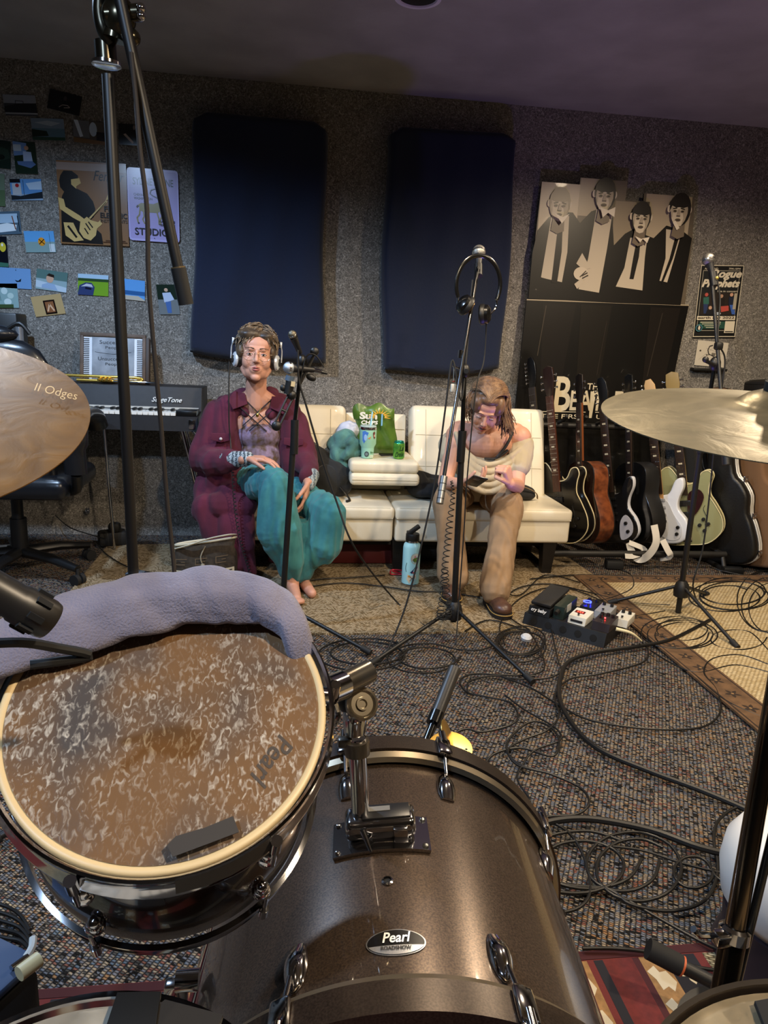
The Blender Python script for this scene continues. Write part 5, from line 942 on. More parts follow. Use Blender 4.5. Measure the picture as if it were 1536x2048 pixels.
blob('trousers', [('c', (1.12, 3.88, .46), (1.095, 3.44, .485), .108, .085), ('c', (1.095, 3.42, .48), (1.045, 3.30, .28), .086, .072), ('c', (1.045, 3.30, .28), (1.0, 3.20, .105), .072, .082), ('c', (.97, 3.88, .46), (.80, 3.48, .485), .105, .082), ('c', (.80, 3.46, .48), (.815, 3.42, .28), .083, .070), ('c', (.815, 3.42, .28), (.83, 3.38, .11), .070, .080), ('e', (1.04, 3.88, .46), (.19, .14, .09))],
     .0065, 4, KH, P2, folds(.006, (60, 60, 13), 15, .001))
def boot(x, y, rz, z0=.009):
    X = Matrix.Translation(V((x, y, z0))) @ rot(z=rz).to_4x4(); R = X.to_3x3(); t_ = lambda p: X @ V(p)
    o = blob('boot', [('c', t_((0, .06, .05)), t_((0, .07, .13)), .043, .045), ('c', t_((0, .055, .045)), t_((0, -.07, .040)), .040, .040), ('e', t_((0, -.085, .040)), (.047, .055, .034), R)], .005, 3, mat('4d3327', .4, noi=(20, .2), coat=.2), P2)
    b = MB(mat('1b1512', .7), X); b.prism([(p.x, p.y) for p in smooth_path([(0, .105, 0), (.036, .09, 0), (.040, .02, 0), (.050, -.06, 0), (.045, -.11, 0), (.02, -.138, 0), (-.02, -.138, 0), (-.045, -.11, 0), (-.050, -.06, 0), (-.040, .02, 0), (-.036, .09, 0)], 3, True)], (0, 0, 0), (1, 0, 0), (0, 1, 0), .024, None, bev=.002); b.build('sole', o)
    b = MB(mat('b5914a', .8), X); b.tube([(p.x*1.005, p.y*1.003, .021) for p in smooth_path([(.041, .02, 0), (.051, -.06, 0), (.046, -.11, 0), (.02, -.139, 0), (-.02, -.139, 0), (-.046, -.11, 0), (-.051, -.06, 0), (-.041, .02, 0)], 3)], .0018, None, 5); b.build('welt_stitching', o)
boot(1.0, 3.17, 4); boot(.815, 3.36, -8)
# long hair parted in the middle
def long_hair(X, s, par):
    T = lambda p: X @ (V(p)*s); R = X.to_3x3(); random.seed(21)
    blob('hair', [('e', T((0, .020, .052)), (.083*s, .096*s, .082*s), R), ('e', T((-.050, -.034, .048)), (.034*s, .050*s, .048*s), R), ('e', T((.054, -.032, .046)), (.034*s, .050*s, .050*s), R), ('e', T((0, -.046, .088)), (.050*s, .038*s, .028*s), R), ('e', T((.074, -.012, -.03)), (.020*s, .034*s, .06*s), R), ('e', T((-.062, .02, -.005)), (.026*s, .055*s, .06*s), R), ('e', T((.062, .02, -.005)), (.028*s, .055*s, .06*s), R), ('e', T((0, .075, -.01)), (.065*s, .035*s, .075*s), R)], .005, 3, hm('7a5a3e', '5a402b'), par)
    b = MB(hm('8a6846', '5a402b'))
    for i in range(950):
        side = -1 if random.random() < .42 else 1; u = random.random(); y0 = -.080+.17*u; part = V((random.uniform(-.002, .012)-.004, y0, 0))
        zt = .052+.088*sqrt(max(.02, 1-((y0-.018)/.106)**2)); p = V((part.x, y0, zt)); c0 = V((0, .018, .048)); pts = []
        lat = random.uniform(.55, 1.25); n_ = 9
        for k in range(n_):
            a = lat*1.45*k/(n_-1); r = .090+random.uniform(-.001, .004); yy = y0*(1-.25*k/(n_-1))+.012*k/(n_-1)
            yy += .090*(k/(n_-1)); ry = sqrt(max(.03, 1-((yy-.018)/.110)**2)); pts.append(T((side*(r*sin(a))*(.30+.70*ry)+part.x, yy, .052+r*ry*cos(a))))
        q = pts[-1].copy(); ln = random.uniform(.13, .20) if side > 0 else random.uniform(.10, .15); ph = random.uniform(0, 6); out = side*random.uniform(-.002, .010)
        for k in range(1, 8): q = q+V((out*.6+.0075*sin(ph*.3+u*5+k*1.1), -.004+.004*sin(ph+k*1.3), -ln/7)); pts.append(q.copy())
        b.tube(pts, lambda t: s*.0046*(1-.55*t), None, 5)
    b.build('hair_lock', par, 'long wavy brown hair locks', ang=80)
long_hair(X2, S2, P2)
b = MB(mat('1a1a1e', .25)); c_ = V((.868, 3.235, .632)); nz_ = V((.18, .40, .80)).normalized(); ly_ = V((.1, -.9, .42)); ly_ = (ly_-nz_*ly_.dot(nz_)).normalized(); R_ = Matrix((ly_.cross(nz_), ly_, nz_)).transposed(); b.box(c_, (.074, .150, .008), bev=.004, R=R_); t = thing('smartphone', 'dark smartphone held by the person in the beige blouse', 'phone', c_)
b.build('case', t); MB(mat('3f6b8f', .2, emit=.25)).box(c_+R_ @ V((0, 0, .0045)), (.066, .140, .0008), R=R_).build('screen', t); MB(mat('4a4a52', .2)).box(c_+R_ @ V((.012, .05, -.005)), (.03, .03, .003), bev=.001, R=R_).build('camera_bump', t)
# ================================================================ microphone stands
def plane_at(px, py, c, n, off=0.0):
    c = V(c); n = V(n).normalized(); d = ray(px, py); return CP+d*((c+n*off-CP).dot(n)/d.dot(n))
def mic58(tail, head, par=None, label=None, r=.0125, ball=.026, grille='9a9a98', name='microphone', ringcol='c4c4c4', group=None):
    tail, head = V(tail), V(head); d = (head-tail).normalized(); L = (head-tail).length; t = thing(name, label, 'microphone', tail, group)
    MB(mat('1d1d1f', .45)).lathe([(.001, 0), (.0105, 0), (.011, .01), (.0125*r/.0125, L*.35), (r*1.35, L-ball*1.5), (r*1.5, L-ball*1.3)], tail, d, n=20).build('handle', t)
    MB(mat(grille, .35, .8, bump=(900, .8, .001))).ell(head-d*ball*.6, (ball, ball, ball), None, None, 20, 14).build('grille', t)
    b = MB(mat(ringcol, .25, 1)); b.lathe([(ball*.95, -.004), (ball*1.03, -.003), (ball*1.03, .004), (ball*.95, .005)], head-d*ball*.7, d, n=24, caps=False); b.build('band', t); return t
def tripod(base, ends, t, hub_r=.026, leg_r=.0085, h=.12, col=None):
    col = col or BLK; base = V(base)
    MB(mat('131314', .5)).lathe([(hub_r*.6, h-.05), (hub_r*1.15, h-.045), (hub_r*1.25, h-.01), (hub_r, h+.02), (hub_r*.62, h+.035)], (base.x, base.y, 0), (0, 0, 1), n=18).build('tripod_hub', t)
    for e in ends:
        e = V(e); d = V((e.x-base.x, e.y-base.y, 0)).normalized(); s = V((base.x, base.y, h))+d*hub_r; e2 = V((e.x, e.y, .022)); lg = MB(col).cyl(s, e2, leg_r, n=12).build('leg', t)
        MB(RUB).cyl(e2-(e2-s).normalized()*.03, e2+(e2-s).normalized()*.015, leg_r*1.55, n=12).build('rubber_foot', lg)
# ---- left stand in front of the person in maroon
B = F(563, 1262); By = B.y
t = thing('microphone_stand', 'black microphone stand in front of the maroon coat with folded arms at its top', 'microphone stand', B)
top = W(601, 745, By); mid = W(589, 850, By)
MB(BLK).cyl((B.x, B.y, .06), mid, .0125).build('lower_pole', t); MB(BLKG).cyl(mid, top, .0085).build('upper_pole', t)
MB(BLK).cyl(mid-V((0, 0, .12)), mid+V((.001, 0, .02)), .0165).build('clutch', t)
tripod(B, [F(735, 1312), (B.x-.20, B.y-.22, 0), (B.x+.02, B.y+.33, 0)], t)
MB(BLK).ell(W(604, 722, By), (.020, .022, .026)).box(W(603, 735, By), (.03, .03, .04), bev=.006).build('boom_joint', t)
q0, q1 = W(630, 705, By), W(600, 768, By); MB(mat('2a2826', .5)).tube([q0, q1], .015, None, 10, flat=.45).build('flat_arm', t)
MB(BLK).ell(W(629, 703, By-.02), (.018, .012, .018)).build('pivot_knob', t)
MB(BLK).ell(W(622, 755, By-.01), (.022, .012, .014), None, rot(y=25)).build('pivot_knob', t)
q0, q1 = W(583, 790, By-.03), W(553, 852, By-.06); b = MB(BLK)
dd = (q1-q0).normalized(); sd = dd.cross(V((0, -1, 0))).normalized()
for s in (-1, 1): b.tube([q0+sd*.011*s, q1+sd*.011*s], .0045, None, 8)
b.tube([q0+dd*.07-sd*.011, q0+dd*.07+sd*.011], .005, None, 8).ell(q1, (.020, .014, .020)).ell(q0, (.020, .018, .020)); b.build('slotted_arm', t)
MB(mat('4b5a6a', .4)).cyl(W(581, 752, By-.03), W(578, 762, By-.03), .0175).build('blue_band', t)
MB(BLK).cyl(W(581, 762, By-.03), W(576, 788, By-.03), .018).build('arm_clamp', t); MB(mat('cdb98d', .6)).box(W(586, 768, By-.052), (.016, .003, .020), R=rot(y=8)).build('paper_label', t)
MB(BLK).ell(W(566, 776, By-.03), (.012, .010, .014)).build('thumb_screw', t)
b = MB(RUB); b.tube([W(600, 765, By-.02), W(612, 715, By-.03), W(630, 710, By-.03), W(648, 735, By-.02)], .003, None, 8, k=5); b.build('lead_wire', t)
mic58(W(600, 706, By), W(583, 665, By-.06), label='slim black microphone pointing up at the top of the left stand', grille='6d675a', ball=.017, r=.012)
t2 = mic58(W(628, 740, By-.0), W(571, 735, By-.03), label='silver-headed microphone lying level across the left stand', grille='b9c2cc', ball=.024)
MB(CHR).cyl(W(626, 740, By), W(643, 744, By), .0095).build('connector', t2); MB(BLK).cyl(W(643, 744, By), W(655, 747, By), .008, r1=.005).build('cable_boot', t2)
MB(RUB).tube([W(596, 700, By-.03), W(598, 760, By-.03), W(612, 810, By-.03), W(640, 905, By-.03), W(672, 1000, By-.05), W(712, 1100, By-.07), F(790, 1200, .03), F(850, 1252, .006), F(890, 1262, .006)], .0042, None, 8, k=8).build('microphone_cable', None, 'black cable falling from the left stand across the sofa front to the middle stand', 'cable')
# ---- middle stand
B = F(905, 1268); By = B.y; t = thing('microphone_stand', 'black and chrome boom microphone stand in front of the person in beige', 'microphone stand', B)
clutch = W(925, 862, By); jt = W(929, 742, By)
MB(BLK).cyl((B.x, B.y, .06), clutch, .0135).build('lower_pole', t); MB(BLK).cyl(clutch-V((0, 0, .13)), clutch, .0175).build('clutch', t); MB(BLKG).cyl(clutch, jt, .0095).build('upper_pole', t)
tripod(B, [F(745, 1335), F(1060, 1370), (B.x+.05, B.y+.33, 0)], t, .030)
MB(BLK).ell(jt, (.022, .025, .030)).cyl(jt+V((0, -.03, 0)), jt+V((.02, .035, 0)), .010).build('boom_joint', t)
g0, g1 = W(880, 1002, By-.26), W(887, 950, By-.20); tp = W(956, 535, By+.16)
ax = (tp-g0).normalized(); 
MB(BLKG).cyl(g0, tp, .0078).build('boom_arm', t); MB(mat('8d8c8a', .3, .8)).cyl(g0-ax*.01, g0+ax*.10, .0145).build('counterweight', t)
for k in (.0, .03, .06): MB(BLK).cyl(g0+ax*(k+.008), g0+ax*(k+.011), .0150).build('weight_groove', t)
pj = W(921, 715, By); MB(CHR).cyl(W(921, 700, By), W(919, 716, By), .0095).build('collar', t)
b = MB(CHR); b.cyl(W(908, 733, By-.01), W(923, 738, By-.01), .004).ell(W(908, 731, By-.01), .007); b.build('clip_hook', t)
t5 = thing('cable_tag', 'white plug hanging on a short wire from the middle stand', 'plug', W(907, 770, By-.01)); MB(mat('cfcabb', .5)).box(W(906, 776, By-.01), (.020, .016, .034), bev=.004).build('plug_body', t5); MB(mat('a9a397', .5)).cyl(W(908, 734, By-.01), W(907, 764, By-.01), .0016).build('wire', t5); MB(mat('7a2f20', .4)).ell(W(907, 763, By-.01), (.006, .006, .004)).build('strain_relief', t5)
m5 = mic58(W(957, 548, By+.16), W(958, 497, By+.24), label='round-headed microphone on top of the middle boom with headphones hung on it', grille='a9a79f', ball=.0275)
MB(BLK).cyl(W(957, 552, By+.155), W(957, 530, By+.185), .0175).build('clip', m5)
# headphones hung on the middle microphone
hc = W(957, 570, By+.10); t = thing('headphones', 'black headphones hanging by their band from the middle microphone', 'headphones', hc); rr = .100
R_ = rot(z=12)
b = MB(BLKG); b.tube([hc+R_ @ V((rr*cos(a)*1.0, .0, rr*sin(a)*1.15)) for a in [radians(-28+236*i/30) for i in range(31)]], .0055, None, 10, flat=1.6); b.build('headband', t)
for k in (-1, 1):
    c_ = hc+R_ @ V((k*.045-.01, -.01 if k < 0 else .01, -.085-.03*(k > 0))); ax = (R_ @ V((k, -.35*k-.35, .55*(k < 0)+.1))).normalized()
    MB(BLK).lathe([(.018, -.014), (.036, -.014), (.043, -.004), (.043, .008), (.036, .014)], c_, -ax, n=28).build('ear_cushion', t)
    cp = MB(BLKG).lathe([(.040, .010), (.038, .022), (.025, .032), (.001, .034)], c_, ax, n=28).build('ear_cup', t)
    if k < 0: MB(mat('8d6a3a', .25, .6)).lathe([(.020, -.015), (.034, -.0155), (.034, -.0165), (.020, -.016)], c_, -ax*-1, n=28).build('gold_ring', cp)
    e_ = hc+R_ @ V((k*rr*.88, 0, -.055)); MB(CHR).tube([e_, e_+V((0, 0, -.03)), c_+ax*.03], .004, None, 8, k=3).build('slider', t)
MB(RUB).tube([hc+V((.05, .02, -.12)), hc+V((.052, .02, -.30)), W(952, 780, By), W(934, 960, By-.02), W(928, 1060, By-.02), W(918, 1200, By-.03), F(912, 1290, .01)], .003, None, 8, k=8).build('headphone_cable', None, 'thin black cable hanging from the headphones down along the middle stand', 'cable')
MB(RUB).tube([W(945, 560, By+.14), W(938, 640, By+.08), W(932, 720, By+.02), W(922, 800, By-.04), W(905, 720, By-.02), W(893, 800, By-.04), W(872, 950, By-.05), W(845, 1080, By-.08), W(812, 1210, By-.12), F(775, 1300, .02), F(748, 1337, .006)], .004, None, 8, k=7).build('microphone_cable', None, 'black microphone cable sweeping left from the middle boom to the carpet', 'cable')
b = MB(RUB); pts = smooth_path([W(903, 962, By-.1), W(906, 990, By-.1), W(900, 1040, By-.1), W(895, 1090, By-.1), W(889, 1140, By-.1), W(886, 1190, By-.1), W(880, 1228, By-.1), W(888, 1238, By-.1), W(897, 1225, By-.1), W(893, 1180, By-.1), W(890, 1140, By-.1)], 44)
b.tube([p+V((.0135*cos(i*.62), .013*sin(i*.62), .004*sin(i*.62)))*(1 if i > 70 else .55) if False else p+V((.0135*cos(i*.62), .013*sin(i*.62), 0))*min(1, .3+i/140) for i, p in enumerate(pts)], .0022, None, 5); b.build('coiled_cable', None, 'springy coiled black cable looping down beside the middle stand', 'cable')
# ---- right stand
B = F(1355, 1232); By = B.y; t = thing('microphone_stand', 'black boom microphone stand on the cream rug at the right', 'microphone stand', B)
c1 = W(1403, 885, By); jt = W(1430, 728, By)
MB(BLK).cyl((B.x, B.y, .02), c1, .0135).build('lower_pole', t); MB(BLK).cyl(c1-V((0, 0, .05)), c1+V((0, 0, .03)), .018).build('clutch', t); MB(BLKG).cyl(c1, jt, .0095).build('upper_pole', t)
tripod(B, [F(1470, 1300), F(1222, 1212), F(1412, 1195)], t, .030, h=.15)
MB(BLK).ell(jt, (.026, .024, .034)).box(W(1437, 692, By), (.035, .03, .035), bev=.008).build('boom_joint', t)
MB(BLK).tube([W(1428, 730, By-.02), W(1412, 722, By-.04)], .009, None, 8).ell(W(1411, 719, By-.04), .014).build('wing_knob', t)
g0 = W(1453, 925, By-.16); tp = W(1424, 556, By+.10); MB(BLK).cyl(g0, tp, .0085).build('boom_arm', t); a_ = (tp-g0).normalized(); MB(BLK).cyl(g0-a_*.01, g0+a_*.13, .020).build('counterweight', t)
m6 = mic58(W(1428, 560, By+.10), W(1415, 512, By+.14), label='round-headed microphone on the right boom in front of the band poster', grille='8d8b86', ball=.0285, r=.013)
MB(BLK).cyl(W(1429, 572, By+.09), W(1425, 545, By+.11), .019).build('clip', m6); MB(mat('c9b35a', .3, .6)).ell(W(1434, 556, By+.08), (.008, .006, .008)).build('brass_ring', m6)
MB(RUB).tube([W(1434, 560, By+.08), W(1440, 600, By+.06), W(1436, 680, By), W(1450, 720, By), W(1440, 800, By-.02), W(1428, 900, By-.03), W(1418, 1000, By-.04), W(1405, 1100, By-.05), W(1386, 1170, By-.06), F(1400, 1215, .006)], .0038, None, 8, k=8).build('microphone_cable', None, 'black cable hanging from the right boom microphone to the cream rug', 'cable')
# ---- tall foreground stand at the left
Y0 = 1.80; pb = W(273, 1165, Y0); pt = W(216, 150, Y0); t = thing('overhead_stand', 'tall black boom stand reaching to the ceiling at the left foreground', 'microphone stand', (pb.x, Y0, 0))
pl = mat('120f0d', .45); b = MB(pl); b.cyl((pb.x, Y0, .03), pt, .0135); b.build('pole', t)
MB(CHR).lathe([(.020, -.006), (.026, -.004), (.026, .004), (.020, .006)], W(272, 1149, Y0), (0, 0, 1), n=28).build('lower_ring', t)
MB(mat('3a352b', .25, .9)).cyl(W(213, 128, Y0), W(210, 84, Y0), .023).build('top_sleeve', t); MB(CHR).lathe([(.022, -.004), (.031, -.003), (.031, .003), (.022, .005)], W(213, 128, Y0), (0, 0, 1), n=28).build('ring_clamp', t)
b = MB(mat('4a4334', .22, .9)); b.ell(W(238, 32, Y0-.03), (.036, .03, .04)).cyl(W(212, 30, Y0-.04), W(282, 25, Y0-.04), .017).cyl(W(228, 80, Y0-.02), W(238, 20, Y0-.02), .024).ell(W(262, 75, Y0-.05), (.020, .018, .018)); b.build('boom_clamp', t)
for q in ((282, 16), (282, 32), (252, 72)): MB(CHR).ell(W(q[0], q[1], Y0-.06), .010).build('wing_bolt', t)
MB(mat('3a352b', .3, .9)).tube([W(205, -30, Y0-.02), W(200, 20, Y0-.02), W(208, 60, Y0-.02), W(222, 84, Y0-.01)], .016, None, 12, k=4).build('curved_bracket', t)
e0 = W(232, -40, Y0-.07); e1 = W(368, 590, Y0-.02); MB(pl).cyl(e0, e1, .0125).build('boom_arm', t); a_ = (e1-e0).normalized(); MB(mat('0b0a09', .7)).cyl(e1-a_*.060, e1+a_*.022, .0175).build('rubber_grip', t); MB(mat('8d7a5a', .3, .8)).cyl(e1-a_*.063, e1-a_*.060, .0170).build('grip_ring', t)
tripod((pb.x, Y0, 0), [(pb.x-.33, Y0-.20, 0), (pb.x+.30, Y0-.22, 0), (pb.x-.02, Y0+.35, 0)], t, .03, .010)
MB(mat('241c17', .7)).tube([W(262, 105, Y0-.08), W(272, 200, Y0-.08), W(280, 300, Y0-.08), W(294, 420, Y0-.08), W(297, 560, Y0-.08), W(308, 700, Y0-.08), W(322, 850, Y0-.08), W(334, 1000, Y0-.08), W(350, 1160, Y0-.1), W(372, 1500, Y0-.2), F(420, 1750, .006)], .0052, None, 8, k=6).build('microphone_cable', None, 'dark brown cable hanging straight down from the tall boom stand', 'cable')
# ================================================================ pedalboard
P0, P1_ = F(1043, 1250), F(1208, 1297); xd = (P1_-P0).normalized(); yd = V((-xd.y, xd.x, 0)); LP = (P1_-P0).length; XP = Matrix((xd, yd, V((0, 0, 1)))).transposed().to_4x4(); XP.translation = P0; RP = XP.to_3x3()
t = thing('pedalboard', 'black plastic pedalboard with round cable holes beside the beige rug', 'pedalboard', P0+xd*.2+yd*.15)
b = MB(mat('141415', .5), XP); b.prism([(0, 0), (.30, 0), (.27, .060), (.02, .060)], (0, 0, 0), (0, 1, 0), (0, 0, 1), LP, None, bev=.006); b.build('board_body', t)
for i in range(5): MB(mat('030303', .9), XP).lathe([(.016, 0), (.0001, .0005)], (.055+i*(LP-.11)/4, .0078, .030), (0, -.95, .3), n=22).build('cable_hole', t)
def pedal(name, label, x, y, w, d, h, col, knobs=(), led=None, foot=True, rz=0, extra=None, z=.061, cat='effects pedal'):
    t = thing(name, label, cat, XP @ V((x, y, z)), 'effects pedals on the pedalboard'); X = XP @ Matrix.Translation(V((x, y, z))) @ rot(z=rz).to_4x4()
    MB(mat(col, .4, coat=.2), X).prism([(-d/2, 0), (d/2, 0), (d/2, h), (-d/2+.01, h*.8)], (-w/2, 0, 0), (0, 1, 0), (0, 0, 1), w, None, bev=.003).build('housing', t)
    for kx, ky in knobs: MB(mat('17171a', .4), X).lathe([(.008, 0), (.0075, .013), (.001, .014)], (kx, ky, h*.95), (0, 0, 1), n=16).build('knob', t)
    if led: MB(mat(led, .3, emit=14), X).ell((0, -.005, h*.95+.003), (.0035, .0035, .003)).build('indicator_light', t)
    if foot: MB(CHR, X).cyl((0, -d*.28, h*.7), (0, -d*.28, h*.95+.006), .006).build('foot_switch', t)
    return t, X
w_, Xw = pedal('wah_pedal', 'black rocker wah pedal with white script lettering at the left of the pedalboard', .070, .135, .105, .235, .045, '151516', foot=False)
MB(mat('1a1a1b', .6, bump=(300, .6, .001)), Xw).box((0, .01, .062), (.098, .225, .016), bev=.005, R=rot(x=7)).build('treadle', w_)
MB(mat('eeeeee', .5), Xw).text('cry baby', (-.038, -.1195, .012), (.076, 0, 0), (0, .006, .020), None, .2, .03).build('lettering', w_)
g_, Xg = pedal('volume_box', 'dark green metal box with a pale panel standing between the pedals', .155, .12, .052, .16, .070, '1e2a24', foot=False); MB(mat('a9ab9f', .5), Xg).box((.0268, -.02, .045), (.002, .05, .035)).build('meter_panel', g_)
MB(BLK, Xg).cyl((0, -.082, .04), (0, -.11, .035), .010).build('plug', g_)
pedal('effects_pedal', 'black pedal with a glowing blue light at the back of the pedalboard', .235, .235, .07, .11, .045, '17171b', ((-.018, .03), (.018, .03)), '3540ff')
MB(mat('2a35ff', .3, emit=9), XP).lathe([(.016, 0), (.019, .001), (.019, .004), (.016, .005)], (.225, .215, .112), (0, 0, 1), n=24, caps=False).build('light_ring', None, 'glowing blue ring light on the back pedal', 'light')
wp_, Xq = pedal('effects_pedal', 'white pedal with red lit display at the front of the pedalboard', .245, .085, .082, .105, .042, 'd8d4c6', (), None); MB(mat('5a1512', .3), Xq).box((-.008, .010, .0385), (.045, .026, .002), R=rot(x=5)).build('display_window', wp_)
for i in range(3): MB(mat('ff3020', .3, emit=10), Xq).box((-.018+i*.011, .010, .0400), (.005, .010, .001)).build('lit_digit', wp_)
MB(mat('26262a', .5), Xq).box((.0, -.0515, .016), (.055, .003, .010), R=rot(x=0)).build('front_print', wp_)
pedal('effects_pedal', 'grey pedal with two dark knobs behind the white pedal', .31, .22, .07, .115, .045, '8c8e90', ((-.018, .035), (.018, .035)))
pedal('effects_pedal', 'dark pedal with a red light and chrome knobs near the right end of the board', .355, .09, .080, .12, .045, '2b2325', ((-.025, .03), (0, .035), (.025, .03), (-.02, 0)), 'ff2a2a')
pedal('effects_pedal', 'small cream pedal hanging over the right end of the pedalboard', .405, .20, .065, .11, .040, 'cfccc0', ((-.015, .03), (.015, .03)))
pl_ = thing('jack_plug', 'cream jack plug curving out of the right end of the pedalboard', 'plug', XP @ V((.42, .03, .08))); MB(mat('d8caa0', .5)).tube([F(1232, 1258, .095), F(1262, 1266, .085), F(1283, 1282, .045)], lambda q: .0085*(1-.55*q), None, 12, k=5).build('sleeve', pl_)
lb = F(1140, 1192, .16)
l = bpy.data.lights.new('pedal_glow', 'SPOT'); l.energy = 25; l.color = (.25, .18, 1); l.spot_size = radians(105); l.spot_blend = 1; l.shadow_soft_size = .02
o = bpy.data.objects.new('pedal_glow', l); COL.objects.link(o); o.location = lb; o.rotation_euler = (V((.2, .15, 1))).to_track_quat('-Z', 'Y').to_euler()
# ================================================================ cables on the floor
NC = [0]
def cable(px, label, r=.0036, k=6, closed=False, name='cable', col=None, z=None, jit=0):
    NC[0] += 1; zb = .010 if z is None else z; n = len(px); pts = []
    for i, q in enumerate(px): h = zb+r+(.004*abs(sin(i*1.7+NC[0]))); pts.append(F(q[0], q[1], h))
    return MB(col or mat('0f0e0d', .42)).tube(pts, r, None, 8, closed, k=k).build(name, None, label, 'cable')
def coil(cx, cy, rx, ry, n, label, r=.0034, seed=0, tail=None):
    random.seed(seed); px = []; 
    for i in range(n*9):
        a = 2*pi*i/9; w = 1+.16*sin(i*.37+seed)+.10*sin(i*.11); px.append((cx+rx*w*cos(a)+rx*.12*sin(i*.21+seed), cy+ry*w*sin(a)+ry*.25*sin(i*.15)))
    px += tail or []; return cable(px, label, r, 4, name='coiled_cable')
cable([(1560, 1650), (1490, 1618), (1400, 1580), (1300, 1543), (1200, 1500), (1150, 1455), (1120, 1400), (1122, 1350), (1140, 1322), (1190, 1305), (1280, 1292), (1345, 1278), (1420, 1240)], 'thick black snake cable curving from the cymbal stand up to the cream rug', .0085)
cable([(1283, 1283), (1296, 1300), (1285, 1325), (1200, 1348), (1140, 1358), (1110, 1390), (1118, 1430), (1095, 1460), (1050, 1478), (1016, 1500), (1035, 1530), (1090, 1545)], 'black instrument cable leaving the cream jack plug and looping left', .0036)
cable([(1098, 1232), (1106, 1275), (1116, 1320), (1122, 1342), (1095, 1356), (1040, 1358), (985, 1352), (940, 1362), (935, 1385)], 'black cable running from the dark green box down the speckled carpet', .0034)
cable([(1000, 1352), (1060, 1375), (1110, 1405), (1180, 1440), (1300, 1458), (1400, 1455), (1440, 1425), (1433, 1380), (1408, 1345), (1425, 1318), (1480, 1310), (1540, 1330), (1600, 1350)], 'long black cable crossing the brown rug border in a wide bend', .0036)
cable([(905, 1488), (912, 1466), (935, 1458), (965, 1464), (1020, 1450), (1036, 1432), (1020, 1405), (975, 1394), (935, 1385), (920, 1362), (945, 1348), (1000, 1350), (1070, 1352)], 'black cable rising to the small brass discs behind the bass drum', .0038)
cable([(962, 1545), (985, 1510), (1040, 1496), (1105, 1512), (1118, 1480), (1098, 1452), (1060, 1444), (1018, 1478), (1016, 1508), (1045, 1532), (1100, 1548), (1160, 1575), (1178, 1605), (1155, 1628), (1100, 1633), (1062, 1640)], 'black cable in figure-eight loops beside the far bass drum hoop', .0038)
cable([(1012, 1590), (1060, 1602), (1035, 1560), (1045, 1530), (1070, 1500), (1120, 1480), (1110, 1455), (1050, 1420), (1010, 1390)], 'thin black cable winding beside the bass drum toward the tripod', .0032)
cable([(1062, 1672), (1095, 1645), (1180, 1638), (1300, 1660), (1400, 1695), (1490, 1712), (1580, 1700)], 'thick black cable running right from the bass drum across the carpet', .0095)
coil(1168, 1718, 92, 52, 2, 'black cable loops lying nearest the right side of the bass drum', .0042, 2)
coil(1262, 1722, 78, 58, 2, 'black cable loops on the carpet between the bass drum and the cymbal stand', .0042, 5)
coil(1385, 1738, 36, 30, 1, 'small single black cable loop near the white stool', .0038, 7, [(1440, 1760), (1500, 1765)])
cable([(1062, 1680), (1100, 1760), (1215, 1778), (1260, 1808), (1340, 1822), (1410, 1800), (1436, 1740), (1428, 1680), (1438, 1640), (1480, 1613), (1560, 1612)], 'black cable making the large outer curve around the loops at right', .0042)
cable([(1108, 1828), (1158, 1815), (1180, 1782), (1170, 1720), (1140, 1668), (1090, 1638), (1028, 1618)], 'black cable passing under the near side of the bass drum', .0040)
cable([(1216, 1778), (1310, 1832), (1400, 1882), (1450, 1905)], 'black cable running to the foot of the cymbal stand clamp', .0036)
cable([(1165, 1897), (1230, 1897), (1300, 1905), (1360, 1925), (1430, 1940), (1530, 1935), (1600, 1930)], 'black cable lying along the upper edge of the red striped rug', .0040)
cable([(1190, 1690), (1280, 1700), (1360, 1725), (1440, 1745), (1540, 1760)], 'thin straight black cable under the loops pointing to the white stool', .0034)
coil(735, 1303, 76, 26, 2, 'black cable loops on the carpet left of the middle tripod', .0040, 3)
coil(855, 1312, 60, 24, 2, 'black cable tangle beneath the left leg of the middle tripod', .0036, 9, [(960, 1300), (1000, 1285)])
coil(1040, 1285, 44, 26, 4, 'bundled black cable coil in front of the wah pedal', .0034, 4, [(1090, 1330), (1060, 1350), (1000, 1350)])
coil(1362, 1266, 60, 26, 4, 'round black cable coil on the brown rug border', .0036, 6)
coil(1462, 1190, 66, 26, 5, 'thick round coil of black cable on the cream rug by the cases', .0042, 8)
coil(1540, 1205, 50, 50, 3, 'messy black cable heap at the right edge of the cream rug', .0036, 12)
coil(1470, 1275, 50, 20, 1, 'loose black cable loop past the right tripod leg on the cream rug', .0034, 14, [(1536, 1300)])
cable([(930, 1262), (980, 1240), (1060, 1262), (1020, 1235), (1010, 1200), (1040, 1175), (1100, 1168), (1180, 1185), (1260, 1205), (1340, 1210)], 'black cable arching behind the pedalboard onto the cream rug', .0036)
cable([(1010, 1290), (1000, 1250), (1030, 1205), (1075, 1180), (1130, 1175), (1200, 1200), (1240, 1225), (1300, 1240)], 'black cable rounding the left end of the pedalboard', .0034)
cable([(1060, 1158), (1150, 1150), (1260, 1152), (1380, 1155), (1540, 1162)], 'straight black cable along the back edge of the cream rug', .0040)
cable([(1240, 1140), (1262, 1150), (1265, 1175), (1225, 1195), (1185, 1205), (1180, 1220), (1240, 1235), (1330, 1222)], 'black cable looping from the foot pedal onto the cream rug', .0034)
cable([(1420, 1135), (1445, 1142), (1500, 1150), (1540, 1135)], 'thin black lead of the adapter brick', .0030)
cable([(575, 1168), (640, 1158), (700, 1155), (770, 1150)], 'braided black lead on the jute rug ending at the red clip', .0034)
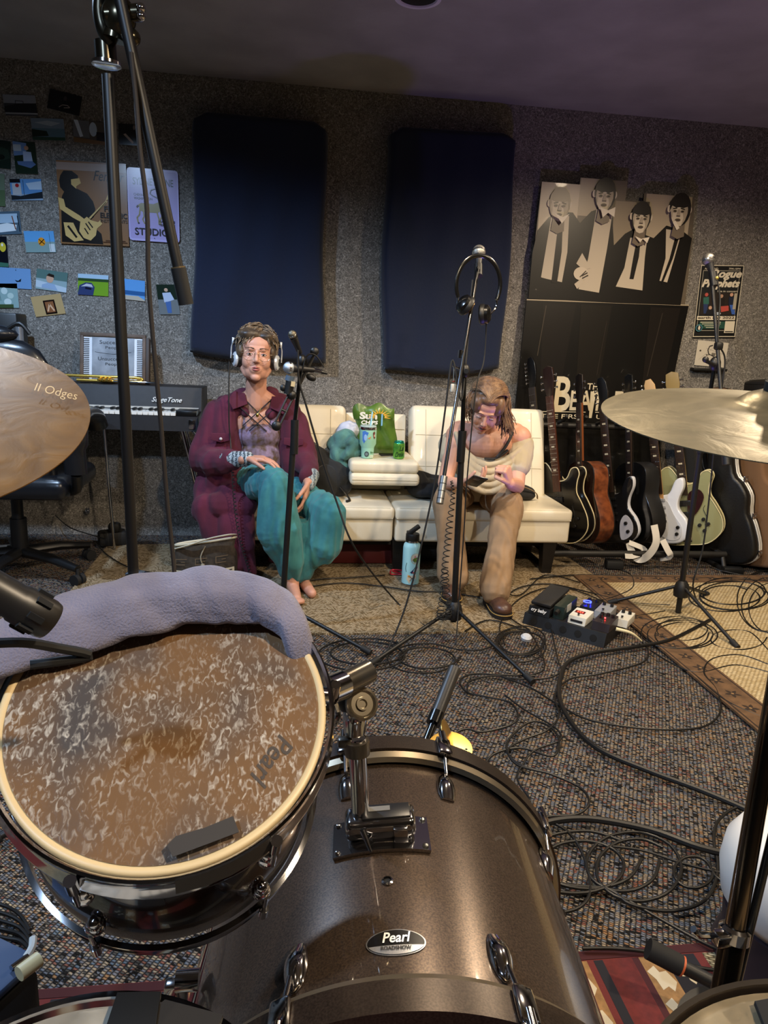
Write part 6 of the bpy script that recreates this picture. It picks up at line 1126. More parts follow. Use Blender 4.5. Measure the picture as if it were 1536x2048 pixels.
cable([(590, 1178), (680, 1166), (760, 1172), (830, 1182), (890, 1184), (960, 1195)], 'black cable along the jute rug passing the aqua bottle', .0036)
cable([(1000, 1180), (1040, 1190), (1090, 1150), (1160, 1165)], 'short black cable curving by the right boot', .0032)
cable([(190, 1085), (215, 1110), (260, 1135), (330, 1148), (380, 1140), (350, 1125)], 'thin black lead on the jute rug by the woven bag', .0034)
cable([(110, 1030), (140, 1055), (190, 1072), (210, 1078)], 'thin black lead running to the piano pedal', .0030, z=.12)
cable([(1390, 1350), (1450, 1400), (1536, 1440), (1600, 1470)], 'black cable dropping off the cream rug at the right', .0034)
cable([(1300, 1300), (1350, 1330), (1400, 1345), (1470, 1330), (1540, 1345)], 'black cable lying on the cream rug below the round coil', .0034)
b = MB(mat('b9bcc0', .4)); q = F(1052, 1278, .03); b.lathe([(.001, 0), (.022, 0), (.024, .012), (.016, .02), (.001, .021)], q, (0, -.2, 1), n=24); b.build('cable_reel', None, 'small grey plastic disc inside the cable coil by the wah pedal', 'reel')
# ================================================================ bass drum
CA, CB = V((.138, .563, .302)), V((.178, 1.062, .302)); AX = (CB-CA).normalized(); SR = .283; LN = (CB-CA).length
SPK = mat('3b312a', .28, .55, noi=(420, '57483c'), coat=.6, bump=(500, .05, .0005)); HW = mat('2b221c', .34, .5, noi=(420, '3d322a')); HT = mat('8f836f', .3, .8)
t = thing('bass_drum', 'dark bronze sparkle bass drum in the centre foreground', 'bass drum', (CA+CB)/2-V((0, 0, .30)))
def cyl_shell(name, prof, m, par, n=128, o=None, ax=None): 
    b = MB(m); b.lathe(prof, o or CA, ax or AX, n=n, caps=False); return b.build(name, par, ang=30)
cyl_shell('shell', [(SR-.008, .03), (SR, .03), (SR, LN-.03), (SR-.008, LN-.03)], SPK, t)
for nm, s0, s1 in (('near', 0, 1), ('far', LN, -1)):
    f = lambda a: s0+s1*a
    cyl_shell('hoop', [(SR+.006, f(-.004)), (SR+.022, f(-.004)), (SR+.022, f(.034)), (SR+.006, f(.036)), (SR+.006, f(-.004))], HW, t)
    cyl_shell('rim_inlay', [(SR+.010, f(.034)), (SR+.018, f(.036)), (SR+.014, f(.047)), (SR+.006, f(.050))], HT, t)
    cyl_shell('drum_head', [(.0001, f(.010)), (SR-.02, f(.010)), (SR+.004, f(.012)), (SR+.006, f(.034))], mat('1a1816', .35), t)
def on_shell(px, py, R=SR):
    d = ray(px, py); o = CP-CA; dp = d-AX*d.dot(AX); op = o-AX*o.dot(AX); A_ = dp.dot(dp); B_ = 2*dp.dot(op); C_ = op.dot(op)-R*R
    s = (-B_-sqrt(max(0, B_*B_-4*A_*C_)))/(2*A_); p = CP+d*s; h = (p-CA).dot(AX); return p, (p-CA-AX*h).normalized(), h
def shell_pt(ang, h, R=SR):   # angle from the top, positive towards the right of the picture
    U = V((AX.y, -AX.x, 0)).normalized(); return CA+AX*h+(V((0, 0, 1))*cos(ang)+U*sin(ang))*R
# badge
p, n, h = on_shell(792, 1886); Ub = V((AX.y, -AX.x, 0)).normalized(); Ub = (Ub-n*Ub.dot(n)).normalized(); Vb = -Ub.cross(n) if (-Ub.cross(n)).dot(AX) > 0 else Ub.cross(n)
ang0 = atan2((p-CA).dot(V((AX.y, -AX.x, 0)).normalized()), (p-CA).z)
def wrap(x, y, off): return shell_pt(ang0+x/SR, h+y, SR+off)
b = MB(mat('0b0b0c', .25)); ov = lambda a, c, off: [wrap(a*cos(q), c*sin(q), off) for q in [2*pi*i/40 for i in range(40)]]
def oval(a, c, off, top, m):
    n = 32; vv = []
    for i in range(n+1): x = a*cos(pi-pi*i/n)*.9999; y = c*sqrt(max(0, 1-(x/a)**2)); vv += [wrap(x, min(y, max(top, -y)), off), wrap(x, -y, off)]
    b.add(vv, [(2*i, 2*i+1, 2*i+3, 2*i+2) for i in range(n)], m)
oval(.0345, .0185, .0012, 1, mat('d4d4d6', .2, .9)); oval(.0328, .0170, .0016, 1, mat('0b0b0c', .25)); oval(.0328, .0170, .0020, -.0045, mat('cfcfd1', .25, .8))
for i in range(40):
    pass
bp = b.build('badge', t, ang=80)
b = MB(mat('f0f0f0', .3)); b.text('Pearl', wrap(-.0155, -.0015, .0030), Ub*.033, Vb*.0145, None, .25, .02); b.text('ROADSHOW', wrap(-.0175, -.0115, .0034), Ub*.035, Vb*.0052, mat('101010', .4), 0, .03); b.build('badge_lettering', bp)
p, n, h1 = on_shell(775, 1763); MB(CHR).lathe([(.0052, 0), (.0075, .0005), (.0075, .002), (.0052, .0025)], p, n, n=28, caps=False).build('vent_grommet', t); MB(mat('030303', .9)).lathe([(.0054, .0008), (.0001, .0009)], p, n, n=20).build('vent_hole', t)
# tom mount base on the shell
def mount_pt(px, py, off=0): q, n_, _ = on_shell(px, py, SR+off); return q
p, n, hM = on_shell(762, 1672); angM = atan2((p-CA).dot(V((AX.y, -AX.x, 0)).normalized()), (p-CA).z)
b = MB(CHR); g = 10; W2, H2 = .066, .034
def mp(x, y, off): return shell_pt(angM+x/SR, hM+y, SR+off)
vv = []; 
for o_ in (.001, .006):
    for j in range(2):
        for i in range(g+1): vv.append(mp(-W2+2*W2*i/g, -H2+2*H2*j, o_-(.0 if o_ > .003 else 0)))
G1 = g+1; ff = [(2*G1+i, 2*G1+i+1, 3*G1+i+1, 3*G1+i) for i in range(g)]+[(i, i+1, 2*G1+i+1, 2*G1+i) for i in range(g)]+[(G1+i, 3*G1+i, 3*G1+i+1, G1+i+1) for i in range(g)]+[(0, 2*G1, 3*G1, G1), (g, G1+g, 3*G1+g, 2*G1+g)]
b.add(vv, ff); bs = b.build('mount_plate', t)
for x, y in ((-1, -1), (1, -1), (-1, 1), (1, 1)): MB(CHR).ell(mp(x*(W2-.007), y*(H2-.007), .007), (.0045, .0045, .003)).build('screw', bs)
b = MB(CHR); Ux = V((AX.y, -AX.x, 0)).normalized(); Nn = (mp(0, 0, 0)-CA-AX*hM).normalized(); Um = AX.cross(Nn).normalized(); Um = Um if Um.dot(Ux) > 0 else -Um
Rm = Matrix((Um, AX, Nn)).transposed(); b.box(mp(0, .006, .018), (.098, .044, .030), bev=.009, R=Rm, seg=3); b.build('mount_block', t)
MB(mat('17181c', .35)).box(mp(.008, .006, .034), (.066, .030, .004), bev=.001, R=Rm).build('mount_top', t); MB(mat('6a6a68', .4)).box(mp(.0, .010, .0364), (.030, .010, .001), R=Rm).build('label_plate', t); MB(mat('050505', .5)).lathe([(.0075, 0), (.0001, .0004)], mp(.033, .008, .0365), Nn, n=18).build('empty_socket', t)
MB(CHR).box(mp(.026, -.019, .016), (.020, .008, .022), bev=.002, R=Rm).build('clamp_block', t); MB(CHR).cyl(mp(-.022, -.018, .026), mp(-.014, -.036, .005), .0045, r1=.0025).build('wing_screw', t)
# lugs, rods and claws
def teardrop(c, n_, d, L, w, par, m=CHR):
    s_ = n_.cross(d).normalized(); b = MB(m); rr = []
    for k in range(9): q = k/8; ww = w*sqrt(max(.02, 1-((q-.42)/.60)**2)) if q < .95 else w*.2; hh = .010*sin(pi*min(1, max(.02, q)))+.004; rr.append([c+d*(q-.5)*L+s_*ww*cos(a)+n_*max(0, hh*sin(a)) for a in [pi*2*i/16 for i in range(16)]])
    b.rings(rr); return b.build('lug', par, ang=60)
def lug(ang, far):
    h_ = LN-.095 if far else .095; s_ = 1 if far else -1; c = shell_pt(ang, h_, SR+.001); n_ = (c-CA-AX*h_).normalized(); lg = teardrop(c, n_, AX*s_, .062, .0145, t)
    r0 = c+n_*.012+AX*s_*.02; hp = (LN+.004) if far else -.004; hh = shell_pt(ang, hp, SR+.028); MB(CHR).cyl(r0, hh, .0032).build('tension_rod', lg)
    k = shell_pt(ang, (LN-.016) if far else .016, SR+.026); u_ = AX.cross(n_).normalized(); Rk = Matrix((u_, AX*s_, n_)).transposed() 
    cl = MB(CHR).box(k, (.024, .044, .010), bev=.0045, R=Rk).box(k+AX*s_*.024-n_*.012, (.022, .006, .028), bev=.0025, R=Rk).build('claw_hook', t)
    MB(CHR).cyl(hh-AX*s_*.012, hh+AX*s_*.018, .0062, n=12).build('square_bolt', cl)
for px, py in ((893, 1590), (612, 1600)):
    q, n_, _ = on_shell(px, py); 
a1 = atan2((on_shell(893, 1590)[0]-CA).dot(Ux), (on_shell(893, 1590)[0]-CA).z); a2 = atan2((on_shell(985, 1860)[0]-CA).dot(Ux), (on_shell(985, 1860)[0]-CA).z); a3 = atan2((on_shell(600, 1860)[0]-CA).dot(Ux), (on_shell(600, 1860)[0]-CA).z)
lug(a1, True); lug(a1+pi/4, True); lug(a1+pi/2, True); lug(-a1, True); lug(a2, False); lug(a3, False); lug(a2+pi/4, False); lug(a2+pi/2, False)
for s in (-1, 1): MB(CHR).cyl(shell_pt(s*1.25, LN-.12), shell_pt(s*1.25, LN-.05, .60)*1.0, .007).build('spur_leg', t) if False else None
for s in (-1, 1): e_ = V((CB.x+s*.36, CB.y-.02, .012)); lg = MB(CHR).cyl(shell_pt(s*1.35, LN-.12), e_, .008).build('spur_leg', t); MB(RUB).ell(e_, (.013, .013, .012)).build('rubber_tip', lg)
# ================================================================ tom
TC = V((-.117, .662, .887)); el, az = radians(58), radians(8); TN = V((cos(el)*sin(az), -cos(el)*cos(az), sin(el))).normalized(); TR_ = .1555
TU = V((0, 0, 1)).cross(TN).normalized(); TV = TN.cross(TU).normalized()
t = thing('tom_drum', 'dark brown tom drum with a flecked clear head and a towel over its far rim', 'tom drum', TC-V((0, 0, .2)))
def tp(a, r, z): return TC+TU*(r*cos(a))+TV*(r*sin(a))+TN*z
DKS = mat('1a100c', .16, coat=.7)
MB(DKS).lathe([(TR_-.006, -.195), (TR_, -.195), (TR_, -.012), (TR_-.003, -.008)], TC, TN, n=96, caps=False).build('shell', t)
MB(mat('b08a58', .5, noi=(8, .15))).lathe([(TR_-.009, -.008), (TR_-.009, -.19)], TC, TN, n=96, caps=False).build('inner_shell', t)
for nm, z, s in (('batter', 0, 1), ('bottom', -.205, -1)):
    MB(CHR).lathe([(TR_+.004, z+s*.006), (TR_+.0065, z+s*.009), (TR_+.009, z+s*.007), (TR_+.0075, z), (TR_+.0085, z-s*.012), (TR_+.012, z-s*.020), (TR_+.012, z-s*.023), (TR_+.006, z-s*.022), (TR_+.004, z+s*.006)], TC, TN, n=96, caps=False).build('hoop', t, ang=60)
MB(mat('d8bd8c', .45)).lathe([(TR_-.008, -.001), (TR_-.005, .0025), (TR_-.001, .003), (TR_+.001, .001), (TR_+.001, -.006)], TC, TN, n=96, caps=False).build('head_collar', t, ang=60)
def head_mat():
    m = bpy.data.materials.new('painted_glint_head'); m.use_nodes = True; nt = m.node_tree; N = nt.nodes.new; L = nt.links.new; b = nt.nodes['Principled BSDF']; ge = N('ShaderNodeTexCoord')
    mp_ = N('ShaderNodeMapping'); mp_.inputs['Scale'].default_value = (1.3, .65, .8); L(ge.outputs['Object'], mp_.inputs[0])
    n1 = N('ShaderNodeTexNoise'); n1.inputs['Scale'].default_value = 150; n1.inputs['Detail'].default_value = 2; n1.inputs['Distortion'].default_value = 1.2; L(mp_.outputs[0], n1.inputs[0])
    n2 = N('ShaderNodeTexNoise'); n2.inputs['Scale'].default_value = 7; n2.inputs['Detail'].default_value = 2; L(mp_.outputs[0], n2.inputs[0])
    r = N('ShaderNodeValToRGB'); e = r.color_ramp.elements; e[0].position = .50; e[0].color = (0, 0, 0, 1); e[1].position = .76; e[1].color = (1, 1, 1, 1); L(n1.outputs['Fac'], r.inputs[0])
    r2 = N('ShaderNodeValToRGB'); e = r2.color_ramp.elements; e[0].position = .30; e[0].color = (.12, .12, .12, 1); e[1].position = .55; e[1].color = (1, 1, 1, 1); L(n2.outputs['Fac'], r2.inputs[0])
    mu = N('ShaderNodeMath'); mu.operation = 'MULTIPLY'; L(r.outputs[0], mu.inputs[0]); L(r2.outputs[0], mu.inputs[1])
    c = N('ShaderNodeMix'); c.data_type = 'RGBA'; c.inputs[6].default_value = lin('75604a'); c.inputs[7].default_value = lin('cfc5b4'); L(mu.outputs[0], c.inputs[0]); L(c.outputs[2], b.inputs['Base Color'])  # pale flecks paint the crumpled head's reflected highlights into its colour
    n3 = N('ShaderNodeTexNoise'); n3.inputs['Scale'].default_value = 9; L(ge.outputs['Object'], n3.inputs[0]); r3 = N('ShaderNodeValToRGB'); e = r3.color_ramp.elements; e[0].position = .4; e[0].color = lin('8a6848'); e[1].position = .62; e[1].color = lin('5f5854'); L(n3.outputs['Fac'], r3.inputs[0]); L(r3.outputs[0], c.inputs[6])
    a = N('ShaderNodeMath'); a.operation = 'MULTIPLY_ADD'; a.inputs[1].default_value = .30; a.inputs[2].default_value = .60; L(mu.outputs[0], a.inputs[0]); L(a.outputs[0], b.inputs['Alpha'])
    b.inputs['Roughness'].default_value = .22; b.inputs['Coat Weight'].default_value = .5; b.inputs['Coat Roughness'].default_value = .12
    bp_ = N('ShaderNodeBump'); bp_.inputs['Strength'].default_value = .35; bp_.inputs['Distance'].default_value = .0012; L(n1.outputs['Fac'], bp_.inputs['Height']); L(bp_.outputs[0], b.inputs['Normal']); L(bp_.outputs[0], b.inputs['Coat Normal'])
    return m
MB(head_mat()).lathe([(.0001, .0005), (.05, .0007), (.10, .0010), (TR_-.007, .0015)], TC, TN, n=96).build('batter_head', t, 'clear drum head with highlights painted on as pale flecks')
MB(mat('8d8678', .4, noi=(20, .15))).lathe([(.0001, -.198), (TR_-.002, -.198)], TC, TN, n=64).build('bottom_head', t)
o1, o2 = plane_at(592, 1488, TC, TN, .002), plane_at(530, 1578, TC, TN, .002); u_ = o2-o1; v_ = TN.cross(u_).normalized()*.020
b = MB(mat('3a3028', .5)); b.text('Pearl', o1-v_, u_, v_, None, .25, .01); b.build('head_lettering', t)
for i in range(6):
    a = radians(-125+60*i)+radians(8)
    for z, s in ((-.055, 1), (-.150, -1)):
        c = tp(a, TR_+.006, z); n_ = (tp(a, 1, z)-TC-TN*z).normalized(); ll = MB(CHR).ell(c, (.010, .010, .010)).box(c, (.014, .014, .034), bev=.006, R=Matrix((TN.cross(n_).normalized(), n_, TN)).transposed()).build('lug', t, ang=50)
        MB(CHR).cyl(tp(a, TR_+.0145, z), tp(a, TR_+.0145, (-.012 if s > 0 else -.193)), .0028, n=10).cyl(tp(a, TR_+.0145, (-.018 if s > 0 else -.187)), tp(a, TR_+.0145, (.004 if s > 0 else -.209)), .0055, n=10).build('tension_rod', ll)
b = MB(mat('2e2822', .7)); cs = [plane_at(x, y, TC, TN, .0105) for x, y in ((334, 1690), (352, 1672), (410, 1655), (466, 1632), (478, 1664), (415, 1688), (345, 1714))]; b.poly([p_ for p_ in cs]); c2 = [p_-TN*.0008 for p_ in cs]; b.poly(c2[::-1])
lo = [tp(a, TR_+.0135, -.012) for a in [radians(x) for x in (-88, -80, -72, -64, -58)]]; hi = [tp(a, TR_+.010, .0098) for a in [radians(x) for x in (-88, -80, -72, -64, -58)]]; b.add(hi+lo, [(i, i+1, 6+i, 5+i) for i in range(4)]); b.build('duct_tape', t)
# tom holder arm between the bass drum and the tom
sk = mp(-.022, .008, .034); up = W(714, 1475, sk.y+.01); tp_ = W(716, 1440, sk.y+.012)
t = thing('tom_holder', 'chrome tom holder arm rising from the bass drum mount', 'tom holder', sk)
MB(CHR).cyl(sk-V((0, 0, .02)), up, .0125, n=28).build('post_tube', t)
MB(mat('6b655c', .35, .9)).lathe([(.0128, 0), (.017, 0), (.0175, .004), (.0175, .016), (.017, .020), (.0128, .020)], W(715, 1508, sk.y+.008), (up-sk).normalized(), n=28).box(W(690, 1484, sk.y+.008), (.020, .014, .014), bev=.004).build('memory_lock', t)
jc = W(712, 1398, sk.y+.016); MB(CHR).lathe([(.015, -.03), (.0175, -.01), (.018, .01), (.012, .02)], jc-V((0, 0, .02)), (0, 0, 1), n=28).build('ball_socket', t)
MB(mat('8a8378', .2, .9)).cyl(W(738, 1342, sk.y), W(680, 1372, sk.y-.03), .0155, n=28).build('elbow_barrel', t); MB(CHR).cyl(W(683, 1370, sk.y-.028), W(655, 1382, sk.y-.05), .0185, n=28).build('clamp_sleeve', t); MB(CHR).cyl(W(660, 1380, sk.y-.05), W(600, 1405, sk.y-.11), .011, n=24).build('tom_arm', t)
kc = W(724, 1408, sk.y-.018); kn = (CP-kc).normalized(); kn = (kn+V((.35, 0, .1))).normalized(); MB(mat('a59a86', .25, .9)).lathe([(.019, -.012), (.0215, -.006), (.0215, .002), (.018, .004), (.015, .001), (.009, .001), (.0085, .004), (.006, .004), (.005, .001), (.0001, .001)], kc, kn, n=36).build('tilt_knob', t)
MB(mat('16202a', .3)).ell(W(694, 1402, sk.y-.0), (.014, .014, .016)).build('rubber_gasket', t); MB(CHR).tube([W(668, 1405, sk.y-.05), W(676, 1430, sk.y-.05), W(668, 1450, sk.y-.06)], .004, None, 8, k=3).build('wing_bolt', t)
# towel over the far rim
t = None; TW = mat('807c8c', .95, noi=(14, '6a6676'), bump=(420, .9, .002), sheen=.2); b = MB(TW); path = [((-60, 1310), .030), ((0, 1298), .030), ((80, 1272), .031), ((170, 1240), .033), ((260, 1212), .034), ((340, 1196), .034), ((420, 1190), .033), ((490, 1195), .030), ((545, 1212), .025), ((585, 1245), .019), ((608, 1285), .012)]
P_ = [plane_at(q[0], q[1], TC, TN, .024) for q, _ in path]; P_[-1] = P_[-1]-TN*.03; P_[-2] = P_[-2]-TN*.008; sp = smooth_path(P_, 12); rd = np.interp(np.linspace(0, len(path)-1, len(sp)), range(len(path)), [r for _, r in path]); rr = []; random.seed(2)
for i, p in enumerate(sp):
    tg = (sp[min(i+1, len(sp)-1)]-sp[max(i-1, 0)]).normalized(); n_ = (TN-tg*TN.dot(tg)).normalized(); s_ = tg.cross(n_); ring_ = []
    for j in range(40):
        a = 2*pi*j/40; w_ = rd[i]*(1+.06*sin(3*a+i*.05)+.09*sin(i*.22+2*sin(a))*sin(i*.07)-.08*abs(sin(i*.19+a*.9))**6+.07*max(0, sin(5*a+i*.03))); ring_.append(p+s_*(w_*1.05*cos(a))+n_*(w_*.72*sin(a)))
    rr.append(ring_)
b.rings(rr); b.build('towel', None, 'lavender grey towel rolled over the far rim of the tom drum', 'towel', ang=180)
# tom microphone
m0, m1 = D(-90, 1135, .50), D(100, 1242, .545); t = thing('tom_microphone', 'black clip-on drum microphone pointing at the tom from the left edge', 'microphone', m1); ax = (m1-m0).normalized()
L_ = (m1-m0).length; MB(mat('201d1a', .4)).lathe([(.011, 0), (.0135, .01), (.0138, L_-.030), (.0150, L_-.028), (.0155, L_-.004), (.0145, L_), (.001, L_+.001)], m0, ax, n=36).build('microphone_body', t)
_, u_, w_ = ortho(ax)
for i in range(8): a = 2*pi*i/8; MB(mat('050505', .8)).box(m0+ax*(L_-.016)+(u_*cos(a)+w_*sin(a))*.0152, (.0045, .0045, .012), R=Matrix((u_*cos(a)+w_*sin(a), ax.cross(u_*cos(a)+w_*sin(a)), ax)).transposed()).build('grille_slot', t)
MB(RUB).tube([D(-60, 1290, .52), D(40, 1285, .55), D(110, 1295, .58), D(180, 1312, .60), D(60, 1330, .58)], .004, None, 8, k=5).build('clip_arm', t)
# ================================================================ cymbals
def cymb(name, label, c, n_, rad, col, col2, par_parts=True, rough=.36):
    t = thing(name, label, 'cymbal', c); c = V(c); n_ = V(n_).normalized(); m = bpy.data.materials.new('bronze'); m.use_nodes = True; nt = m.node_tree; N = nt.nodes.new; L = nt.links.new; b = nt.nodes['Principled BSDF']
    tc = N('ShaderNodeTexCoord'); n1 = N('ShaderNodeTexNoise'); n1.inputs['Scale'].default_value = 16; n1.inputs['Detail'].default_value = 7; n1.inputs['Distortion'].default_value = 1.6; L(tc.outputs['Object'], n1.inputs[0])
    r = N('ShaderNodeValToRGB'); r.color_ramp.elements[0].position = .3; r.color_ramp.elements[0].color = lin(col2); r.color_ramp.elements[1].position = .7; r.color_ramp.elements[1].color = lin(col); L(n1.outputs['Fac'], r.inputs[0]); L(r.outputs[0], b.inputs['Base Color'])
    wv = N('ShaderNodeTexWave'); wv.wave_type = 'RINGS'; wv.rings_direction = 'SPHERICAL'; wv.inputs['Scale'].default_value = 160; L(tc.outputs['Object'], wv.inputs[0])
    ad = N('ShaderNodeMath'); ad.operation = 'MULTIPLY_ADD'; ad.inputs[1].default_value = 2.2; L(n1.outputs['Fac'], ad.inputs[0]); ad.inputs[2].default_value = 0; wv.inputs['Scale'].default_value = 20
    bp_ = N('ShaderNodeBump'); bp_.inputs['Strength'].default_value = .35; bp_.inputs['Distance'].default_value = .0015; L(ad.outputs[0], bp_.inputs['Height']); L(bp_.outputs[0], b.inputs['Normal']); b.inputs['Metallic'].default_value = .7; b.inputs['Roughness'].default_value = rough
    pr = [(.004, .034), (.02, .033), (.035, .027), (.045, .019), (.052, .015), (.08, .0125), (rad*.6, .006), (rad*.85, -.001), (rad, -.006), (rad, -.0072), (rad*.85, -.0022), (.08, .011), (.045, .017), (.02, .031), (.004, .032)]
    MB(m).lathe(pr, c, n_, n=128, caps=False).build('bronze_plate', t, ang=60)
    MB(mat('161616', .8)).cyl(c+n_*.030, c+n_*.045, .018).build('felt_washer', t); MB(CHR).cyl(c+n_*.045, c+n_*.062, .008).build('wing_nut', t); return t, c, n_
tl, cl, nl = cymb('crash_cymbal', 'large bronze cymbal with pale stamped lettering cut off by the left edge', (-.457, .845, 1.155), (.08, -.36, .93), .222, '93682c', '74501f', rough=.55)
o1, o2 = plane_at(72, 770, cl, nl, .0085), plane_at(160, 790, cl, nl, .004); b = MB(mat('cfae72', .5)); u_ = o2-o1; b.text('II Odges', o1-nl.cross(u_).normalized()*.020, u_, nl.cross(u_).normalized()*.024+nl*.001, None, -.35, -.01); b.build('stamped_mark', tl)
tr, cr, nr = cymb('ride_cymbal', 'large pale bronze cymbal with a bright shine at the right edge', (.615, .85, 1.180), (-.035, -.135, .99), .213, '7d745c', '625b46', rough=.38)
# ---- stands carrying them
t = thing('cymbal_stand', 'chrome cymbal stand at the right edge of the foreground', 'cymbal stand', (.45, .55, 0)); s0, s1, s2 = D(1436, 2010, .76), D(1468, 1868, .76), D(1532, 1500, .76)
up = (s2-s1).normalized(); foot = V((s0.x-.01, s0.y-.03, .02)); MB(mat('2b251f', .2, .9)).cyl(foot, s1, .0135, n=24).build('lower_tube', t); MB(mat('6f6355', .15, 1)).cyl(s1, s2+up*.12, .0105, n=24).build('upper_tube', t)
MB(CHR).lathe([(.0125, -.008), (.016, -.006), (.016, .006), (.0125, .009)], s1, up, n=24).box(s1+V((-.014, -.004, 0)), (.022, .014, .016), bev=.003).build('height_clamp', t); MB(CHR).tube([s1+V((-.022, 0, 0)), s1+V((-.040, 0, .002)), s1+V((-.048, 0, .010))], .0038, None, 8).build('wing_bolt', t)
MB(BLKG).cyl(s0+V((.016, .0, 0)), s2+V((.035, 0, .08)), .0045, n=16).build('side_rod', t)
e_ = s2+up*.12; MB(CHR).ell(e_, .014).build('tilter', t); MB(CHR).cyl(e_, cr+nr*.03, .007).build('boom_arm', t)
for a in (20, 140, 260): MB(BLK).cyl((foot.x, foot.y, .16), (foot.x+.26*cos(radians(a)), foot.y+.26*sin(radians(a)), .018), .007).build('leg', t)
t = thing('cymbal_stand', 'cymbal stand under the large left cymbal, outside the left edge', 'cymbal stand', (-.50, .80, 0)); MB(CHR).cyl((-.50, .80, .02), (-.46, .845, 1.15), .010).build('tube', t)
for a in (60, 180, 300): MB(CHR).cyl((-.50, .80, .18), (-.50+.26*cos(radians(a)), .80+.26*sin(radians(a)), .018), .007).build('leg', t)
# ================================================================ drums at the bottom edge
def lowdrum(name, label, far, r, h, tn, headc, hoopc):
    c = V((far.x, far.y-r, far.z)); t = thing(name, label, 'drum', (c.x, c.y, 0)); n_ = V(tn).normalized()
    MB(DKS).lathe([(r-.006, -h), (r-.004, -.01)], c, n_, n=80, caps=False).build('shell', t); MB(hoopc).lathe([(r-.001, .008), (r+.004, .009), (r+.004, -.016), (r+.010, -.018), (r+.010, -.021), (r, -.02), (r-.001, .008)], c, n_, n=80, caps=False).build('hoop', t)
    MB(mat(headc, .55, noi=(12, .06))).lathe([(.0001, .0), (r-.004, .0)], c, n_, n=80).build('drum_head', t); return t, c
fs = F(225, 2022, .63); t, sc = lowdrum('snare_drum', 'snare drum with white head and black tape at the bottom left edge', fs, .178, .14, (.02, -.06, 1), 'b9b1a0', CHR)
b = MB(mat('0c0c0c', .7)); b.prism([(-.022, -.02), (.022, -.024), (.02, .014), (-.02, .016)], (F(272, 2022, .645)), (1, 0, 0), (0, 1, 0), .006, None, bev=.001); b.build('black_tape', t); MB(mat('26221e', .8)).prism([(-.05, -.03), (.03, -.04), (.045, .0), (-.01, .02)], F(345, 2042, .645), (1, 0, 0), (0, 1, 0), .003).build('damping_cloth', t)
t = thing('snare_stand', 'chrome and black stand beneath the snare drum', 'snare stand', (sc.x, sc.y, 0)); MB(BLK).cyl((sc.x, sc.y, .02), (sc.x, sc.y, .45), .014).build('tube', t)
for a in (90, 210, 330): MB(CHR).tube([(sc.x, sc.y, .44), (sc.x+.15*cos(radians(a)), sc.y+.15*sin(radians(a)), .47), (sc.x+.19*cos(radians(a)), sc.y+.19*sin(radians(a)), .50)], .007, None, 8, k=3).build('basket_arm', t); MB(BLK).cyl((sc.x, sc.y, .20), (sc.x+.24*cos(radians(a+30)), sc.y+.24*sin(radians(a+30)), .018), .007).build('leg', t)
q = D(352, 1962, .95); t = thing('hardware_clamp', 'bright chrome clamp and black tube between the tom and the snare drum', 'clamp', (q.x, q.y, 0)); MB(CHR).cyl(q, q+V((.03, 0, .0)), .014).box(q+V((.0, 0, -.02)), (.03, .02, .04), bev=.004).build('clamp_body', t); MB(BLK).cyl((q.x-.01, q.y, .02), q+V((-.01, 0, -.03)), .014).build('tube', t)
ff_ = F(1500, 1996, .62); t, fc = lowdrum('floor_tom', 'floor tom with tan head cut off by the bottom right corner', ff_, .205, .34, (-.03, -.05, 1), 'a3906f', mat('3a342e', .3, .7))
b = MB(mat('0b0b0b', .8)); b.prism([(-.03, -.10), (.06, -.10), (.06, .012), (.0, .006)], F(1515, 2022, .632), (1, 0, 0), (0, 1, 0), .006, None, bev=.001); b.build('black_cloth', t)
for a in (60, 180, 300): MB(CHR).cyl((fc.x+.215*cos(radians(a)), fc.y+.215*sin(radians(a)), .5), (fc.x+.215*cos(radians(a)), fc.y+.215*sin(radians(a)), .018), .006).build('leg', t)
# white stool, foam-grip boom, small stand, brass discs, stick bag
q = F(1562, 1925); t = thing('round_stool', 'white rounded stool behind the chrome cymbal stand at the right edge', 'stool', q)
MB(mat('d8d4cc', .45)).lathe([(.001, .335), (.07, .330), (.12, .305), (.145, .26), (.15, .21), (.14, .15), (.12, .12)], q, (0, 0, 1), n=56).build('seat_shell', t, ang=60); MB(mat('2a2024', .4)).lathe([(.13, .12), (.125, .06), (.14, .01), (.001, .008)], q, (0, 0, 1), n=40).build('dark_base', t)
q0, q1 = F(1296, 1897, .16), F(1440, 1972, .12); ax = (q1-q0).normalized(); t = thing('short_boom_stand', 'black boom arm with foam grip and orange ring above the red rug', 'microphone stand', (q1.x+.04, q1.y, 0)); MB(mat('0e0e0e', .8)).cyl(q0, q0+ax*.062, .019).build('foam_grip', t); MB(mat('b5542a', .5)).cyl(q0+ax*.062, q0+ax*.066, .0185).build('orange_ring', t); MB(BLK).cyl(q0+ax*.066, q1+ax*.06, .0125).build('boom_tube', t); e_ = q1+ax*.05; MB(BLK).cyl((e_.x, e_.y, .008), (e_.x, e_.y, e_.z), .014).lathe([(.11, .008), (.11, .02), (.02, .03), (.001, .03)], (e_.x, e_.y, 0), (0, 0, 1), n=36).build('round_base', t)
q0, q1 = D(846, 1500, 1.74), D(896, 1372, 1.86); ax = (q1-q0).normalized(); t = thing('kick_microphone_stand', 'short black stand with a thick ribbed grip behind the bass drum', 'microphone stand', (q0.x, q0.y, 0)); MB(BLKG).cyl(q0-ax*.10, q1, .0105).build('boom_tube', t); MB(mat('35322f', .4)).cyl(q1-ax*.085, q1+ax*.055, .0175, n=12).build('ribbed_grip', t); MB(BLKG).cyl(q1-ax*.115, q1-ax*.082, .0190).build('locking_ring', t)
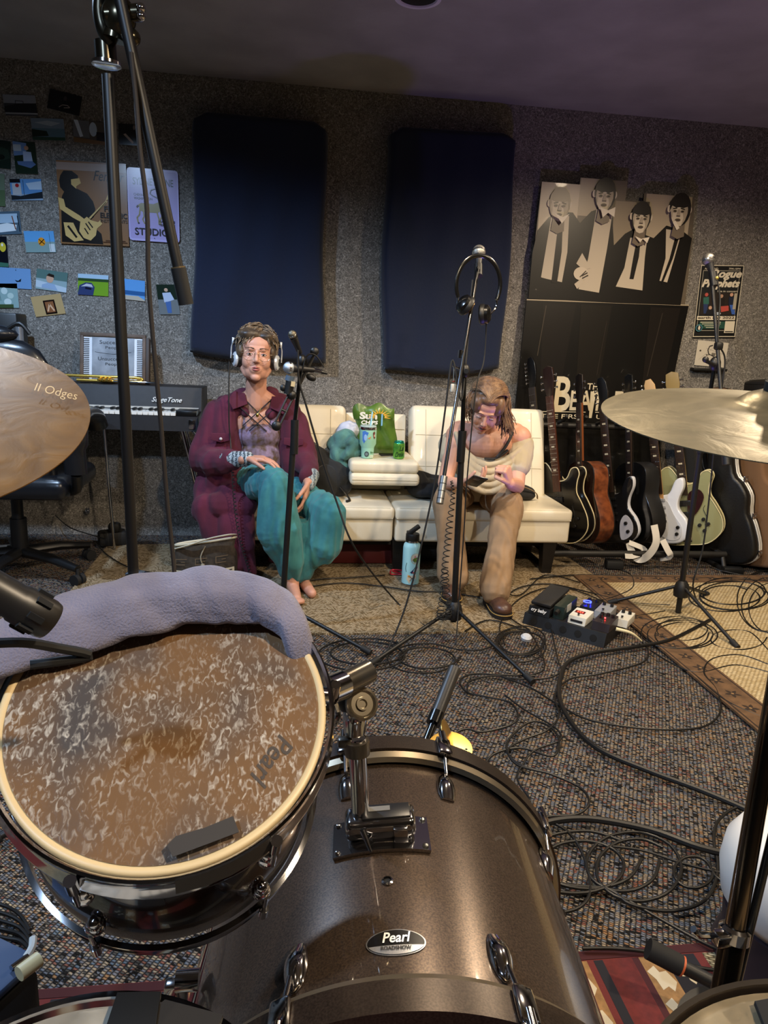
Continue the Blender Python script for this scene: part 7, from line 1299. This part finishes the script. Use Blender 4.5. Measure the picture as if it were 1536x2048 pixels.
e_ = q0-ax*.10; MB(BLK).cyl((e_.x, e_.y, .01), e_, .010).lathe([(.10, 0), (.10, .012), (.02, .022), (.001, .022)], (e_.x, e_.y, 0), (0, 0, 1), n=36).build('round_base', t)
q = D(900, 1496, 1.33); t = thing('brass_discs', 'pair of small bent brass discs with a black plug behind the bass drum hoop', 'brass discs', q); BR2 = mat('c7a253', .3, .9, noi=(20, .15))
MB(BR2).lathe([(.0001, .002), (.02, .002), (.042, 0), (.042, -.0012), (.02, .001), (.0001, .001)], q, (-.05, -.25, 1), n=40).build('flat_disc', t); MB(BR2).lathe([(.0001, .002), (.02, .002), (.036, 0), (.036, -.0012), (.0001, .001)], q+V((-.006, -.005, .022)), (.8, -.25, .35), n=40).build('raised_disc', t); MB(BLK).cyl(q+V((-.012, -.012, -.01)), q+V((-.022, -.012, .045)), .008, r1=.005).build('plug', t); MB(BLK).cyl((q.x, q.y, .008), q, .006).build('support_rod', t)
for s in (.012, .028): MB(mat('1a1208', .8)).ell(q+V((s, -.012, .004)), (.0025, .0025, .001)).build('rivet_hole', t)
q = D(5, 1955, .80); t = thing('stick_bag', 'blue-grey stick bag with a pale drumstick at the bottom left edge', 'stick bag', (q.x, q.y, 0)); MB(mat('3a4a66', .7)).box(q+V((-.02, 0, .0)), (.07, .09, .012), bev=.004, R=rot(z=-30)).build('blue_flap', t); MB(mat('0e0e10', .8)).box((q.x-.02, q.y, q.z/2), (.07, .09, q.z-.02), bev=.01, R=rot(z=-30)).build('bag_body', t); MB(mat('d3bf8f', .5)).cyl(D(38, 1948, .78), D(78, 1918, .80), .0085).build('drumstick', t); MB(CHR).cyl(D(22, 1936, .80), D(55, 1912, .82), .003).build('chrome_rod', t); MB(mat('cfcac0', .5)).tube([D(52, 1915, .82), D(64, 1895, .83), D(66, 1876, .84)], .0045, None, 8, k=3).build('pale_strap', t)
for i, w_ in enumerate(('topmost', 'second from the top', 'middle', 'second from the bottom', 'lowest')): cable([(-40, 1800+i*16), (10, 1812+i*16), (40, 1830+i*13), (60, 1860+i*10)], w_+' black cable of the bundle under the tom at the left edge', .004, name='bundle_cable')['group'] = 'bundled cables at the left edge'
